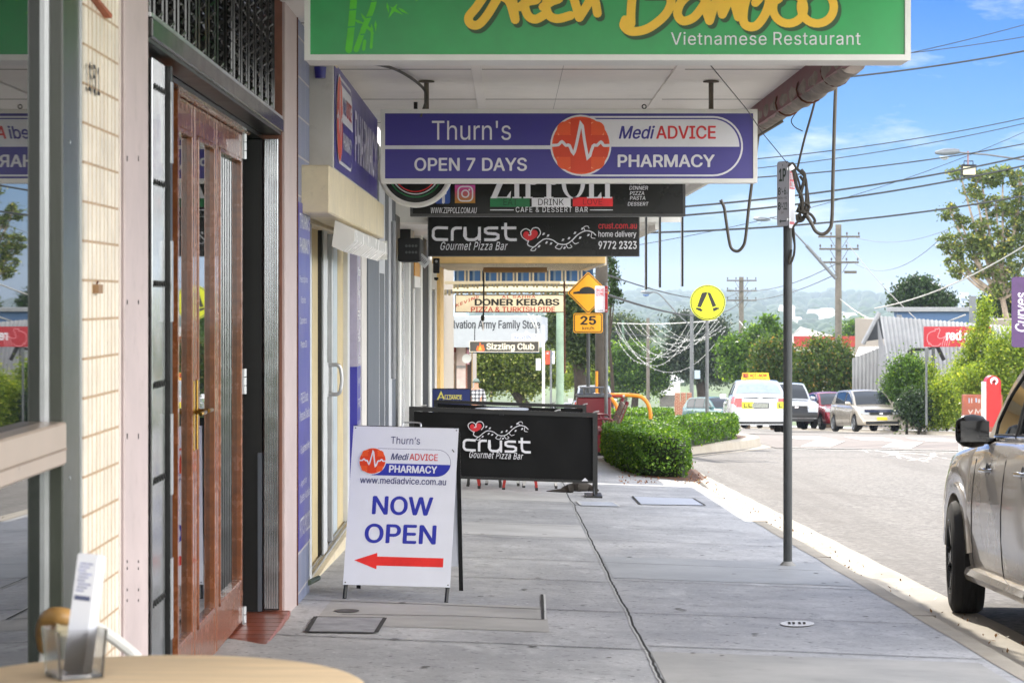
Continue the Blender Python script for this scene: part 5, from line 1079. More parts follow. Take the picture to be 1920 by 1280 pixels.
RP = thing('rope_bundle', 'dark knotted rope looped round the top of the parking sign post', 'rope', (X, Y, ztp - .1)); mb = MB()
W = lambda px, py, dy=0: P(px, py, Y - .06 + dy)
def rp_(pts, r=.007, dy=0): mb.tube(crs([W(*p, dy) for p in pts], 5), r, rope, 6)
rp_([(1532, 175), (1520, 220), (1508, 262), (1496, 312), (1494, 318)], .008)
for i, pts in enumerate(([(1490, 318), (1500, 350), (1502, 380), (1508, 396)], [(1494, 316), (1510, 334), (1512, 365), (1510, 395)], [(1488, 320), (1494, 350), (1504, 372), (1504, 400)], [(1478, 312), (1486, 306), (1492, 316), (1484, 322)], [(1500, 330), (1512, 350), (1516, 385), (1514, 405)], [(1502, 318), (1509, 330), (1503, 356), (1500, 372)],
    [(1497, 388), (1503, 380), (1512, 382), (1518, 388), (1512, 394), (1500, 396), (1497, 388)], [(1506, 398), (1520, 402), (1528, 414), (1522, 418), (1510, 404)], [(1498, 400), (1504, 412), (1510, 400), (1502, 394)])): rp_(pts, .008 + .002 * (i % 3), -.01 * (i % 4))
for i in range(5): rp_([(1494 + i * 3, 398 + i), (1500 + i * 2, 388), (1508 + i, 398), (1506 - i, 412), (1496 + i, 414), (1494 + i, 402)], .010, .012 * i)
rp_([(1500, 412), (1488, 425), (1487, 440), (1490, 460), (1488, 480), (1482, 494), (1479, 488), (1484, 468)], .008); rp_([(1488, 428), (1490, 455), (1489, 478), (1484, 486)], .007, -.02); mb.build('loops', RP)
# hooked awning tubes
tube_m = M('awning_tube', '4a453c', rough=.45, var=.25, scale=12)
Yh = 18.9
mb = MB(); mb.tube(crs([P(*q, Yh) for q in ((1411, 335), (1404, 390), (1398, 445), (1393, 462), (1383, 471), (1372, 466), (1367, 450), (1361, 410), (1358, 390), (1353, 378))], 6), .0115, tube_m, 8); mb.tube([P(1353, 378, Yh), P(1351, 375, Yh)], .014, tube_m, 8)
mb.tube([P(1411, 335, Yh), P(1422, 255, Yh), Vector((XA + .1, Yh, ZA - .2))], .0115, tube_m, 8); tag(mb.build('awning_hook'), 'hooked metal awning pole with free end hanging below the purple sign', 'awning pole')
Yh = 17.6
mb = MB(); mb.tube(crs([P(*q, Yh) for q in ((1568, 140), (1565, 220), (1562, 330), (1560, 410), (1555, 430), (1543, 439), (1530, 434), (1522, 420), (1512, 402))], 6), .0125, tube_m, 8); tag(mb.build('awning_hook'), 'hooked metal awning pole tied to the parking sign by rope', 'awning pole')
mb = MB(); mb.tube([P(1330, 120, 14.5), P(1400, 205, 15.5), P(1430, 250, 17), P(1476, 306, Y - .05)], .003, blackm, 5); tag(mb.build('thin_wire'), 'thin wire running from the white soffit down to the parking sign', 'wire')
mb = MB(); mb.tube(crs([P(1498, 205, 19), P(1484, 225, 19), P(1490, 238, 19), P(1505, 246, 19)], 5), .004, blackm, 5); tag(mb.build('loose_wire'), 'short loose wire curling below the rolled awning blind', 'wire')
# 25 km/h and speed hump sign, bus zone sign, pedestrian sign
ylw = M('sign_amber', 'f0a80c', rough=.4, var=.05); lime = M('sign_lime', 'c9cf14', rough=.4, var=.05)
k = 107; Y = yk(k); X = (1103 - VX) / k; o = thing('speed_hump_sign', 'amber diamond speed hump sign above a 25 km/h plate on grey pole', 'road sign', (X, Y, gf(X, Y))); fr = front(Y)
mb = MB(); mb.tube([(X, Y + .04, gf(X, Y) - .1), (X, Y + .04, P(0, 518, Y).z)], .032, pm, 10); mb.build('pole', o)
def rdiamond(s, m, n, mb):
    pts = []
    for a in range(4):
        t = R(90 * a); c = (1103 + (s - 5) * math.cos(t), 549 + (s - 5) * math.sin(t))
        for j in range(-2, 3): pts.append((c[0] + 3.5 * math.cos(t + R(22 * j)) , c[1] + 3.5 * math.sin(t + R(22 * j))))
    mb.poly(fr, pts, m, n)
mb = MB(); rdiamond(40, ylw, .0, mb); rdiamond(38, black, .002, mb); rdiamond(36, ylw, .004, mb); rdiamond(40, M('plate_back', '8a8c90'), -.004, mb)
mb.poly(fr, [(1075, 547.5)] + [(1101 + 15 * math.cos(R(a)), 547.5 + 10 * math.sin(R(a))) for a in range(190, 351, 10)] + [(1131, 547.5), (1131, 551), (1075, 551)], black, .006); mb.build('diamond_plate', o)
mb = MB(); mb.rrect(fr, 1075, 1130, 587, 624, 4, ylw, 0); mb.rrect(fr, 1076.5, 1128.5, 588.5, 622.5, 3, black, .002); mb.rrect(fr, 1078, 1127, 590, 621, 2.5, ylw, .004); mb.rrect(fr, 1075, 1130, 587, 624, 4, M('plate_back', '8a8c90'), -.004)
mb.text(fr, "25", 1088, 1118, 592, 609, black, .006, .035); mb.text(fr, "km/h", 1092, 1114, 612, 619, black, .006, .01); mb.build('speed_plate', o)
k = 113; Y = yk(k); X = (1136.5 - VX) / k; o = thing('bus_zone_sign', 'grey pole with white bus zone plate and red no stopping plate', 'road sign', (X, Y, gf(X, Y)))
mb = MB(); mb.tube([(X, Y, gf(X, Y) - .1), (X, Y, P(0, 530, Y).z)], .031, galv, 10); mb.build('pole', o)
fa1 = plate((P(1115, 0, Y).x, Y - .12, 0), (X - .02, Y - .02, 0), P(0, 536, Y).z, P(0, 585, Y).z, litw); mb = MB(); mb.rrect(fa1, 0, 100, 0, 200, 8, litw, 0); mb.rect(fa1, 10, 90, 18, 76, red, .003); mb.rect(fa1, 14, 86, 21, 73, litw, .004)
mb.text(fa1, "BUS", 18, 82, 24, 45, red, .005, .03); mb.text(fa1, "ZONE", 18, 82, 50, 70, red, .005, .03); mb.rect(fa1, 20, 80, 185, 190, blackl, .003); mb.build('plate', o)
fa2 = plate((X - .02, Y - .03, 0), (P(1139, 0, Y).x, Y - .09, 0), P(0, 536, Y).z, P(0, 585, Y).z, red); mb = MB(); mb.rrect(fa2, 0, 100, 0, 200, 8, red, 0); mb.text(fa2, "NO", 30, 70, 18, 34, litw, .003, .03); mb.text(fa2, "STOPPING", 12, 88, 42, 54, litw, .003, .02); mb.rect(fa2, 20, 85, 182, 190, litw, .003); mb.build('plate', o)
k = 84; Y = yk(k); X = (1326 - VX) / k; o = thing('pedestrian_sign', 'round lime yellow pedestrian crossing sign with black walking legs', 'road sign', (X, Y, gf(2.3, Y))); fr = front(Y)
mb = MB(); mb.tube([(X, Y + .04, gf(2.3, Y) - .1), (X, Y + .04, P(0, 545, Y).z)], .038, galv, 10); mb.build('pole', o)
mb = MB(); mb.lathe([(0, -.004), (33.2 / k, -.004), (33.2 / k, .012), (0, .012)], P(1327, 567, Y), (0, 1, 0), lime, 48); mb.disc(fr, 1327, 567, 31.8, black, .007, k=48); mb.disc(fr, 1327, 567, 30.4, lime, .009, k=48)
for pts in ([(1316, 549), (1325, 547), (1326, 550), (1314, 576), (1307, 575)], [(1306, 576.5), (1313, 577.5), (1318, 582), (1314, 584), (1304, 579)], [(1326, 548), (1332, 549), (1343, 573), (1336, 576)], [(1336, 578), (1342, 576), (1349, 577), (1348, 579), (1338, 584)]): mb.poly(fr, pts, black, .011)
mb.build('disc_plate', o)
# red and white no-stopping sign further along
k = 66; Y = yk(k); X = (1033 - VX) / k; o = thing('parking_sign', 'small red and white parking sign on thin pole beside the pale green pole', 'sign post', (X, Y, gf(X, Y))); fr = front(Y)
mb = MB(); mb.tube([(X, Y, gf(X, Y)), (X, Y, P(0, 656, Y).z)], .03, galv, 8); mb.build('pole', o)
mb = MB(); mb.slab(fr, 1023, 1031, 658, 683, M('plate_red_orange', 'd34a2e'), -.03, -.01); mb.text(fr, "NO", 1025, 1029, 660, 664, litw, 0, .02); mb.slab(fr, 1031.3, 1040, 658, 682, litw, -.03, -.01); mb.text(fr, "P", 1034, 1037, 661, 667, bl, 0, .02); mb.build('plate', o)
# litter bin, bench, hoop rails
mar2 = M('maroon_enamel', '6e2029', rough=.35, var=.12, scale=4); mgrey = M('bin_top_grey', '55585c', rough=.5)
k = 112; Y = yk(k); x0, x1 = (1082 - VX) / k, (1146 - VX) / k; z = gf(1.4, Y); o = thing('litter_bin', 'maroon litter bin enclosure with grey tray lid beside the bench', 'litter bin', ((x0 + x1) / 2, Y + .3, z))
mb = MB(); mb.box(x0, x1, Y, Y + .62, z + .06, z + .97, mar2, .02); mb.box(x0 + .03, x1 - .03, Y + .03, Y + .6, z, z + .06, blackm); mb.build('cabinet', o); mb = MB(); mb.box(x0 - .01, x1 + .01, Y - .01, Y + .63, z + .972, z + 1.02, mgrey, .01); mb.build('lid', o)
mb = MB(); mb.box(x0 + .12, x0 + .15, Y + .1, Y + .5, z + 1.02, z + 1.12, mgrey); mb.box(x1 - .17, x1 - .14, Y + .1, Y + .5, z + 1.02, z + 1.12, mgrey); mb.box(x0 + .05, x1 - .08, Y + .08, Y + .52, z + 1.12, z + 1.14, mgrey, .005); mb.build('ash_tray', o)
k = 118; Y = yk(k); z = gf(1.6, Y); o = thing('park_bench', 'maroon slatted park bench seen from its end, facing the shops', 'bench', (1.62, Y + .8, z)); slat = M('bench_slat', '6f6660', rough=.55, var=.2, scale=12)
Xb = lambda px: (px - VX) / k
mb = MB()
for i in range(5): mb.box(Xb(1112) + .092 * i, Xb(1112) + .092 * i + .075, Y, Y + 1.7, z + .43 + .006 * i, z + .46 + .006 * i, mar2, .006)
mb.build('seat', o)
mb = MB()
for i in range(6):
    a = Vector((Xb(1155) + .030 * i, Y + .85, z + .48 + .073 * i)); mb.obox(a, (.012, 0, -.005), (0, .85, 0), (.012, 0, .030), slat)
mb.build('backrest', o)
for yy in (Y + .06, Y + 1.6):
    mb = MB(); mb.tube(crs([(Xb(1150), yy, z), (Xb(1152), yy, z + .2), (Xb(1150), yy, z + .42), (Xb(1159), yy, z + .55), (Xb(1177), yy, z + .93)], 5), .03, mar2, 8); mb.box(Xb(1143), Xb(1157), yy - .06, yy + .06, z, z + .02, mar2); mb.tube([(Xb(1118), yy, z), (Xb(1118), yy, z + .42), (Xb(1150), yy, z + .42)], .026, mar2, 8); mb.build('leg', o)
    mb = MB(); mb.tube(crs([(Xb(1112), yy, z + .64), (Xb(1135), yy, z + .655), (Xb(1147), yy, z + .64), (Xb(1149), yy, z + .60), (Xb(1145), yy, z + .57), (Xb(1141), yy, z + .60)], 5), .018, mar2, 8); mb.tube(crs([(Xb(1130), yy, z + .64), (Xb(1136), yy, z + .55), (Xb(1152), yy, z + .42)], 4), .02, mar2, 8); mb.build('armrest', o)
ora = M('rail_orange', 'e08a1a', rough=.4, var=.06); rw = M('rail_band', 'd8d2cc', rough=.4); rr_ = M('rail_red_band', 'a83a2a', rough=.4)
for (lab, k, pr, pxl) in (('orange hoop rail behind the clipped hedge, nearer of two', 105, 1160, 1090), ('yellow orange hoop rail behind the clipped hedge, farther and taller looking', 101, 1220, 1105)):
    Y = yk(k); z = gf(2.0, Y); zt = P(0, 741, Y).z; x0, x1 = (pxl - VX) / k, (pr - VX) / k; o = thing('hoop_rail', lab, 'rail', ((x0 + x1) / 2, Y, z), 'orange hoop rails')
    pts = crs([(x0, Y, z), (x0, Y, zt - .3), (x0 + .06, Y, zt - .08), (x0 + .22, Y, zt), (x1 - .32, Y, zt), (x1 - .12, Y, zt - .07), (x1 - .02, Y, zt - .25), (x1, Y, zt - .5), (x1, Y, z)], 6)
    mb = MB(); mb.tube(pts, .036, ora, 10); mb.build('hoop', o); mb = MB()
    m_ = (x0 + x1) / 2; mb.tube([(m_ - .18, Y, zt), (m_ + .05, Y, zt)], .0375, rr_, 10); mb.tube([(m_ + .05, Y, zt), (m_ + .09, Y, zt)], .0378, rw, 10); mb.tube([(x1, Y, zt - .55), (x1, Y, zt - .50)], .0378, rw, 10); mb.build('reflective_band', o)
# foreground cafe table, card holder, chair
twood = M('table_beech', 'd8bd98', rough=.5, var=.18, scale=2.2); n = twood.node_tree.nodes; l = twood.node_tree.links
mp_ = n.new('ShaderNodeMapping'); mp_.inputs['Scale'].default_value = (1.5, 16, 1); mp_.inputs['Rotation'].default_value = (0, 0, .25); tco = n.new('ShaderNodeTexCoord'); l.new(tco.outputs['Object'], mp_.inputs[0]); l.new(mp_.outputs[0], [q for q in n if q.type == 'TEX_NOISE'][0].inputs['Vector'])
zt_ = CH - .672; rt = .375; xc, yc = -.626, 4.69
o = thing('cafe_table', 'round beech cafe table in the foreground, cropped by the lower edge', 'table', (xc, yc - .32, g0(yc))); yc -= .24
mb = MB(); mb.lathe([(0, 0), (rt - .012, 0), (rt, -.006), (rt, -.024), (rt - .01, -.03), (0, -.03)], (xc, yc, zt_), (0, 0, 1), twood, 72); mb.build('table_top', o); mb = MB(); mb.tube([(xc, yc, g0(yc)), (xc, yc, zt_ - .03)], .035, alum); mb.lathe([(.26, 0), (.24, .02), (.05, .04)], (xc, yc, g0(yc) - .03), (0, 0, 1), alum); mb.build('pedestal', o)
ac = M('clear_acrylic', 'f2f4f6', rough=.05, var=0); bs = ac.node_tree.nodes['Principled BSDF']; bs.inputs['Transmission Weight'].default_value = 1.0; bs.inputs['IOR'].default_value = 1.46
kc = 1058; Yc = F / kc; hx, hy, hz_ = (139 - VX) / kc, Yc, zt_ + .001; o = thing('card_holder', 'clear acrylic cup on the table holding a stack of cards', 'holder', (hx, hy, hz_))
rotm = Matrix.Rotation(R(28), 3, 'Z')
def rot(p): q = rotm @ Vector(p); return (q.x + hx, q.y + hy, q.z + hz_)
mb = MB(); w2, w1, h_, t_ = .046, .040, .086, .0045
for (a, b, c, d) in (((-1, -1), (1, -1), (0, 1), 0), ((1, -1), (1, 1), (-1, 0), 0), ((1, 1), (-1, 1), (0, -1), 0), ((-1, 1), (-1, -1), (1, 0), 0)):
    V = []
    for (zz, ww) in ((0, w1), (h_, w2)):
        for q in (a, b): V.append(rot((q[0] * ww, q[1] * ww, zz)))
        for q in (b, a): V.append(rot((q[0] * ww + c[0] * t_, q[1] * ww + c[1] * t_, zz)))
    mb.hexa(V, ac)
mb.hexa([rot((sx * w1, sy * w1, z)) for z in (0, .008) for sx, sy in ((-1, -1), (1, -1), (1, 1), (-1, 1))], ac); mb.build('cup', o)
card = M('card_white', 'd5d6dd', rough=.4, var=.03); cprint = M('card_print', '8f93b4', rough=.4, var=.5, scale=90)
oc = thing('card_stack', 'stack of white printed cards standing upright in the clear cup', 'cards', (hx, hy, hz_ + .01)); mb = MB()
Mx = Matrix.Rotation(R(-14), 3, 'Z') @ Matrix.Rotation(R(-7), 3, 'X') @ Matrix.Rotation(R(5), 3, 'Y')
def rc(p): q = Mx @ Vector(p); return (q.x + hx, q.y + hy, q.z + hz_ + .01)
for i in range(12):
    dz = .002 * math.sin(i * 2.3); mb.hexa([rc((sx, -.022 + i * .0033 + sy, z + dz)) for z in (0, .205) for sx, sy in ((-.012, 0), (.026, 0), (.026, .0024), (-.012, .0024))], card)
mb.build('cards', oc); mb = MB()
mb.add([rc((-.008, -.0226, .125)), rc((.022, -.0226, .125)), rc((.022, -.0226, .133)), rc((-.008, -.0226, .133))], [(0, 1, 2, 3)], M('card_band', '4c5270'))
for i in range(9): mb.add([rc((-.007 + .001 * (i % 3), -.0226, .140 + .006 * i)), rc((.008 + .012 * ((i * 7) % 3) / 2, -.0226, .140 + .006 * i)), rc((.008 + .012 * ((i * 7) % 3) / 2, -.0226, .143 + .006 * i)), rc((-.007 + .001 * (i % 3), -.0226, .143 + .006 * i))], [(0, 1, 2, 3)], cprint)
mb.build('print', oc)
kh = 830; Yh = F / kh; o = thing('cafe_chair', 'cafe chair with tan moulded back and bent white metal tube, behind the table', 'chair', (-.95, Yh, g0(Yh))); tanm = M('cane_tan', 'a9814a', rough=.35, var=.25, scale=20)
mb = MB(); mb.tube(crs([P(*q, Yh + d) for q, d in (((88, 1215), .1), ((84, 1185), .05), ((92, 1160), .0), ((112, 1155), -.03), ((128, 1160), -.03), ((140, 1172), -.02))], 6), [.012] + [.022] * 29 + [.016], tanm, 12); mb.build('backrest', o)
mb = MB()
for i in range(9): p = P(108 + 3 * i, 1168 + .5 * i, Yh - .045); mb.tube([p, p - Vector((0, 0, .025))], .003, cream, 5)
mb.build('lashing', o)
mb = MB(); mb.tube(crs([P(*q, Yh) for q in ((105, 1178), (150, 1160), (185, 1178), (225, 1205), (262, 1240), (300, 1310))], 6), .0135, M('chair_white_tube', 'd6d4d0', rough=.3), 10)
mb.tube(crs([P(90, 1200, Yh + .1), P(80, 1300, Yh + .1), (P(80, 1300, Yh).x, Yh + .1, g0(Yh))], 4), .013, M('chair_white_tube', 'd6d4d0'), 8); mb.tube([P(300, 1310, Yh), (P(310, 0, Yh).x, Yh, g0(Yh))], .013, M('chair_white_tube', 'd6d4d0'), 8); mb.build('tube_frame', o)
mb = MB(); a = P(190, 0, Yh).x; mb.box(a - .22, a + .2, Yh - .05, Yh + .36, g0(Yh) + .43, g0(Yh) + .46, tanm, .012); mb.build('seat', o)
# hedges
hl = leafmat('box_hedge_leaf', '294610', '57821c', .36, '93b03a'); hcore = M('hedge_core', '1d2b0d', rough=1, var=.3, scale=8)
def hedge(label, poly, h, zf, n, size, group='clipped box hedges along the kerb', inset=.05):
    """poly: footprint; leaves cover top and sides"""
    P_ = [Vector((a, b, 0)) for a, b in poly]; c = sum(P_, Vector()) / len(P_); o = thing('box_hedge', label, 'hedge', (c.x, c.y, zf(c.x, c.y)), group)
    q = crs(P_, 4, True); mb = MB(); k = len(q)
    V = []
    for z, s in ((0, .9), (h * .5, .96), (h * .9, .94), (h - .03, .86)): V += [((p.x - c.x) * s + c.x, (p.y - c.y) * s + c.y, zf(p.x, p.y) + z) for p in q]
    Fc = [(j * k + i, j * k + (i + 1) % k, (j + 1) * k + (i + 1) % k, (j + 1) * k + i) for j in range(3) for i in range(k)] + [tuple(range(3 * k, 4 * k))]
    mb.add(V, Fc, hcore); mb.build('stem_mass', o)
    C = []; Nn = []; per = [(q[(i + 1) % k] - q[i]).length for i in range(k)]; tot = sum(per); 
    xs = [p.x for p in q]; ys = [p.y for p in q]; area = abs(sum(q[i].x * q[(i + 1) % k].y - q[(i + 1) % k].x * q[i].y for i in range(k))) / 2
    nt_ = int(n * area / (area + tot * h)); ns = n - nt_
    def inside(x, y):
        r = False; j = k - 1
        for i in range(k):
            if (q[i].y > y) != (q[j].y > y) and x < (q[j].x - q[i].x) * (y - q[i].y) / (q[j].y - q[i].y) + q[i].x: r = not r
            j = i
        return r
    rg = random.Random(len(label)); cnt = 0
    while cnt < nt_:
        x, y = rg.uniform(min(xs), max(xs)), rg.uniform(min(ys), max(ys))
        if inside(x, y): C.append((x, y, zf(x, y) + h + rg.gauss(0, .014) + (abs(rg.gauss(0, .035)) if rg.random() < .05 else 0) + .022 * math.sin(x * 9 + y * 4) * math.sin(y * 6))); Nn.append((0, 0, 1)); cnt += 1
    cum = np.cumsum(per)
    for i in range(ns):
        t = rg.random() * tot; j = int(np.searchsorted(cum, t)); j = min(j, k - 1); u = 1 - (cum[j] - t) / per[j]; p = q[j].lerp(q[(j + 1) % k], u); nn = (p - c).normalized(); z = h * (rg.random() ** .85)
        if z < .12 and rg.random() < .45: continue
        s = 1 + .03 * math.sin(z * 17 + t * 5) + rg.gauss(0, .012) - (.06 if z < .1 else 0) - (.05 * (z / h) ** 6)
        s += abs(rg.gauss(0, .05)) if rg.random() < .04 else 0
        C.append((c.x + (p.x - c.x) * s, c.y + (p.y - c.y) * s, zf(p.x, p.y) + z)); Nn.append(tuple(nn))
    leaves('foliage', hl, C, size, o, .6, 0, np.array(Nn), nspread=1.3)
    return o
gi = lambda x, y: gf(2.3, y) + .02
hedge('clipped box hedge block nearest, beside the bench and kerb', [(1.52, 41), (1.50, 38.5), (1.56, 36), (1.78, 34.2), (2.1, 33.8), (2.38, 34.0), (2.48, 36), (2.56, 38.5), (2.62, 41), (2.1, 42)], .57, gf, 26000, .042)
hedge('clipped box hedge rounding the nose of the traffic island, beside the white car', [(2.75, 47.2), (3.4, 48.6), (4.3, 52), (4.9, 55.2), (5.0, 58), (4.3, 58.6), (3.9, 55.5), (3.3, 52.2), (2.6, 50)], .48, gi, 15000, .055)
hedge('clipped box hedge running along the middle of the garden bed', [(1.95, 43), (2.5, 43.2), (2.9, 46.2), (2.9, 49.5), (2.5, 51), (2.0, 48)], .52, gi, 9000, .055)
hedge('clipped box hedge at the back of the garden bed, below the pedestrian sign', [(1.9, 57), (2.8, 58.4), (3.7, 61), (4.1, 64.5), (3.4, 66), (2.4, 64), (1.9, 61)], .52, gi, 9000, .06)
LC = []; rg = random.Random(4)
for i in range(420):
    a, b = rg.uniform(1160, 1330), rg.uniform(868, 908)
    if b < 868 + (1210 - a) * .45 or (a > 1300 and b < 885): continue
    x, y = gp(a, b); LC.append((x, y, gf(x, y) + .012))
lo_ = leaves('fallen_leaves', leafmat('litter_leaf', '5a3316', 'a0662c', .1, '7d7a3a'), LC, .035, None, .55, 0, np.tile((0, 0, 1.0), (len(LC), 1)), nspread=.4); tag(lo_, kind='stuff')
# ------------------------------------------------------------------ vehicles
tyre_m = M('tyre_rubber', '1c1b1a', rough=.85, var=.2, scale=12, bump=.2, bscale=60); rim_m = M('rim_silver', '9da0a3', rough=.3, metal=.8, var=.08); rimd = M('rim_dark', '1d1e1f', rough=.25, metal=.5, var=.1)
cglass = M('car_glass', '141a1c', rough=.03, var=0, ior=1.6); cblack = M('car_trim_black', '161616', rough=.45, var=.1); chrome = M('chrome', 'c9cbcd', rough=.12, metal=1, var=.03)
redl = M('tail_lamp_red', 'b5161c', rough=.12, var=.05, coat=.6); hl_m = M('head_lamp', 'c6ccd0', rough=.1, var=.1, coat=.8); amb = M('amber_lamp', 'd9822a', rough=.2); under = M('car_underside', '0d0d0d', rough=.9, var=0)
def paint(name, c, metal=.25): return M(name, c, rough=.22, metal=metal, var=.03, scale=3, coat=.9)
def wheel(parent, x, y, r, wd, side, rm, nsp=5, steer=0):
    ax = Vector((side * math.cos(steer), side * math.sin(steer), 0)); c = Vector((x, y, r)); h = wd / 2
    mb = MB(); mb.lathe([(r * .60, h * .8), (r * .66, h * .98), (r * .86, h * 1.0), (r * .95, h * .86), (r * .99, h * .6), (r, h * .3), (r, -h * .3), (r * .99, -h * .6), (r * .93, -h * .9), (r * .6, -h * .9)], c, ax, tyre_m, 40)
    for g in (-.35, 0, .35): mb.lathe([(r + .0012, h * g - .004), (r + .0012, h * g + .004)], c, ax, M('tread_groove', '0a0a0a'), 40)
    w_ = mb.build('wheel', parent, True); mb = MB()
    mb.lathe([(r * .66, h * .97), (r * .64, h * 1.02), (r * .60, h * .9), (r * .57, h * .2), (0, h * .15)], c, ax, rm, 40); mb.lathe([(r * .14, h * .3), (r * .14, h * .86), (r * .1, h * .92), (0, h * .92)], c, ax, rm, 16)
    a = ax.orthogonal().normalized(); b = ax.cross(a)
    for i in range(nsp):
        t = 2 * math.pi * i / nsp + .3
        for dt in (-.11, .11):
            d0 = a * math.cos(t + dt * .6) + b * math.sin(t + dt * .6); d1 = a * math.cos(t + dt) + b * math.sin(t + dt); tn = ax.cross(d1)
            p0, p1 = c + d0 * r * .12 + ax * h * .82, c + d1 * r * .62 + ax * h * .93
            mb.hexa([p0 - tn * .012 - ax * .03, p0 + tn * .012 - ax * .03, p1 + tn * .017 - ax * .03, p1 - tn * .017 - ax * .03, p0 - tn * .012, p0 + tn * .012, p1 + tn * .017, p1 - tn * .017], rm)
    mb.build('rim', w_, True)
PROF = [(0, .945), (.05, .968), (.16, .985), (.34, .998), (.52, 1.0), (.68, .99), (.82, .975), (.92, .955), (.975, .925), (1.0, .885)]
def car(name, label, cat, X, Y, z, toward, sp, group=None, pitch=None, yaw=0):
    L, W, H = sp['L'], sp['W'], sp['H']; rw_ = sp.get('r', .31); ya = L / 2 - sp['fo']; yr = ya - sp['wb']; Ra = rw_ + .055; body = sp['paint']
    sl_ = math.atan(S + (.0165 if Y > 68 else 0)); o = thing(name, label, cat, (X, Y, z), group, (R(0) + (sl_ if toward else -sl_), 0, (math.pi if toward else 0) + yaw))
    tx, tz = zip(*sp['top']); top = lambda y: float(np.interp(y, tx, tz))
    cxs, czs = zip(*sp['plan']); hw = lambda y: W / 2 * float(np.interp(abs(y), cxs, czs))
    def bot(y):
        b = sp.get('sill', .21)
        if y > L / 2 - .7: b += .03
        for c in (ya, yr):
            d = abs(y - c)
            if d < Ra: b = max(b, rw_ + math.sqrt(Ra * Ra - d * d))
        return b
    ys = set(np.round(np.linspace(-L / 2, L / 2, 61), 4)) | {L / 2 - .02, L / 2 - .05, L / 2 - .1, -L / 2 + .02, -L / 2 + .05, -L / 2 + .1}
    for c in (ya, yr):
        ys |= {round(c + Ra * math.cos(t), 4) for t in np.linspace(0, math.pi, 21)}; ys |= {round(c + Ra + .004, 4), round(c - Ra - .004, 4)}
    ys = sorted(y for y in ys if -L / 2 <= y <= L / 2); lf, lr = sp.get('leanf', .16), sp.get('leanr', .1)
    def bp(y, t, side=1, off=0):
        zb_, zt_ = bot(y), top(y); z = zb_ + (zt_ - zb_) * t; x = (hw(y) + off) * float(np.interp(t, [p[0] for p in PROF], [p[1] for p in PROF])); x *= 1 - sp.get('tuck', 0) * (1 - min(1, t * 3)) * .03
        e = max(0, (abs(y) - (L / 2 - .45)) / .45); yy = y - (1 if y > 0 else -1) * e * (lf if y > 0 else lr) * max(0, t - .35) ** 1.5 * 1.9 if e else y
        return Vector((side * x, yy, z))
    T = [p[0] for p in PROF]; mb = MB()
    for side in (1, -1): mb.grid([[bp(y, t, side) for t in T] for y in ys], body, True, side < 0)
    nd = 9
    deck = []
    for y in ys:
        a, b = bp(y, 1, -1), bp(y, 1, 1); deck.append([Vector((a.x + (b.x - a.x) * i / nd, a.y, a.z + sp.get('crown', .035) * (1 - (2 * i / nd - 1) ** 2))) for i in range(nd + 1)])
    mb.grid(deck, body)
    for y, fl in ((ys[0], False), (ys[-1], True)): mb.grid([[bp(y, t, -1).lerp(bp(y, t, 1), i / 8) for i in range(9)] for t in T], body, True, fl)
    mb.build('body', o, True, 40)
    mb = MB(); mb.grid([[bp(y, .0, -1, -.03), bp(y, 0, 1, -.03)] for y in ys], under, False); mb.build('underside', o, True)
    # greenhouse
    wb_, rf, rr_, rb = sp['gh']; hb = lambda y: W / 2 * .885 * (1 - .02 * abs(y)); hr = W / 2 * sp.get('roofw', .66)
    gx, gz_ = zip(*sorted([(rb, top(rb) - .02), (rb + (rr_ - rb) * .55, top(rb) + (H - top(rb)) * .62), (rr_, H - .045), (rr_ + .25, H - .01), ((rf + rr_) / 2, H), (rf - .2, H - .015), (rf, H - .05), (wb_ + (rf - wb_) * .5, top(wb_) + (H - top(wb_)) * .56), (wb_, top(wb_) - .02)]))
    zroof = lambda y: float(np.interp(y, gx, gz_))
    gy = sorted(set(np.round(np.linspace(rb, wb_, 41), 4)) | {rf, rr_})
    def gp_(y, s, side=1, off=0):
        z0 = top(y) - .03; z1 = zroof(y); z = z0 + (z1 - z0) * s; f = (z - z0) / (H - z0); x = hb(y) + (hr - hb(y)) * (f ** 1.15) + off; return Vector((side * x, y, z))
    mb = MB()
    for side in (1, -1): mb.grid([[gp_(y, s, side) for s in (0, .25, .5, .75, .92, 1)] for y in gy], body, True, side < 0)
    mb.grid([[gp_(y, 1, -1).lerp(gp_(y, 1, 1), i / 8) + Vector((0, 0, .03 * (1 - (i / 4 - 1) ** 2))) for i in range(9)] for y in gy], body); mb.build('roof', o, True, 40)
    def screen(y0, y1, m, ins, nm):
        mb = MB(); rows = []
        for j in range(9):
            y = y0 + (y1 - y0) * j / 8; a, b = gp_(y, 1, -1), gp_(y, 1, 1); a.x += ins; b.x -= ins; nrm = Vector((0, .006 if y0 > 0 else -.006, .009))
            rows.append([a.lerp(b, i / 8) + Vector((0, 0, .03 * (1 - (i / 4 - 1) ** 2))) + nrm for i in range(9)])
        mb.grid(rows, m); return mb.build(nm, o, True)
    screen(wb_ - .05, rf + .06, cglass, .07, 'windscreen'); screen(rb + .05, rr_ - .07, sp.get('rearglass', cglass), .08, 'rear_window')
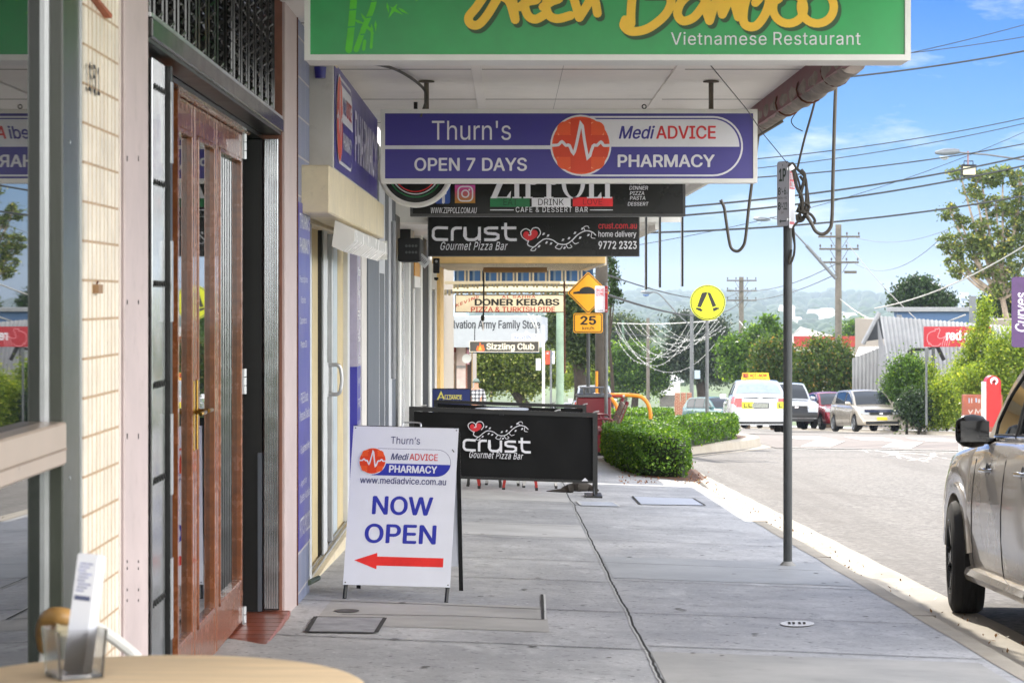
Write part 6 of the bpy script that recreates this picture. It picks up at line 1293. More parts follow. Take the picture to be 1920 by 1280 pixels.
    for side in (1, -1):
        for (y0, y1) in sp['sidewin']:
            mb = MB(); rows = []
            for j in range(13):
                y = y0 + (y1 - y0) * j / 12; zz1 = min(zroof(y - .10), zroof(y + .10), zroof(y)) - .055; z0 = top(y) - .03; z1 = zroof(y); s1 = (zz1 - z0) / max(.01, z1 - z0); s0 = .07 / max(.07, z1 - z0); s1 = max(s1, s0 + .002)
                rows.append([gp_(y, s0 + (s1 - s0) * i / 5, side, .006) for i in range(6)])
            mb.grid(rows, cglass, True, side < 0); wobj = mb.build('side_window', o, True)
            mb = MB(); lp = [r[0] for r in rows] + [r[-1] for r in rows[::-1]]; mb.tube([p + Vector((side * .002, 0, 0)) for p in lp], .009, cblack, 5, closed=True); mb.tube([rows[0][0] + Vector((side * .006, -.02, -.012)), rows[6][0] + Vector((side * .008, 0, -.012)), rows[-1][0] + Vector((side * .006, .02, -.012))], .009, sp.get('beltm', cblack), 5); mb.build('window_trim', wobj, True)
    # doors: seams and handles
    for side in (1, -1):
        for y in sp['seams']:
            mb = MB(); pts = [bp(y - .05 * math.sin(t * 2.2), t, side, .0005) for t in np.linspace(.05, .99, 9)]; mb.tube(pts, .0035, cblack, 4); mb.build('door_seam', o, True)
        mb = MB(); mb.tube([bp(y, .055, side, .001) for y in np.linspace(sp['seams'][0], sp['seams'][-1], 10)], .004, cblack, 4); mb.build('sill_seam', o, True)
        for y in sp['handles']:
            hd = MB(); p = bp(y, .80, side, .028); q = bp(y + .19, .80, side, .028); hd.tube([bp(y - .01, .80, side, -.002), p, q, bp(y + .2, .80, side, -.002)], .0125, sp.get('handlem', body), 8)
            hd.lathe([(.05, 0), (.045, -.004), (0, -.006)], bp(y + .09, .795, side, .004), (side, 0, 0), cblack, 14); hd.build('door_handle', o, True)
    for side in (1, -1):
        mb = MB(); a = gp_(wb_ - .38, .06, side); c = a + Vector((side * .135, .02, .075)); mm_ = sp.get('mirror', body)
        rings = []
        for (dx, s) in ((-.09, .55), (-.06, .88), (0, 1), (.06, .93), (.1, .6)):
            rings.append([c + Vector((side * dx, .06 * s * math.cos(t), .075 * s * math.sin(t) * sp.get('mirs', 1))) for t in np.linspace(0, 2 * math.pi, 17)])
        mb.grid(rings, mm_); mb.add(rings[0][:-1], [tuple(range(16))], mm_); mb.add(rings[-1][:-1], [tuple(range(16))], mm_); mb.tube([a + Vector((0, .02, .01)), c - Vector((side * .05, 0, .05))], .022, mm_, 8); w_ = mb.build('wing_mirror', o, True)
        mb = MB(); mb.add([c + Vector((side * .085 * sx, -.064, .062 * sz)) for sx, sz in ((-1, -1), (1, -1), (1, 1), (-1, 1))], [(0, 1, 2, 3)], sp.get('mglass', chrome)); mb.build('mirror_glass', w_, True)
    for side in (1, -1):
        for c in (ya, yr): wheel(o, side * (W / 2 - sp.get('track', .115)), c, rw_, .21, side, sp.get('rim', rim_m), sp.get('nsp', 5), sp.get('steer', 0) if c == ya else 0)
    if sp.get('arch'):
        for side in (1, -1):
            for c in (ya, yr):
                V = []; mb = MB()
                for t in np.linspace(.12, math.pi - .12, 25):
                    y, zz = c + math.cos(t), rw_ + math.sin(t); r0, r1 = Ra - .012, Ra + .05; row = []
                    for r, dx in ((r0, -.05), (r0, .012), (r1, .014), (r1 + .004, -.01)):
                        yy, z_ = c + r * math.cos(t), max(.2, rw_ + r * math.sin(t)); row.append(Vector((side * (hw(yy) * .992 + dx), yy, z_)))
                    V.append(row)
                mb.grid(V, sp['arch'], True, side > 0); mb.build('arch_trim', o, True)
            mb = MB(); mb.tube([bp(y, .03, side, .012) for y in np.linspace(yr + Ra + .03, ya - Ra - .03, 8)], .05, sp['arch'], 8); mb.build('side_skirt', o, True)
    # ends
    def endrect(x0, x1, z0, z1, end, m, mb, off=.007, n=6, zsk=0):
        rows = []; yE = L / 2 if end > 0 else -L / 2
        for j in range(n + 1):
            row = []
            for i in range(n + 1):
                x = x0 + (x1 - x0) * i / n; z = z0 + (z1 - z0) * j / n + zsk * (abs(x) - abs(x0 if abs(x0) < abs(x1) else x1)); t = (z - bot(yE)) / (top(yE) - bot(yE)); p = bp(yE, max(0, min(1, t)), 1); row.append(Vector((x, p.y + end * off, z)))
            rows.append(row)
        mb.grid(rows, m, False, end > 0)
    def sidepatch(y0, y1, t0, t1, side, m, mb, off=.006):
        mb.grid([[bp(y0 + (y1 - y0) * i / 8, t0 + (t1 - t0) * j / 4, side, off) for j in range(5)] for i in range(9)], m, True, side < 0)
    o_ = dict(endrect=endrect, sidepatch=sidepatch, bp=bp, gp=gp_, hw=hw, top=top, bot=bot, L=L, W=W, H=H, zroof=zroof)
    return o, o_
def lights(o, c, end, x0, x1, z0, z1, m, nm, dy=.22, t0=None, t1=None, zsk=0):
    yE = end * c['L'] / 2
    for side in (1, -1):
        mb = MB(); c['endrect'](side * x0, side * x1, z0, z1, end, m, mb, .009, 6, zsk); b, t = c['bot'](yE), c['top'](yE)
        c['sidepatch'](yE, yE - end * dy, (z0 - b) / (t - b) + .04, min(.97, (z1 - b) / (t - b)), side, m, mb); mb.build(nm, o, True)
sedan = lambda p, **k: dict(dict(L=4.3, W=1.69, H=1.46, wb=2.55, fo=.85, paint=p, r=.295, top=[(-2.15, .93), (-2.1, 1.0), (-1.6, 1.045), (-1.3, 1.05), (.6, .96), (.95, .93), (1.6, .86), (2.0, .74), (2.15, .60)], plan=[(0, 1), (1.2, .995), (1.7, .965), (1.95, .93), (2.1, .86), (2.15, .80)], gh=(1.0, .15, -.95, -1.55), sidewin=[(-1.02, -.1), (-.02, .62)], seams=[-.95, -.06, .78], handles=[-.62, .22], leanr=.05), **k)
hatch = lambda p, **k: dict(dict(L=4.2, W=1.70, H=1.53, wb=2.6, fo=.85, paint=p, r=.30, top=[(-2.1, .80), (-2.05, .98), (-1.6, 1.0), (.7, .97), (1.05, .95), (1.6, .88), (1.9, .78), (2.1, .62)], plan=[(0, 1), (1.2, .995), (1.7, .96), (1.95, .92), (2.05, .86), (2.1, .80)], gh=(1.12, .25, -1.45, -1.98), sidewin=[(-1.35, -.15), (-.07, .75)], seams=[-.95, -.11, .85], handles=[-.7, .2], roofw=.70, leanr=.06), **k)
suv = lambda p, **k: dict(dict(L=4.65, W=1.86, H=1.70, wb=2.66, fo=.93, paint=p, r=.355, sill=.26, top=[(-2.32, .95), (-2.25, 1.12), (-1.6, 1.13), (.65, 1.09), (1.0, 1.07), (1.75, 1.0), (2.1, .9), (2.28, .78), (2.32, .66)], plan=[(0, 1), (1.5, 1.0), (1.95, .985), (2.15, .93), (2.27, .85), (2.32, .78)], gh=(1.02, .1, -1.7, -2.2), sidewin=[(-1.75, -1.05), (-.98, -.08), (.0, .66)], seams=[-1.1, -.06, .86], handles=[-.75, .30], roofw=.70), **k)
ute = lambda p, **k: dict(dict(L=5.2, W=1.83, H=1.76, wb=3.08, fo=.95, paint=p, r=.36, sill=.34, top=[(-2.6, 1.0), (-2.5, 1.08), (.4, 1.1), (.95, 1.1), (1.6, 1.06), (2.3, 1.0), (2.55, .9), (2.6, .78)], plan=[(0, 1), (1.8, .99), (2.3, .95), (2.5, .88), (2.6, .80)], gh=(1.05, .25, -.95, -1.25), sidewin=[(-.85, -.12), (-.03, .72)], seams=[-.9, -.07, .9], handles=[-.6, .3], roofw=.72), **k)
# grey SUV parked at the kerb, half out of frame
k = 300; X_, Yw = (1785 - VX) / k + .93, F / k
o, c = car('parked_suv', 'grey beige SUV parked at the near kerb with glossy black mirror', 'car', X_ + .02, Yw - 1.395, gr(3.0, Yw) + .045, False, suv(paint('suv_grey_beige', 'c4bbae', .12), rim=rimd, mirror=M('mirror_gloss_black', '060606', rough=.12, var=0, spec=.35), mirs=1.35, mglass=M('mirror_dark', '101112', rough=.1, var=0), beltm=chrome, handlem=chrome, arch=paint('suv_trim', 'b4ab9e', .12), steer=-.10, track=.07))
lights(o, c, -1, .5, .88, .95, 1.12, redl, 'tail_lamp'); lights(o, c, 1, .4, .70, .72, .86, hl_m, 'headlamp', .35)
mb = MB(); c['sidepatch'](1.55, 1.42, .66, .72, -1, chrome, mb); mb.build('side_badge', o, True)
mb = MB()
for side in (1, -1): mb = MB(); mb.tube([(side * .60, .05, 1.70), (side * .61, -.6, 1.735), (side * .60, -1.4, 1.70)], .014, chrome, 6); mb.build('roof_rail', o, True)
# white sedan with driving-school roof sign
k = 68; Y = yk(k); X = (1429 - VX) / k
o, c = car('driving_school_sedan', 'white sedan with yellow driving school roof sign and L plates at the crossing', 'car', X, Y + 2.0, hz(X, Y + 1), False, sedan(paint('white_car_paint', 'a9adb3', 0), rearglass=M('rear_glass_pale', '8f9c9c', rough=.05, var=.1, ior=1.6)), yaw=-.03)
lights(o, c, -1, .50, .66, .70, .94, redl, 'tail_lamp', .26); 
mb = MB(); c['endrect'](-.42, .42, .90, .925, -1, chrome, mb, .02); c['endrect'](-.07, .07, .955, .985, -1, chrome, mb, .012); c['endrect'](-.63, -.47, .945, .965, -1, chrome, mb, .012); c['endrect'](.47, .63, .945, .965, -1, chrome, mb, .012); mb.build('boot_trim', o, True)
mb = MB(); c['endrect'](-.22, .22, .68, .80, -1, M('plate_blurred', '8b8f86', rough=.5, var=.25, scale=20), mb, .012); c['endrect'](-.24, .24, .665, .815, -1, cblack, mb, .009); mb.build('number_plate', o, True)
lyel = M('l_plate_yellow', 'e3dc1e', rough=.4)
for x in (-.40, .56, -.03 - .24):
    mb = MB(); w_ = .085 if x > -.3 and x < .5 else .10
    c['endrect'](x - w_, x + w_, .66, .84, -1, lyel, mb, .010 if w_ < .1 else .013); yy = c['bp'](-c['L'] / 2, .75).y; fl_ = Fr((x, yy - .026, .75), (.1, 0, 0), (0, 0, .1), (0, -1, 0)); mb.stroke(fl_, [(-.4, .55), (-.4, -.5), (.5, -.5)], .28, black, .002); mb.build('learner_plate', o, True)
mb = MB(); c['endrect'](-.70, .70, .30, .62, -1, paint('white_car_paint', 'a9adb3', 0), mb, .03); c['endrect'](-.72, .72, .24, .30, -1, cblack, mb, .02); mb.build('rear_bumper', o, True)
mb = MB(); ysn = M('roof_sign_yellow', 'f0b81e', rough=.4, var=.05); fs = Fr((0, -.18, 1.48), (1, 0, 0), (0, .0, 1), (0, -1, 0)); mb.prism(fs, [(-.40, 0), (.40, 0), (.36, .20), (-.36, .20)], ysn, -.08, .08); rs = mb.build('roof_sign', o, True)
mb = MB(); mb.rect(fs, -.36, -.20, .06, .18, orange, .082); mb.stroke(fs, [(-.31, .165), (-.31, .08), (-.24, .08)], .03, black, .084); mb.text(fs, "ACT-NOW", -.17, .33, .17, .075, M('roof_sign_red', 'c01f1c'), .082, .03, .12); mb.rect(fs, -.30, .30, .025, .04, M('roof_sign_red', 'c01f1c'), .082); mb.build('lettering', rs, True)
# oncoming cars parked on the far side
def front_end(o, c, grille_z, plate_m, gm=cblack, lamp=(.46, .80, .66, .80), low=True, bar=None):
    lights(o, c, 1, *lamp, hl_m, 'headlamp', .42, zsk=.12); mb = MB(); c['endrect'](-.42, .42, *grille_z, 1, gm, mb, .010); mb.build('grille', o, True)
    mb = MB(); c['endrect'](-.62, .62, .27, .38, 1, cblack, mb, .012); mb.build('bumper_intake', o, True); mb = MB(); c['endrect'](-.19, .19, .42, .53, 1, plate_m, mb, .018); mb.build('number_plate', o, True)
    mb = MB(); c['endrect'](-.07, .07, grille_z[1] - .08, grille_z[1] - .02, 1, chrome, mb, .02); mb.build('badge', o, True)
pyel = M('plate_yellow', 'd9c21a', rough=.4, var=.06); pwh = M('plate_white', 'c6c8c8', rough=.4, var=.1)
def place(px, k): return (px - VX) / k, F / k
X, Y = place(1637, 52); hatch_sp = hatch(paint('beige_car_paint', 'b3aa9a', .45))
o, c = car('hatchback', 'beige hatchback with yellow number plate facing us, parked at the far kerb', 'car', X, Y + 2, gr(X, Y) - .02, True, hatch_sp, yaw=.16); front_end(o, c, (.60, .70), pyel, lamp=(.46, .78, .62, .76))
mb = MB(); c['sidepatch'](1.95, 1.3, .2, .2, 1, cblack, mb); fs = None
bonnet = M('bonnet_guard', '2c3550', rough=.15, var=.1, coat=.5); c['endrect'](-.62, .62, .70, .80, 1, bonnet, mb, .012); mb.build('bonnet_protector', o, True)
X, Y = place(1562, 49.5); o, c = car('sedan', 'red sedan facing us, parked between the beige hatchback and the pale utility', 'car', X + .3, Y + 3, gr(X, Y) - .03, True, sedan(paint('red_car_paint', '8f1524', .2)), yaw=.16); front_end(o, c, (.46, .62), pwh)
X, Y = place(1500, 50); o, c = car('pickup_utility', 'pale silver pickup utility with black front bumper facing us, left of the red sedan', 'car', X - .15, Y + 3.5, gr(X, Y) - .03, True, ute(paint('silver_white_paint', 'a9adb0', .1)), yaw=.06); front_end(o, c, (.62, .86), pwh, cblack, (.5, .84, .74, .9))
mb = MB(); c['endrect'](-.78, .78, .40, .62, 1, cblack, mb, .03); mb.build('front_bumper', o, True)
# cars going away on the left of the street
X, Y = place(1110, 48); o, c = car('hatchback', 'white wagon with red tail lamps beyond the litter bin', 'car', X + .1, Y + 2, gr(3, Y), False, hatch(paint('white_car_paint', 'a9adb3', 0), H=1.6)); lights(o, c, -1, .56, .72, .66, 1.0, redl, 'tail_lamp', .2)
mb = MB(); c['endrect'](-.25, .25, .62, .74, -1, pwh, mb); mb.build('number_plate', o, True)
X, Y = place(1186, 18.2); o, c = car('sedan', 'distant maroon red car coming up the street beyond the orange rail', 'car', X, Y, g0(Y) - .1, True, sedan(paint('maroon_car_paint', '7c2230', .2))); front_end(o, c, (.46, .62), pwh)
proto = o
for px, k, lab, pc in ((1196, 15.5, 'distant silver car behind the maroon red car', 'a9b0b8'), (1066, 26, 'distant white car parked left of the green pole, nearest of three', 'd2d4d6'), (1052, 23, 'distant white car parked left of the green pole, middle of three', 'd2d4d6'), (1044, 20.5, 'distant grey car parked left of the green pole, farthest of three', '8f959c')):
    X, Y = place(px, k); d = dup(proto, (X, Y, g0(Y) - .1), lab)
    mmz = paint({'a9b0b8': 'silver_car_paint', 'd2d4d6': 'plain_white_car_paint', '8f959c': 'grey_car_paint'}[pc], pc, .1)
    for q in kids(d):
        if q.name.startswith(('body', 'roof', 'wing')): q.data = q.data.copy(); q.data.materials[0] = mmz
X, Y = place(1345, 35); o, c = car('van', 'dark teal covered car on the left verge behind the white sedan', 'car', X, Y, gr(X, Y), True, suv(paint('teal_cover', '3c6a68', 0)), yaw=.5)
# ------------------------------------------------------------------ people
def skinmesh(name, parent, verts, edges, radii, m, lev=1):
    me = bpy.data.meshes.new(name); me.from_pydata([Vector(v) for v in verts], edges, []); ob = bpy.data.objects.new(name, me); COL.objects.link(ob)
    md = ob.modifiers.new('Skin', 'SKIN'); md.use_smooth_shade = True
    for i, sv in enumerate(me.skin_vertices[0].data): sv.radius = radii[i] if isinstance(radii[i], tuple) else (radii[i], radii[i]); sv.use_root = (i == 0)
    s = ob.modifiers.new('Subdivision', 'SUBSURF'); s.levels = lev; s.render_levels = lev; me.materials.append(m); ob.parent = parent; return ob
skinm = M('skin', 'b98468', rough=.55, var=.08)
def person(label, X, Y, z, h, shirt, trouser, hat=None, stoop=.12):
    o = thing('person', label, 'person', (X, Y, z)); s = h / 1.72
    v = [(0, 0, .95), (0, .02, 1.15), (0, stoop * .5, 1.36), (0, stoop, 1.47), (0, stoop + .03, 1.56), (0, stoop + .05, 1.66), (.19, stoop * .5, 1.38), (.26, stoop * .6 + .02, 1.10), (.24, stoop + .1, .86), (.235, stoop + .12, .76), (-.19, stoop * .5, 1.38), (-.26, stoop * .6, 1.10), (-.25, stoop + .04, .86), (-.245, stoop + .06, .76), (.09, 0, .88), (.10, .10, .48), (.10, .04, .08), (.10, .16, .04), (-.09, 0, .88), (-.10, -.02, .48), (-.10, -.14, .09), (-.10, -.03, .04)]
    e = [(0, 1), (1, 2), (2, 3), (3, 4), (4, 5), (2, 6), (6, 7), (7, 8), (8, 9), (2, 10), (10, 11), (11, 12), (12, 13), (0, 14), (14, 15), (15, 16), (16, 17), (0, 18), (18, 19), (19, 20), (20, 21)]
    r = [(.15, .11), (.15, .11), (.17, .11), .06, .075, .085, .065, .05, .04, .035, .065, .05, .04, .035, .085, .06, .045, .04, .085, .06, .045, .04]
    sc = lambda L: [tuple(c * s for c in p) for p in L]
    rs = lambda L, g=0: [tuple((q + g) * s for q in p) if isinstance(p, tuple) else (p + g) * s for p in L]
    skinmesh('body', o, sc(v), e, rs(r), skinm)
    skinmesh('shirt', o, sc([v[i] for i in (0, 1, 2, 6, 7, 8, 10, 11, 12)]), [(0, 1), (1, 2), (2, 3), (3, 4), (4, 5), (2, 6), (6, 7), (7, 8)], rs([r[i] for i in (0, 1, 2, 6, 7, 8, 10, 11, 12)], .025), shirt)
    skinmesh('trousers', o, sc([v[i] for i in (0, 14, 15, 16, 18, 19, 20)]), [(0, 1), (1, 2), (2, 3), (0, 4), (4, 5), (5, 6)], rs([r[i] for i in (0, 14, 15, 16, 18, 19, 20)], .018), trouser)
    mb = MB(); hc = Vector((0, stoop + .06, 1.69)) * s
    mb.lathe([(.098 * s, -.03 * s), (.10 * s, .0), (.088 * s, .05 * s), (.05 * s, .085 * s), (0, .093 * s)], hc, (0, .15, 1), hat or M('hair_grey', '6b6660'), 16)
    if hat: mb.lathe([(.10 * s, -.02 * s), (.145 * s, -.03 * s)], hc, (0, .15, 1), hat, 16)
    mb.build('hat' if hat else 'hair', o, True)
    for sx in (1, -1):
        mb = MB(); mb.lathe([(.0, -.12), (.05, -.10), (.055, .14), (.0, .17)], Vector((sx * .10, .08, .05)) * s, (0, 1, 0), M('shoe_dark', '2a2724'), 10); mb.build('shoe', o, True)
    return o
plaid_s = M('plaid_shirt', 'c9c9c9', rough=.9, var=.1); n = plaid_s.node_tree.nodes; l = plaid_s.node_tree.links; t = n.new('ShaderNodeTexCoord'); s = n.new('ShaderNodeSeparateXYZ'); l.new(t.outputs['Object'], s.inputs[0]); ws = []
for ax in ('X', 'Z'):
    m_ = n.new('ShaderNodeMath'); m_.operation = 'MULTIPLY'; m_.inputs[1].default_value = 8.5; l.new(s.outputs[ax], m_.inputs[0]); f_ = n.new('ShaderNodeMath'); f_.operation = 'FRACT'; l.new(m_.outputs[0], f_.inputs[0]); g_ = n.new('ShaderNodeMath'); g_.operation = 'GREATER_THAN'; g_.inputs[1].default_value = .52; l.new(f_.outputs[0], g_.inputs[0]); ws.append(g_)
ad = n.new('ShaderNodeMath'); ad.operation = 'ADD'; l.new(ws[0].outputs[0], ad.inputs[0]); l.new(ws[1].outputs[0], ad.inputs[1]); rr2 = n.new('ShaderNodeValToRGB'); rr2.color_ramp.interpolation = 'CONSTANT'; e0 = rr2.color_ramp.elements
e0[0].color = (.62, .62, .62, 1); e0[1].position = .7; e0[1].color = (.035, .035, .04, 1); dv = n.new('ShaderNodeMath'); dv.operation = 'DIVIDE'; dv.inputs[1].default_value = 2; l.new(ad.outputs[0], dv.inputs[0]); e2 = e0.new(.3); e2.color = (.16, .16, .17, 1)
l.new(dv.outputs[0], rr2.inputs[0]); l.new(rr2.outputs[0], n['Principled BSDF'].inputs['Base Color'])
k = 60; Y = yk(k); zf = CH - (713 - VY) * Y / F - 1.70
person('person in a black and white plaid shirt and grey green cap walking away', (893 - VX) / k, Y, zf, 1.70, plaid_s, M('trouser_grey', '4d4f4a', rough=.9), M('cap_green', '77867c', rough=.9, var=.2), .10)
k = 13; Y = yk(k); person('tiny distant person in dark clothes far down the footpath', (921 - VX) / k, Y, CH - (733 - VY) * Y / F - 1.7, 1.7, M('dark_cloth', '22242a', rough=.9), M('dark_cloth', '22242a'), None, .05)
# ------------------------------------------------------------------ poles, wires, lamps
tim = M('timber_pole', '6b655c', rough=.85, var=.25, scale=3, bump=.4, bscale=20, grime=.2); arm_m = M('crossarm_timber', '5a544a', rough=.85, var=.25, scale=6); ins = M('insulator', '35302c', rough=.3); wirem = M('wire_black', '1f2022', rough=.6, var=0); gpole = M('pole_green_paint', '93ab93', rough=.7, var=.2, scale=2, grime=.15)
def land_z(X, Y): return gr(min(X, 15), Y) if X > 2.9 else g0(Y)
def power_pole(label, px, k, ptop, r, arms, pbase=None, m=tim, name='power_pole'):
    Y = yk(k); X = (px - VX) / k; zb_ = land_z(X, Y) - .3; zt_ = P(0, ptop, Y).z; o = thing(name, label, 'power pole', (X, Y, zb_)); mb = MB()
    mb.tube([(X, Y, zb_), (X, Y, (zb_ + zt_) / 2), (X, Y, zt_)], [r, r * .92, r * .82], m, 14); mb.build('pole', o)
    for (py, w_) in arms:
        z = P(0, py, Y).z; mb = MB(); mb.box(X - w_, X + w_, Y - r - .12, Y - r - .01, z - .055, z + .055, arm_m, .006)
        for sx in (-1, 1): mb.tube([(X + sx * w_ * .45, Y - r - .06, z - .05), (X + sx * r * .9, Y - r - .02, z - .6)], .018, arm_m, 5)
        a_ = mb.build('crossarm', o)
        for f in (-.95, -.38, .38, .95): mb = MB(); mb.lathe([(.015, .05), (.02, .12), (.05, .13), (.055, .2), (.03, .26), (0, .27)], (X + f * w_, Y - r - .06, z), (0, 0, 1), ins, 8); mb.build('insulator', a_)
    return o, X, Y
pA, XA_, YA_ = power_pole('tall timber power pole with three crossarms and a street lamp arm, behind the red sedan', 1572, 33, 421, .21, ((444, 1.18), (467, 1.12), (492, 1.12)))
Ya2 = YA_ - .3
mb = MB(); mb.tube([P(1567, 522, Ya2), P(1512, 460, Ya2)], .10, galv, 8); mb.tube([P(1512, 460, Ya2), P(1484, 430, Ya2)], .05, galv, 8); mb.tube(crs([P(1484, 430, Ya2), P(1470, 414, Ya2), P(1444, 408, Ya2)], 5), .035, galv, 6); mb.build('lamp_arm', pA)
lampm = M('lamp_housing', '6f757a', rough=.4, metal=.3); lensm = M('lamp_lens', 'a9bfd8', rough=.1)
def lamphead(mb, px, py, Y, w_, k):
    c = P(px, py, Y); mb.lathe([(0, -w_), (.10 * w_, -w_ * .9), (.28 * w_, -w_ * .2), (.24 * w_, w_ * .5), (.1 * w_, w_), (0, w_)], c, (1, 0, -.06), lampm, 12)
mb = MB(); lamphead(mb, 1428, 411, Ya2, .5, 33); c = P(1424, 415, Ya2); mb.lathe([(.16, 0), (.13, -.10), (.06, -.14), (0, -.15)], c, (0, 0, 1), lensm, 12); mb.build('lamp_head', pA)
mb = MB(); c = P(1590, 511, Ya2); mb.box(c.x - .2, c.x + .5, Ya2, Ya2 + .1, c.z - .05, c.z + .1, arm_m); mb.build('lower_bracket', pA)
pB, XB_, YB_ = power_pole('more distant timber power pole with three crossarms, between the round sign and the hedge trees', 1390, 24, 519, .22, ((526, 1.16), (545, 1.16), (563, 1.16)))
pC, XC_, YC_ = power_pole('thick weathered timber power pole behind the amber speed hump sign', 1128, 83, 60, .15, ((105, 1.1), (150, 1.1)), m=M('timber_pole_dark', '48433c', rough=.85, var=.3, scale=3, bump=.4, bscale=20))
mb = MB(); y = YC_ - .16; mb.tube([P(1119, 755, y), P(1119, 696, y)], .03, ora, 8); mb.build('cable_guard', pC)
o = power_pole('pale green painted pole at the kerb beside the club sign', 1050, 50, 470, .155, (), m=gpole)
for lab, px, k, pt, r, m_ in (('thin dark street pole behind the lights, left one', 1168, 24, 600, .11, M('pole_green_dark', '4f6a55', var=.2)), ('dark grey street pole hung with lights, second from the left', 1215, 27, 596, .13, tim), ('grey street pole behind the pedestrian sign, carrying the lamp arm', 1297, 31, 583, .13, galv)):
    o, X, Y = power_pole(lab, px, k, pt, r, (), m=m_, name='street_pole')
Yl = Y; mb = MB(); mb.tube(crs([P(1296, 612, Yl), P(1270, 588, Yl), P(1245, 560, Yl), P(1232, 549, Yl), P(1218, 547, Yl)], 5), .04, galv, 6); lamphead(mb, 1212, 548, Yl, .38, 31); c = P(1211, 552, Yl); mb.lathe([(.2, 0), (.16, -.08), (0, -.14)], c, (0, 0, 1), M('lamp_lens_blue', '5f7fb4', rough=.15), 12); mb.build('lamp_arm', o)
mb = MB(); c = P(1307, 702, Yl - .2); mb.box(c.x - .15, c.x + .18, Yl - .3, Yl - .1, c.z - .25, c.z + .25, M('box_pale_blue', 'a9bac6')); mb.build('meter_box', o)
# street lamp and floodlight reaching in from the right
k = 60; Y = yk(k); o = thing('street_lamp', 'street lamp and boxy floodlight on an arm reaching in from the right against the sky', 'street lamp', ((1990 - VX) / k, Y, land_z(15, Y)))
mb = MB(); mb.tube([((1990 - VX) / k, Y, land_z(15, Y)), ((1990 - VX) / k, Y, P(0, 240, Y).z)], [.14, .11], tim, 10); mb.build('pole', o); mb = MB(); mb.tube([P(1992, 305, Y), P(1920, 300, Y), P(1850, 290, Y), P(1796, 286, Y)], .028, galv, 8); mb.tube([P(1815, 283, Y), P(1815, 312, Y)], .03, M('lamp_bracket', '8a7078'), 8); mb.build('arm', o)
mb = MB(); c = P(1777, 285, Y); mb.lathe([(0, -.42), (.05, -.38), (.11, -.1), (.10, .2), (.07, .36), (0, .38)], c, (1, 0, .06), lampm, 14); c2 = P(1771, 293, Y); mb.lathe([(.16, .0), (.14, -.06), (.07, -.11), (0, -.12)], c2, (0, 0, 1), M('lamp_glass', 'c4ccd0', rough=.1), 14); mb.build('lamp_head', o)
mb = MB(); c = P(1816, 319, Y); mb.box(c.x - .23, c.x + .23, Y - .1, Y + .1, c.z - .19, c.z + .17, blackm, .01); mb.box(c.x - .19, c.x + .20, Y - .112, Y - .1, c.z - .15, c.z + .10, M('flood_glass', 'c9c4a4', rough=.2), .003); mb.tube([(c.x - .14, Y, c.z + .17), (c.x - .14, Y, c.z + .28), (c.x + .14, Y, c.z + .28), (c.x + .14, Y, c.z + .17)], .018, blackm, 6); mb.build('floodlight', o)
# wires
def wire(lab, a, b, s, r=.016, Y0=None, Y1=None, m=wirem, group='overhead wires'):
    A_, B_ = P(*a, Y0), P(*b, Y1); mb = MB(); mb.tube(sag(A_, B_, s, 22), r, m, 5); tag(mb.build('overhead_wire'), lab, 'wire', group)
LW = 'thin black overhead wire '
for lab, y0, y1, r in (('highest of all, just right of the green sign', 190, 5, .012), ('second highest, right of the green sign', 130, 42, .012), ('third, thick, meeting the green sign corner', 172, 66, .026),
                       ('just below the rolled blind, ending highest at the right', 318, 188, .014), ('second below the rolled blind', 340, 196, .012), ('third below the rolled blind', 345, 240, .018), ('thick, through the hooked pole to the lamp', 398, 258, .026), ('thick, below the street lamp head', 414, 276, .026), ('thick, through the gum tree crown', 438, 338, .026)):
    wire(LW + lab, (1128, y0), (2060, y1), .35, r, YC_, yk(64))
wire('dashed looking pale wire rising across the sky to the right edge', (1128, 470), (2060, 180), .6, .008, YC_, yk(64))
wire('pale thick cable swooping from the building to the right edge over the roof', (1640, 578), (2010, 400), .5, .026, yk(46), yk(58), M('cable_pale', 'a9a9a4', rough=.6))
wire('pale cable sagging across the blue wall of the takeaway', (1575, 560), (1810, 590), 1.0, .03, yk(33), yk(46), M('cable_pale', 'b9b9b4'))
wire('thin dark wire from the tall pole down to the blue roof', (1585, 450), (1720, 600), .2, .02, yk(33), yk(46))
wire('thin dark wire from the far pole up to the tall timber pole', (1390, 545), (1572, 492), .5, .025, YB_, YA_)
wire('second thin wire from the far pole up to the tall timber pole', (1395, 563), (1575, 510), .4, .025, YB_, YA_)
wire('thin wire from the tall timber pole toward the right, upper', (1600, 444), (1900, 360), 1.0, .012, YA_, yk(45)); wire('thin wire from the tall timber pole toward the right, lower', (1600, 492), (1780, 430), 1.0, .012, YA_, yk(45))
wire('wire left of the pedestrian sign, upper', (1138, 515), (1390, 545), .6, .018, YC_, YB_); wire('wire left of the pedestrian sign, thick lower', (1138, 552), (1392, 563), .8, .03, YC_, YB_); wire('thin service wire from the far pole to the trees on the left', (1140, 620), (1390, 600), .7, .02, yk(40), YB_)
wire('pale festoon cable sagging from the far pole to the right', (1386, 601), (1500, 616), 1.2, .035, YB_, yk(30), M('festoon_white', 'c4c4c0', rough=.5))
fes = M('festoon_white', 'e2e2de'); rg = random.Random(12)
tag(MB().tube(sag(P(1142, 605, yk(28)), P(1345, 600, yk(30)), .15), .028, fes, 5).build('support_cable'), 'straight white support cable holding the strings of lights', 'cable')
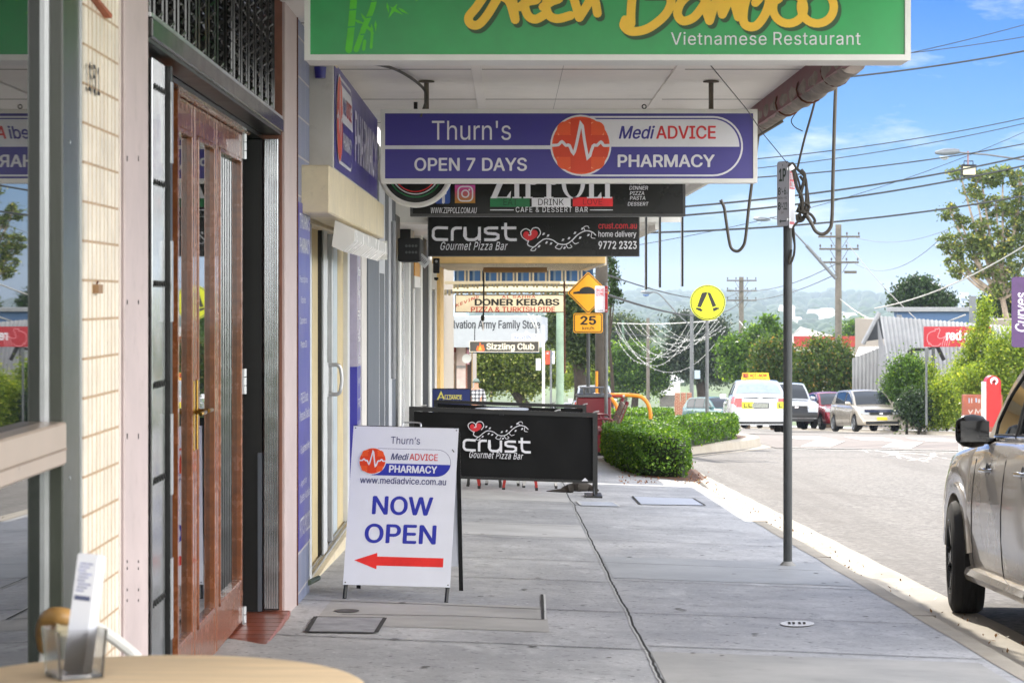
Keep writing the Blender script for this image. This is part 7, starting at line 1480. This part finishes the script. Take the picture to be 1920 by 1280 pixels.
for i, (a, b, c) in enumerate((((1150, 606), (1290, 606), 66), ((1158, 607), (1300, 604), 80), ((1166, 607), (1310, 603), 60), ((1176, 607), (1322, 603), 64), ((1186, 607), (1330, 603), 40), ((1200, 607), (1340, 603), 52), ((1212, 607), (1348, 602), 46), ((1222, 607), (1352, 610), 30), ((1155, 620), (1358, 620), 78), ((1160, 640), (1240, 660), 30), ((1240, 607), (1360, 612), 28))):
    k = 28 + .2 * i; p = [Vector((P(a[0] + (b[0] - a[0]) * t, 0, yk(k)).x, yk(k), P(0, a[1] + (b[1] - a[1]) * t + c * 4 * t * (1 - t), yk(k)).z)) for t in np.linspace(0, 1, 26)]
    mb = MB(); mb.tube(p, .012, fes, 5)
    for q in p[1::2]: mb.lathe([(0, -.05), (.027, -.03), (.024, .02), (0, .04)], q - Vector((0, 0, .04)), (0, 0, 1), fes, 6)
    tag(mb.build('festoon_lights'), 'white string of lights sagging above the far street', 'string lights', 'strings of festoon lights above the far street')
# ------------------------------------------------------------------ right-hand buildings
corr = M('corrugated_roof', '8f9090', rough=.5, var=.15, scale=1.5, metal=.2); n = corr.node_tree.nodes; l = corr.node_tree.links; t = n.new('ShaderNodeTexCoord'); wv = n.new('ShaderNodeTexWave'); wv.inputs['Scale'].default_value = 1.1; wv.bands_direction = 'X'; l.new(t.outputs['Object'], wv.inputs['Vector'])
bu = n.new('ShaderNodeBump'); bu.inputs['Strength'].default_value = .15; bu.inputs['Distance'].default_value = .02; l.new(wv.outputs['Fac'], bu.inputs['Height']); l.new(bu.outputs[0], n['Principled BSDF'].inputs['Normal'])
bwall = M('blue_fascia_wall', '3f5c80', rough=.6, var=.06); rgrey = M('roof_trim_grey', '8b8d90', rough=.5)
k = 46; Y = yk(k); B = thing('takeaway_building', 'grey corrugated takeaway building with blue band and red chicken sign', 'building', (P(1740, 0, Y).x, Y, land_z(18, Y)))
def strip(pts_lo, pts_hi, kl, kh, m, nm, parent, nc=1, rib=0):
    """sloped sheet between two pixel lines at two depths; rib = corrugation pitch in metres"""
    a0, a1 = P(*pts_lo[0], yk(kl)), P(*pts_lo[1], yk(kl)); b0, b1 = P(*pts_hi[0], yk(kh)), P(*pts_hi[1], yk(kh)); mb = MB()
    nn = max(1, int((a1 - a0).length / rib * 4)) if rib else 1; r0, r1 = [], []
    for i in range(nn + 1):
        t = i / nn; dz = (.022 * math.sin(i * math.pi / 2)) if rib else 0; r0.append(a0.lerp(a1, t) + Vector((0, -dz, dz))); r1.append(b0.lerp(b1, t) + Vector((0, -dz, dz)))
    mb.grid([r0, r1], m, False); o = mb.build(nm, parent); return o
strip(((1668, 705), (1905, 705)), ((1650, 592), (1905, 612)), 49, 47.6, corr, 'roof', B, rib=.15)
strip(((1598, 800), (1674, 800)), ((1598, 672), (1674, 640)), 46.2, 46, corr, 'side_wall', B, rib=.15)
strip(((1670, 700), (1672, 760)), ((1644, 590), (1650, 700)), 47, 46.5, rgrey, 'gable', B)
strip(((1604, 668), (1660, 652)), ((1612, 648), (1652, 636)), 44, 40, M('pale_roof_sheet', 'b9babb', rough=.4, var=.1), 'lower_roof', B)
mb = MB(); a, b = P(1668, 800, yk(44)), P(1925, 650, yk(44)); mb.box(a.x, b.x + 4, yk(44), yk(40), a.z - 1, P(0, 600, yk(44)).z, M('takeaway_wall', '8d8478', var=.1)); mb.build('wall', B)
mb = MB(); Yq = yk(44.3); a, b = P(1683, 612, Yq), P(1836, 584, Yq); mb.box(a.x, b.x, Yq, Yq + 1, a.z, b.z, bwall); mb.box(a.x - .3, b.x + .3, Yq - .2, Yq + 1.2, b.z, b.z + .18, rgrey, .01); mb.build('blue_band', B)
mb = MB(); a, b = P(1644, 640, yk(46.4)), P(1652, 586, yk(46.4)); mb.add([(a.x - .5, yk(46.4), a.z), (b.x, yk(46.4), b.z - .1), (b.x + .9, yk(46.2), a.z + .2)], [(0, 1, 2)], M('gable_dark', '3a3d42')); mb.tube([(a.x - .6, yk(46.5), a.z - .1), (b.x - .1, yk(46.5), b.z)], .09, rgrey, 6); mb.build('gable_end', B)
mb = MB(); Yq = yk(46.6); mb.tube([P(1686, 700, Yq), P(1686, 590, Yq)], .11, M('downpipe_grey', '6c7074'), 8); mb.tube([P(1824, 720, Yq), P(1824, 555, Yq)], .15, M('downpipe_grey', '6c7074'), 8); mb.build('post', B)
mb = MB(); a, b = P(1718, 800, yk(48.6)), P(1800, 702, yk(48.6)); mb.add([P(1716, 700, yk(48.8)), P(1762, 677, yk(47)), P(1820, 700, yk(48.6)), P(1820, 712, yk(48.6)), P(1762, 690, yk(47)), P(1716, 706, yk(48.8))], [(0, 1, 4, 5), (1, 2, 3, 4)], M('pale_roof_sheet', 'b9babb')); mb.box(P(1728, 0, yk(47)).x, P(1800, 0, yk(47)).x, yk(47), yk(46), a.z, P(0, 690, yk(47)).z, M('takeaway_wall', '8d8478')); mb.build('entry_porch', B)
for lab, px, tx in (('thick', 1708, 0), ('thin', 1766, 0)):
    pass
k = 49.5; Y = yk(k); fr = front(Y); S_ = thing('takeaway_sign', 'red takeaway sign with chicken outline half hidden by the leafy shrubs', 'sign', (P(1740, 0, Y).x, Y, land_z(16, Y)))
mb = MB(); mb.slab(fr, 1732, 1858, 612, 650, M('takeaway_red', 'a51a29', rough=.35, var=.04), -.05, .05); mb.build('board', S_)
mb = MB(); pinkl = M('outline_pink', 'e08a92', rough=.4, var=0); RFN = .06
mb.stroke(fr, [(1742, 646), (1738, 636), (1740, 626), (1748, 621), (1753, 620), (1753, 616), (1757, 617), (1760, 615), (1762, 619), (1760, 624), (1758, 632), (1764, 634), (1772, 630), (1775, 624)], 1.1, pinkl, RFN, sm=5); mb.stroke(fr, [(1742, 642), (1748, 648), (1758, 648), (1764, 643)], 1.1, pinkl, RFN, sm=5)
for i in range(4): mb.stroke(fr, [(1766 + 4 * i, 648), (1769 + 4 * i, 636), (1774 + 3 * i, 628)], 1.0, pinkl, RFN, sm=4)
mb.text(fr, "red", 1773, 1802, 619, 638, litw, RFN, .04); mb.text(fr, "rooster", 1808, 1856, 621, 638, litw, RFN, .03); mb.build('lettering', S_)
mb = MB()
for px in (1750, 1845): mb.tube([P(px, 650, Y + .1), (P(px, 0, Y).x, Y + .1, land_z(16, Y))], .07, pm, 8)
mb.build('post', S_)
mb = MB(); Yq = yk(48.9)
for a, b, r in (((1705, 656), (1716, 690), .09), ((1708, 655), (1734, 655), .06), ((1734, 655), (1758, 650), .05), ((1758, 650), (1770, 675), .08)): mb.tube([P(*a, Yq), P(*b, Yq)], r, blackm, 6)
tag(mb.build('pipe_bracket'), 'dark pipe brackets on the corrugated roof below the red sign', 'bracket')
k = 53; Y = yk(k); X = (1737 - VX) / k; o = thing('far_sign_post', 'thin grey sign post with small plate on the far footpath in front of the shrubs', 'sign post', (X, Y, land_z(15.2, Y))); mb = MB(); mb.tube([(X, Y, P(0, 792, Y).z - .1), (X, Y, P(0, 652, Y).z)], .04, galv, 8); mb.build('post', o); mb = MB(); mb.box(X - .06, X + .07, Y - .06, Y - .04, P(0, 677, Y).z, P(0, 653, Y).z, galv); mb.build('plate', o)
k = 62; Y = yk(k); fr = front(Y); o = thing('blade_sign', 'tall purple blade sign with white vertical script, cropped by the right edge', 'sign', (P(1925, 0, Y).x, Y, land_z(15, Y))); pur = M('gym_purple', '4a2a5c', rough=.35, var=.15)
mb = MB(); mb.rrect(fr, 1897, 1955, 519, 651, 5, pur, .0); mb.slab(fr, 1899, 1953, 521, 649, pur, -.2, -.002); mb.build('board', o); f9 = Fr(fr(0, 0, .01), fr.U, fr.V, fr.N); rot9 = Fr(fr(1903, 622, .008), -fr.V, fr.U, fr.N); mb = MB(); mb.text(rot9, "Curves", 0, 74, 0, 22, M('letter_lilac', 'cfc6dc'), .0, .02, .2); mb.build('lettering', o)
mb = MB(); mb.tube([P(1945, 651, Y + .1), (P(1945, 0, Y).x, Y + .1, land_z(15, Y))], .09, pm, 8); mb.build('post', o)
# mosaic brick wall and post box
terra = M('mosaic_terracotta', '96523c', rough=.7, var=.25, scale=3, grime=.2); k = 56; Y = yk(k); fr = front(Y); o = thing('mosaic_wall', 'low terracotta mosaic wall on the far footpath behind the grey SUV mirror', 'wall', (P(1835, 0, Y).x, Y, land_z(15, Y)))
mb = MB(); a, b = P(1807, 800, Y), P(1880, 740, Y); mb.box(a.x, b.x, Y, Y + .4, a.z - .2, b.z, terra, .01); mb.build('brickwork', o); mb = MB()
for i, (x, y, w_, h_) in enumerate(((1816, 746, 2.2, 9), (1821, 746, 2, 9), (1829, 746, 3, 8), (1834, 748, 4, 7), (1842, 748, 3, 7), (1850, 747, 2, 9), (1856, 747, 2, 9))): mb.rect(fr, x, x + w_, y, y + h_, M('mosaic_tile_pale', 'b7a9a0', var=.3) if i % 2 else M('mosaic_tile_blue', '8f9fb4'), .004)
for pts in ([(1816, 768), (1819, 775), (1824, 768)], [(1828, 776), (1830, 767), (1834, 774), (1838, 767), (1840, 776)], [(1844, 768), (1848, 772), (1852, 768)], [(1856, 775), (1860, 768)]): mb.stroke(fr, pts, 2, M('mosaic_tile_pale', 'b7a9a0'), .005)
mb.build('mosaic', o)
k = 60; Y = yk(k); fr = front(Y); pr_ = M('post_red', 'ae1717', rough=.3, var=.05); o = thing('post_box', 'red street posting box with white emblem on a round top, partly behind the SUV', 'post box', (P(1862, 0, Y).x, Y, land_z(15, Y)))
pts = [(1849, 800), (1849, 718)] + [(1863 - 14 * math.cos(R(a)), 718 - 14 * math.sin(R(a))) for a in range(15, 180, 15)] + [(1877, 718), (1877, 800)]
mb = MB(); mb.prism(fr, pts, pr_, -.5, 0); mb.build('cabinet', o); mb = MB(); mb.disc(fr, 1864, 714, 7.5, litw, .004, k=24); mb.disc(fr, 1864.5, 714.5, 3.2, pr_, .006, k=16); mb.rect(fr, 1860, 1866, 714, 723, pr_, .006); mb.build('emblem', o); mb = MB(); mb.slab(fr, 1845.5, 1849, 716, 800, whites, -.5, .0); mb.build('side_panel', o)
# red fronted hall, houses on the left verge
k = 28; Y = yk(k); B = thing('tiled_roof_shop', 'low building with pale tiled roof and red fascia behind the weeping tree', 'building', (P(1540, 0, Y).x, Y, land_z(15, Y))); mb = MB(); mb.add([P(1470, 643, Y), P(1500, 612, Y + 5), P(1580, 634, Y + 5), P(1606, 642, Y), ], [(0, 1, 2, 3)], M('roof_tile_pale', '9c9894', rough=.7, var=.25, scale=3)); mb.build('roof', B); mb = MB(); a, b = P(1488, 650, Y - .1), P(1606, 630, Y - .1); mb.box(a.x, b.x, Y - .2, Y - .1, a.z, b.z, M('fascia_red', '9e2c24')); mb.box(a.x, b.x, Y, Y + 8, a.z - 5, a.z + .3, offw); mb.build('wall', B)
k = 21; Y = yk(k); B = thing('white_house', 'small white gabled house beyond the left verge', 'house', (P(1275, 0, Y).x, Y, land_z(3, Y))); mb = MB(); a, b = P(1246, 745, Y), P(1275, 715, Y); mb.box(a.x, b.x, Y, Y + 6, a.z, b.z, white); mb.build('wall', B); mb = MB(); rp0 = [P(1240, 722, Y - .3), P(1255, 708, Y), P(1272, 706, Y), P(1284, 716, Y - .3)]; mb.add(rp0 + [p + Vector((0, 6, 0)) for p in rp0], [(0, 1, 2, 3), (4, 5, 6, 7), (0, 1, 5, 4), (1, 2, 6, 5), (2, 3, 7, 6), (3, 0, 4, 7)], M('roof_white', 'c6c8ca')); mb.build('roof', B)
k = 26; Y = yk(k); fr = front(Y); o = thing('timber_fence', 'grey timber paling fence on the left verge', 'fence', (P(1255, 0, Y).x, Y, land_z(3, Y))); mb = MB(); mb.slab(fr, 1237, 1268, 741, 762, M('paling_grey', '7c7a74', var=.3, scale=12), -.1, 0)
for i in range(12): mb.slab(fr, 1237 + 2.6 * i, 1239 + 2.6 * i, 740, 762, M('paling_grey', '7c7a74'), 0, .02)
mb.build('paling', o)
k = 32; Y = yk(k); fr = front(Y); o = thing('brick_fence', 'low orange brick fence with piers on the left verge', 'fence', (P(1280, 0, Y).x, Y, land_z(3, Y))); ob, _, _ = tilem('orange_brick', 'a05a3c', 'c9b39a', .24, .086, .5, .4, .12, 'X')
mb = MB(); mb.slab(fr, 1265, 1300, 752, 778, ob, -.3, 0); mb.build('base', o); mb = MB()
for x in (1266, 1277, 1288): mb.slab(fr, x, x + 9, 736, 752, ob, -.3, -.01)
mb.build('pier', o)
# ------------------------------------------------------------------ trees
bark = M('bark', '5a4a3a', rough=.95, var=.3, scale=6); barkp = M('bark_pale', '9a8c7c', rough=.85, var=.35, scale=4); barkd = M('bark_dark', '3a322a', rough=.95, var=.3)
def tree(name, label, k, base, blobs, n, leaf, lm, bm=bark, tr=.2, group=None, cat='tree', clump=.42, dz=1.0, sub=None, flat=1, droop=0, trunk_top=None):
    """blobs: (px, py, rx, ry) in photo pixels at scale k; each is filled with sub-clumps of leaves with gaps between"""
    n = int(n * 1.75); leaf *= .72; Y = yk(k); X = (base[0] - VX) / k; zb_ = P(0, base[1], Y).z; zb_ = min(zb_, land_z(X, Y)) if base[2:] == () else zb_
    o = thing(name, label, cat, (X, Y, zb_), group); mb = MB(); C = []; tot = sum(b[2] * b[3] for b in blobs); rg = np.random.default_rng(abs(int(base[0] * 7 + k * 13)) % 9999)
    ctrs = []
    for (px, py, rx, ry) in blobs:
        c = np.array(P(px, py, Y)); r = np.array([rx / k, min(rx, ry * 1.5) / k * dz, ry / k]); nb = max(3, int(n * rx * ry / tot)); ns = sub or max(5, int(rx * ry / 30))
        ns = min(ns, 60); d = rg.normal(size=(ns, 3)); d /= np.linalg.norm(d, axis=1)[:, None]; rad = (.35 + .65 * rg.random(ns) ** .5)[:, None]; cc = c + d * rad * r; ctrs.append((c, cc, r))
        m_ = nb // ns; s = r * clump * (.55 + .8 * rg.random((ns, 1))) / max(1, (ns / 8) ** .33)
        for i in range(ns):
            q = rg.normal(size=(m_, 3)) * .55; q[:, 2] *= flat
            pnt = cc[i] + q * s[i]
            if droop: pnt[:, 2] -= np.abs(rg.normal(size=m_)) * droop
            C.append(pnt)
    lo = Vector((X, Y, zb_)); tt = trunk_top or (sum(b[0] for b in blobs) / len(blobs), max(b[1] for b in blobs)); mid = P(tt[0], tt[1], Y); tr_ = tr
    mb.tube(crs([lo, lo.lerp(mid, .5) + Vector((.04 * (mid - lo).length, 0, 0)), mid], 5), [tr_ * (1.15 - .45 * i / 10) for i in range(11)], bm, 9); mb.build('trunk', o)
    mb = MB()
    for c, cc, r in ctrs:
        c_ = Vector(c); a0 = mid if (c_ - mid).length > .1 else lo
        j = a0.lerp(c_, .55) - Vector((0, 0, .08 * (c_ - a0).length)); mb.tube(crs([a0, j, c_], 4), [tr_ * (.55 - .36 * i / 8) for i in range(9)], bm, 6)
        for q in cc[:: max(1, len(cc) // 9)]: mb.tube([c_, c_.lerp(Vector(q), .55) + Vector((0, 0, -.03)), Vector(q)], [tr_ * .18, tr_ * .12, tr_ * .05], bm, 4)
    mb.build('limbs', o); leaves('crown', lm, np.concatenate(C), leaf, o, .55); return o
gumL = leafmat('gum_leaf', '3a4a22', '6f8038', .3, 'b0a648'); broadL = leafmat('broad_leaf', '233a10', '567c20', .42, '94b43a'); darkL = leafmat('dark_leaf', '182610', '34501c', .3); yelL = leafmat('yellow_green_leaf', '4a641a', '8ea42e', .45, 'c6c64e'); weepL = leafmat('weeping_leaf', '24380f', '55701f', .38, 'a0803a'); olivL = leafmat('olive_leaf', '20300f', '44581f', .33, '808a45'); firL = leafmat('fir_leaf', '18240f', '34472a', .2, '5a5f40')
tree('gum_tree', 'tall airy gum tree with olive crown above the takeaway roof at the right edge', 42, (1905, 760), [(1800, 325, 24, 14), (1840, 335, 26, 16), (1880, 330, 32, 20), (1915, 345, 22, 26), (1830, 365, 28, 14), (1868, 385, 30, 22), (1905, 395, 24, 30), (1782, 398, 20, 16), (1800, 415, 20, 12), (1815, 452, 44, 20), (1775, 455, 18, 12), (1785, 480, 22, 16), (1842, 425, 26, 18), (1850, 470, 34, 24), (1895, 450, 30, 34), (1880, 500, 34, 26), (1800, 508, 22, 14), (1840, 505, 22, 16), (1910, 540, 24, 30), (1870, 545, 22, 16), (1945, 430, 40, 90)], 11500, .22, gumL, barkp, .17, clump=.52, flat=.8, trunk_top=(1880, 560))
tree('shade_tree', 'round dark green tree rising behind the takeaway roof', 34, (1730, 640), [(1727, 552, 40, 22), (1700, 560, 28, 18), (1758, 565, 28, 14), (1728, 532, 24, 14), (1690, 575, 20, 12), (1775, 575, 16, 10)], 8000, .26, darkL, bark, .25, clump=.8)
tree('shade_tree', 'dark conical tree between the gum trunks and the purple blade sign', 40, (1862, 690), [(1845, 575, 20, 16), (1880, 565, 24, 30), (1905, 590, 22, 30)], 4000, .22, olivL, barkd, .2, clump=.9)
tree('weeping_tree', 'dense weeping tree with drooping yellow green crown behind the silver utility', 38, (1452, 760), [(1450, 665, 38, 32), (1432, 690, 26, 28), (1470, 690, 30, 30), (1445, 640, 22, 14)], 11000, .2, weepL, bark, .18, clump=.8, droop=.5)
tree('weeping_tree', 'dense dome shaped weeping tree in front of the tall power pole', 38.5, (1550, 765), [(1545, 672, 56, 36), (1510, 690, 34, 30), (1585, 690, 26, 30), (1545, 645, 40, 18), (1600, 705, 14, 16)], 16000, .2, weepL, bark, .2, clump=.75, droop=.55)
tree('leafy_tree', 'bright light green leafy tree left of the weeping trees', 33, (1400, 770), [(1395, 655, 38, 26), (1425, 630, 26, 22), (1378, 690, 24, 24), (1405, 700, 24, 18), (1445, 625, 20, 18), (1370, 650, 18, 18), (1440, 605, 12, 10)], 7000, .28, broadL, bark, .17, clump=.8)
tree('dark_fir', 'big dark green feathery tree behind the pedestrian sign', 26, (1318, 770), [(1300, 605, 44, 20), (1290, 640, 40, 26), (1330, 640, 40, 34), (1305, 680, 46, 26), (1345, 690, 24, 24), (1285, 592, 22, 12), (1270, 660, 22, 28), (1335, 610, 26, 18)], 15000, .28, firL, barkd, .42, clump=.85, droop=.3)
tree('street_tree', 'yellow green street tree at the left behind the timber power pole', 30, (1092, 780), [(1090, 690, 34, 24), (1075, 665, 24, 16), (1110, 700, 26, 22), (1062, 705, 20, 18)], 6000, .26, yelL, barkd, .16, clump=.85)
tree('street_tree', 'light green street tree standing behind the festoon lights', 26, (1182, 770), [(1180, 690, 36, 30), (1160, 715, 26, 26), (1205, 700, 24, 30), (1185, 660, 26, 16), (1225, 690, 24, 30), (1150, 670, 22, 20), (1235, 715, 20, 22)], 12000, .28, broadL, barkd, .28, clump=.85)
tree('street_tree', 'olive tree on the left with brownish top below the far hills', 19, (1165, 750), [(1170, 610, 32, 16), (1150, 625, 26, 16), (1195, 625, 26, 14), (1160, 650, 30, 18)], 5000, .36, olivL, barkd, .3, clump=.85)
tree('shade_tree', 'dark leafy tree directly behind the kebab sign and green pole', 44, (1085, 800), [(1075, 620, 34, 40), (1100, 560, 26, 44), (1120, 620, 22, 40), (1040, 620, 30, 30), (1095, 660, 40, 24), (1060, 570, 30, 30)], 11000, .2, olivL, barkd, .32, clump=.8)
tree('street_tree', 'small leafy tree tips against the sky right of the timber pole', 62, (1140, 830), [(1148, 520, 10, 20), (1152, 555, 10, 18), (1146, 492, 7, 10)], 700, .14, darkL, barkd, .06, clump=.9, trunk_top=(1142, 640))
tree('street_tree', 'big sunlit leafy tree framed under the club sign', 36, (1000, 790), [(915, 680, 36, 26), (960, 675, 40, 28), (1000, 690, 30, 30), (900, 715, 30, 24), (945, 715, 40, 22), (985, 725, 26, 22), (1030, 690, 26, 30), (930, 660, 40, 20)], 15000, .22, leafmat('sunlit_leaf', '2a3c10', '728628', .42, 'c9c878'), barkd, .3, clump=.85)
tree('shade_tree', 'distant green tree between the tiled roof and the takeaway', 22, (1615, 680), [(1615, 618, 26, 14), (1600, 632, 22, 12)], 2500, .35, broadL, bark, .25, clump=.9)
for lab, k, base, bl_, n_, lm in (('leafy shrub beside the beige hatchback, left of the thin sign post', 51, (1700, 795), [(1695, 715, 28, 40), (1680, 745, 24, 44), (1712, 690, 20, 24)], 9000, broadL),
        ('pale feathery shrub behind the thin sign post', 50.5, (1725, 795), [(1722, 730, 22, 40), (1740, 715, 16, 30)], 5000, yelL), ('clipped dark green shrub at the foot of the thin sign post', 52, (1722, 795), [(1718, 765, 28, 28), (1735, 770, 18, 24)], 7000, darkL),
        ('bright yellow green shrub right of the thin sign post', 52, (1775, 795), [(1770, 755, 26, 38), (1790, 740, 20, 40), (1760, 775, 20, 22)], 9000, yelL), ('tall pointed yellow green shrub covering the end of the red sign', 54, (1840, 800), [(1848, 600, 13, 30), (1840, 650, 26, 34), (1825, 690, 30, 34), (1860, 680, 28, 40)], 10000, yelL),
        ('broad yellow green shrub behind the post box and mosaic wall', 55, (1850, 800), [(1815, 715, 32, 30), (1850, 720, 36, 34), (1890, 680, 36, 60), (1880, 740, 30, 30), (1925, 690, 30, 60)], 14000, yelL)):
    tree('leafy_shrub', lab, k, base, bl_, n_, .13, lm, barkd, .05, 'shrubs on the far side of the road', 'shrub', clump=.85)
# far wooded valley (one mass) and the houses on the far hillside
rgv = np.random.default_rng(5); TV = []; TF = []; tmp = [(math.cos(a) * r, math.sin(a) * r, z) for r, z in ((1, -.3), (.92, .35), (.55, .8)) for a in np.linspace(0, 2 * math.pi, 8)[:-1]] + [(0, 0, 1)]
tf = [(q * 7 + i, q * 7 + (i + 1) % 7, q * 7 + 7 + (i + 1) % 7, q * 7 + 7 + i) for q in range(2) for i in range(7)] + [(14 + i, 14 + (i + 1) % 7, 21) for i in range(7)]
for i in range(4200):
    y = rgv.uniform(480, 3700); x = rgv.uniform(-.10, .26) * y; s = rgv.uniform(2.5, 6.5) * (1 + y / 3500); o_ = len(TV); zl = land(x, y); hh = s * rgv.uniform(.7, 1.3)
    TV += [(x + a * s * rgv.uniform(.8, 1.25), y + b_ * s, zl + c_ * hh * rgv.uniform(.85, 1.15)) for a, b_, c_ in tmp]; TF += [tuple(q + o_ for q in f) for f in tf]
mb = MB(); mb.add(TV, TF, M('far_woodland_green', '3a4f2a', rough=.95, var=.4, scale=.02), True); fo = mb.build('far_woodland', sharp=80); tag(fo, kind='stuff')
hw_, hr_ = M('far_house_wall', 'd8d6d0', var=.05), M('far_house_roof', 'b0aca6', var=.1)
rgh = random.Random(21)
for i in range(90):
    px = rgh.gauss(1535, 60) if i < 65 else rgh.uniform(1150, 1680); py = rgh.gauss(606, 9) if i < 65 else rgh.uniform(592, 622); Y = rgh.uniform(2100, 2900); p = P(px, py, Y); s = rgh.uniform(4, 8); h_ = s * .55; zl = min(p.z, land(p.x, Y)) - 2
    mb = MB(); mb.box(p.x - s, p.x + s, Y, Y + 10, zl, p.z + h_, hw_); mb.add([(p.x - s * 1.1, Y - 1, p.z + h_), (p.x + s * 1.1, Y - 1, p.z + h_), (p.x + s * .9, Y + 5, p.z + h_ + s * .4), (p.x - s * .9, Y + 5, p.z + h_ + s * .4)], [(0, 1, 2, 3)], hr_)
    tag(mb.build('far_house'), 'tiny pale house on the hazy far hillside', 'house', 'pale houses on the far hillside')
for px, py0, py1, k_, wpx in ((1808, 548, 575, 3.2, 18),): 
    Y = yk(k_); a, b = P(px - wpx / 2, py1 + 40, Y), P(px + wpx / 2, py0, Y); mb = MB(); mb.box(a.x, b.x, Y, Y + 15, a.z - 6, b.z, M('tower_pale', 'b4bccb')); 
    for j in range(6): mb.box(a.x + 1, b.x - 1, Y - .2, Y, b.z - 5 - 4 * j, b.z - 3.4 - 4 * j, M('tower_window', '7c8798'))
    tag(mb.build('tower_block'), 'pale blue grey tower block far off above the takeaway roof', 'building')
# haze
hzm = bpy.data.materials.new('haze'); hzm.use_nodes = True; n = hzm.node_tree.nodes; n.clear(); pv = n.new('ShaderNodeVolumePrincipled'); pv.inputs['Color'].default_value = (.44, .53, .66, 1); pv.inputs['Density'].default_value = .00023; pv.inputs['Anisotropy'].default_value = .2; ou = n.new('ShaderNodeOutputMaterial'); hzm.node_tree.links.new(pv.outputs[0], ou.inputs['Volume'])
zmin = min(land(x, y) for x in lx for y in ly) - 1
if HAZE:
    mb = MB(); mb.box(-1650, 1650, -45, 4150, zmin, 45, hzm); tag(mb.build('haze'), kind='stuff')
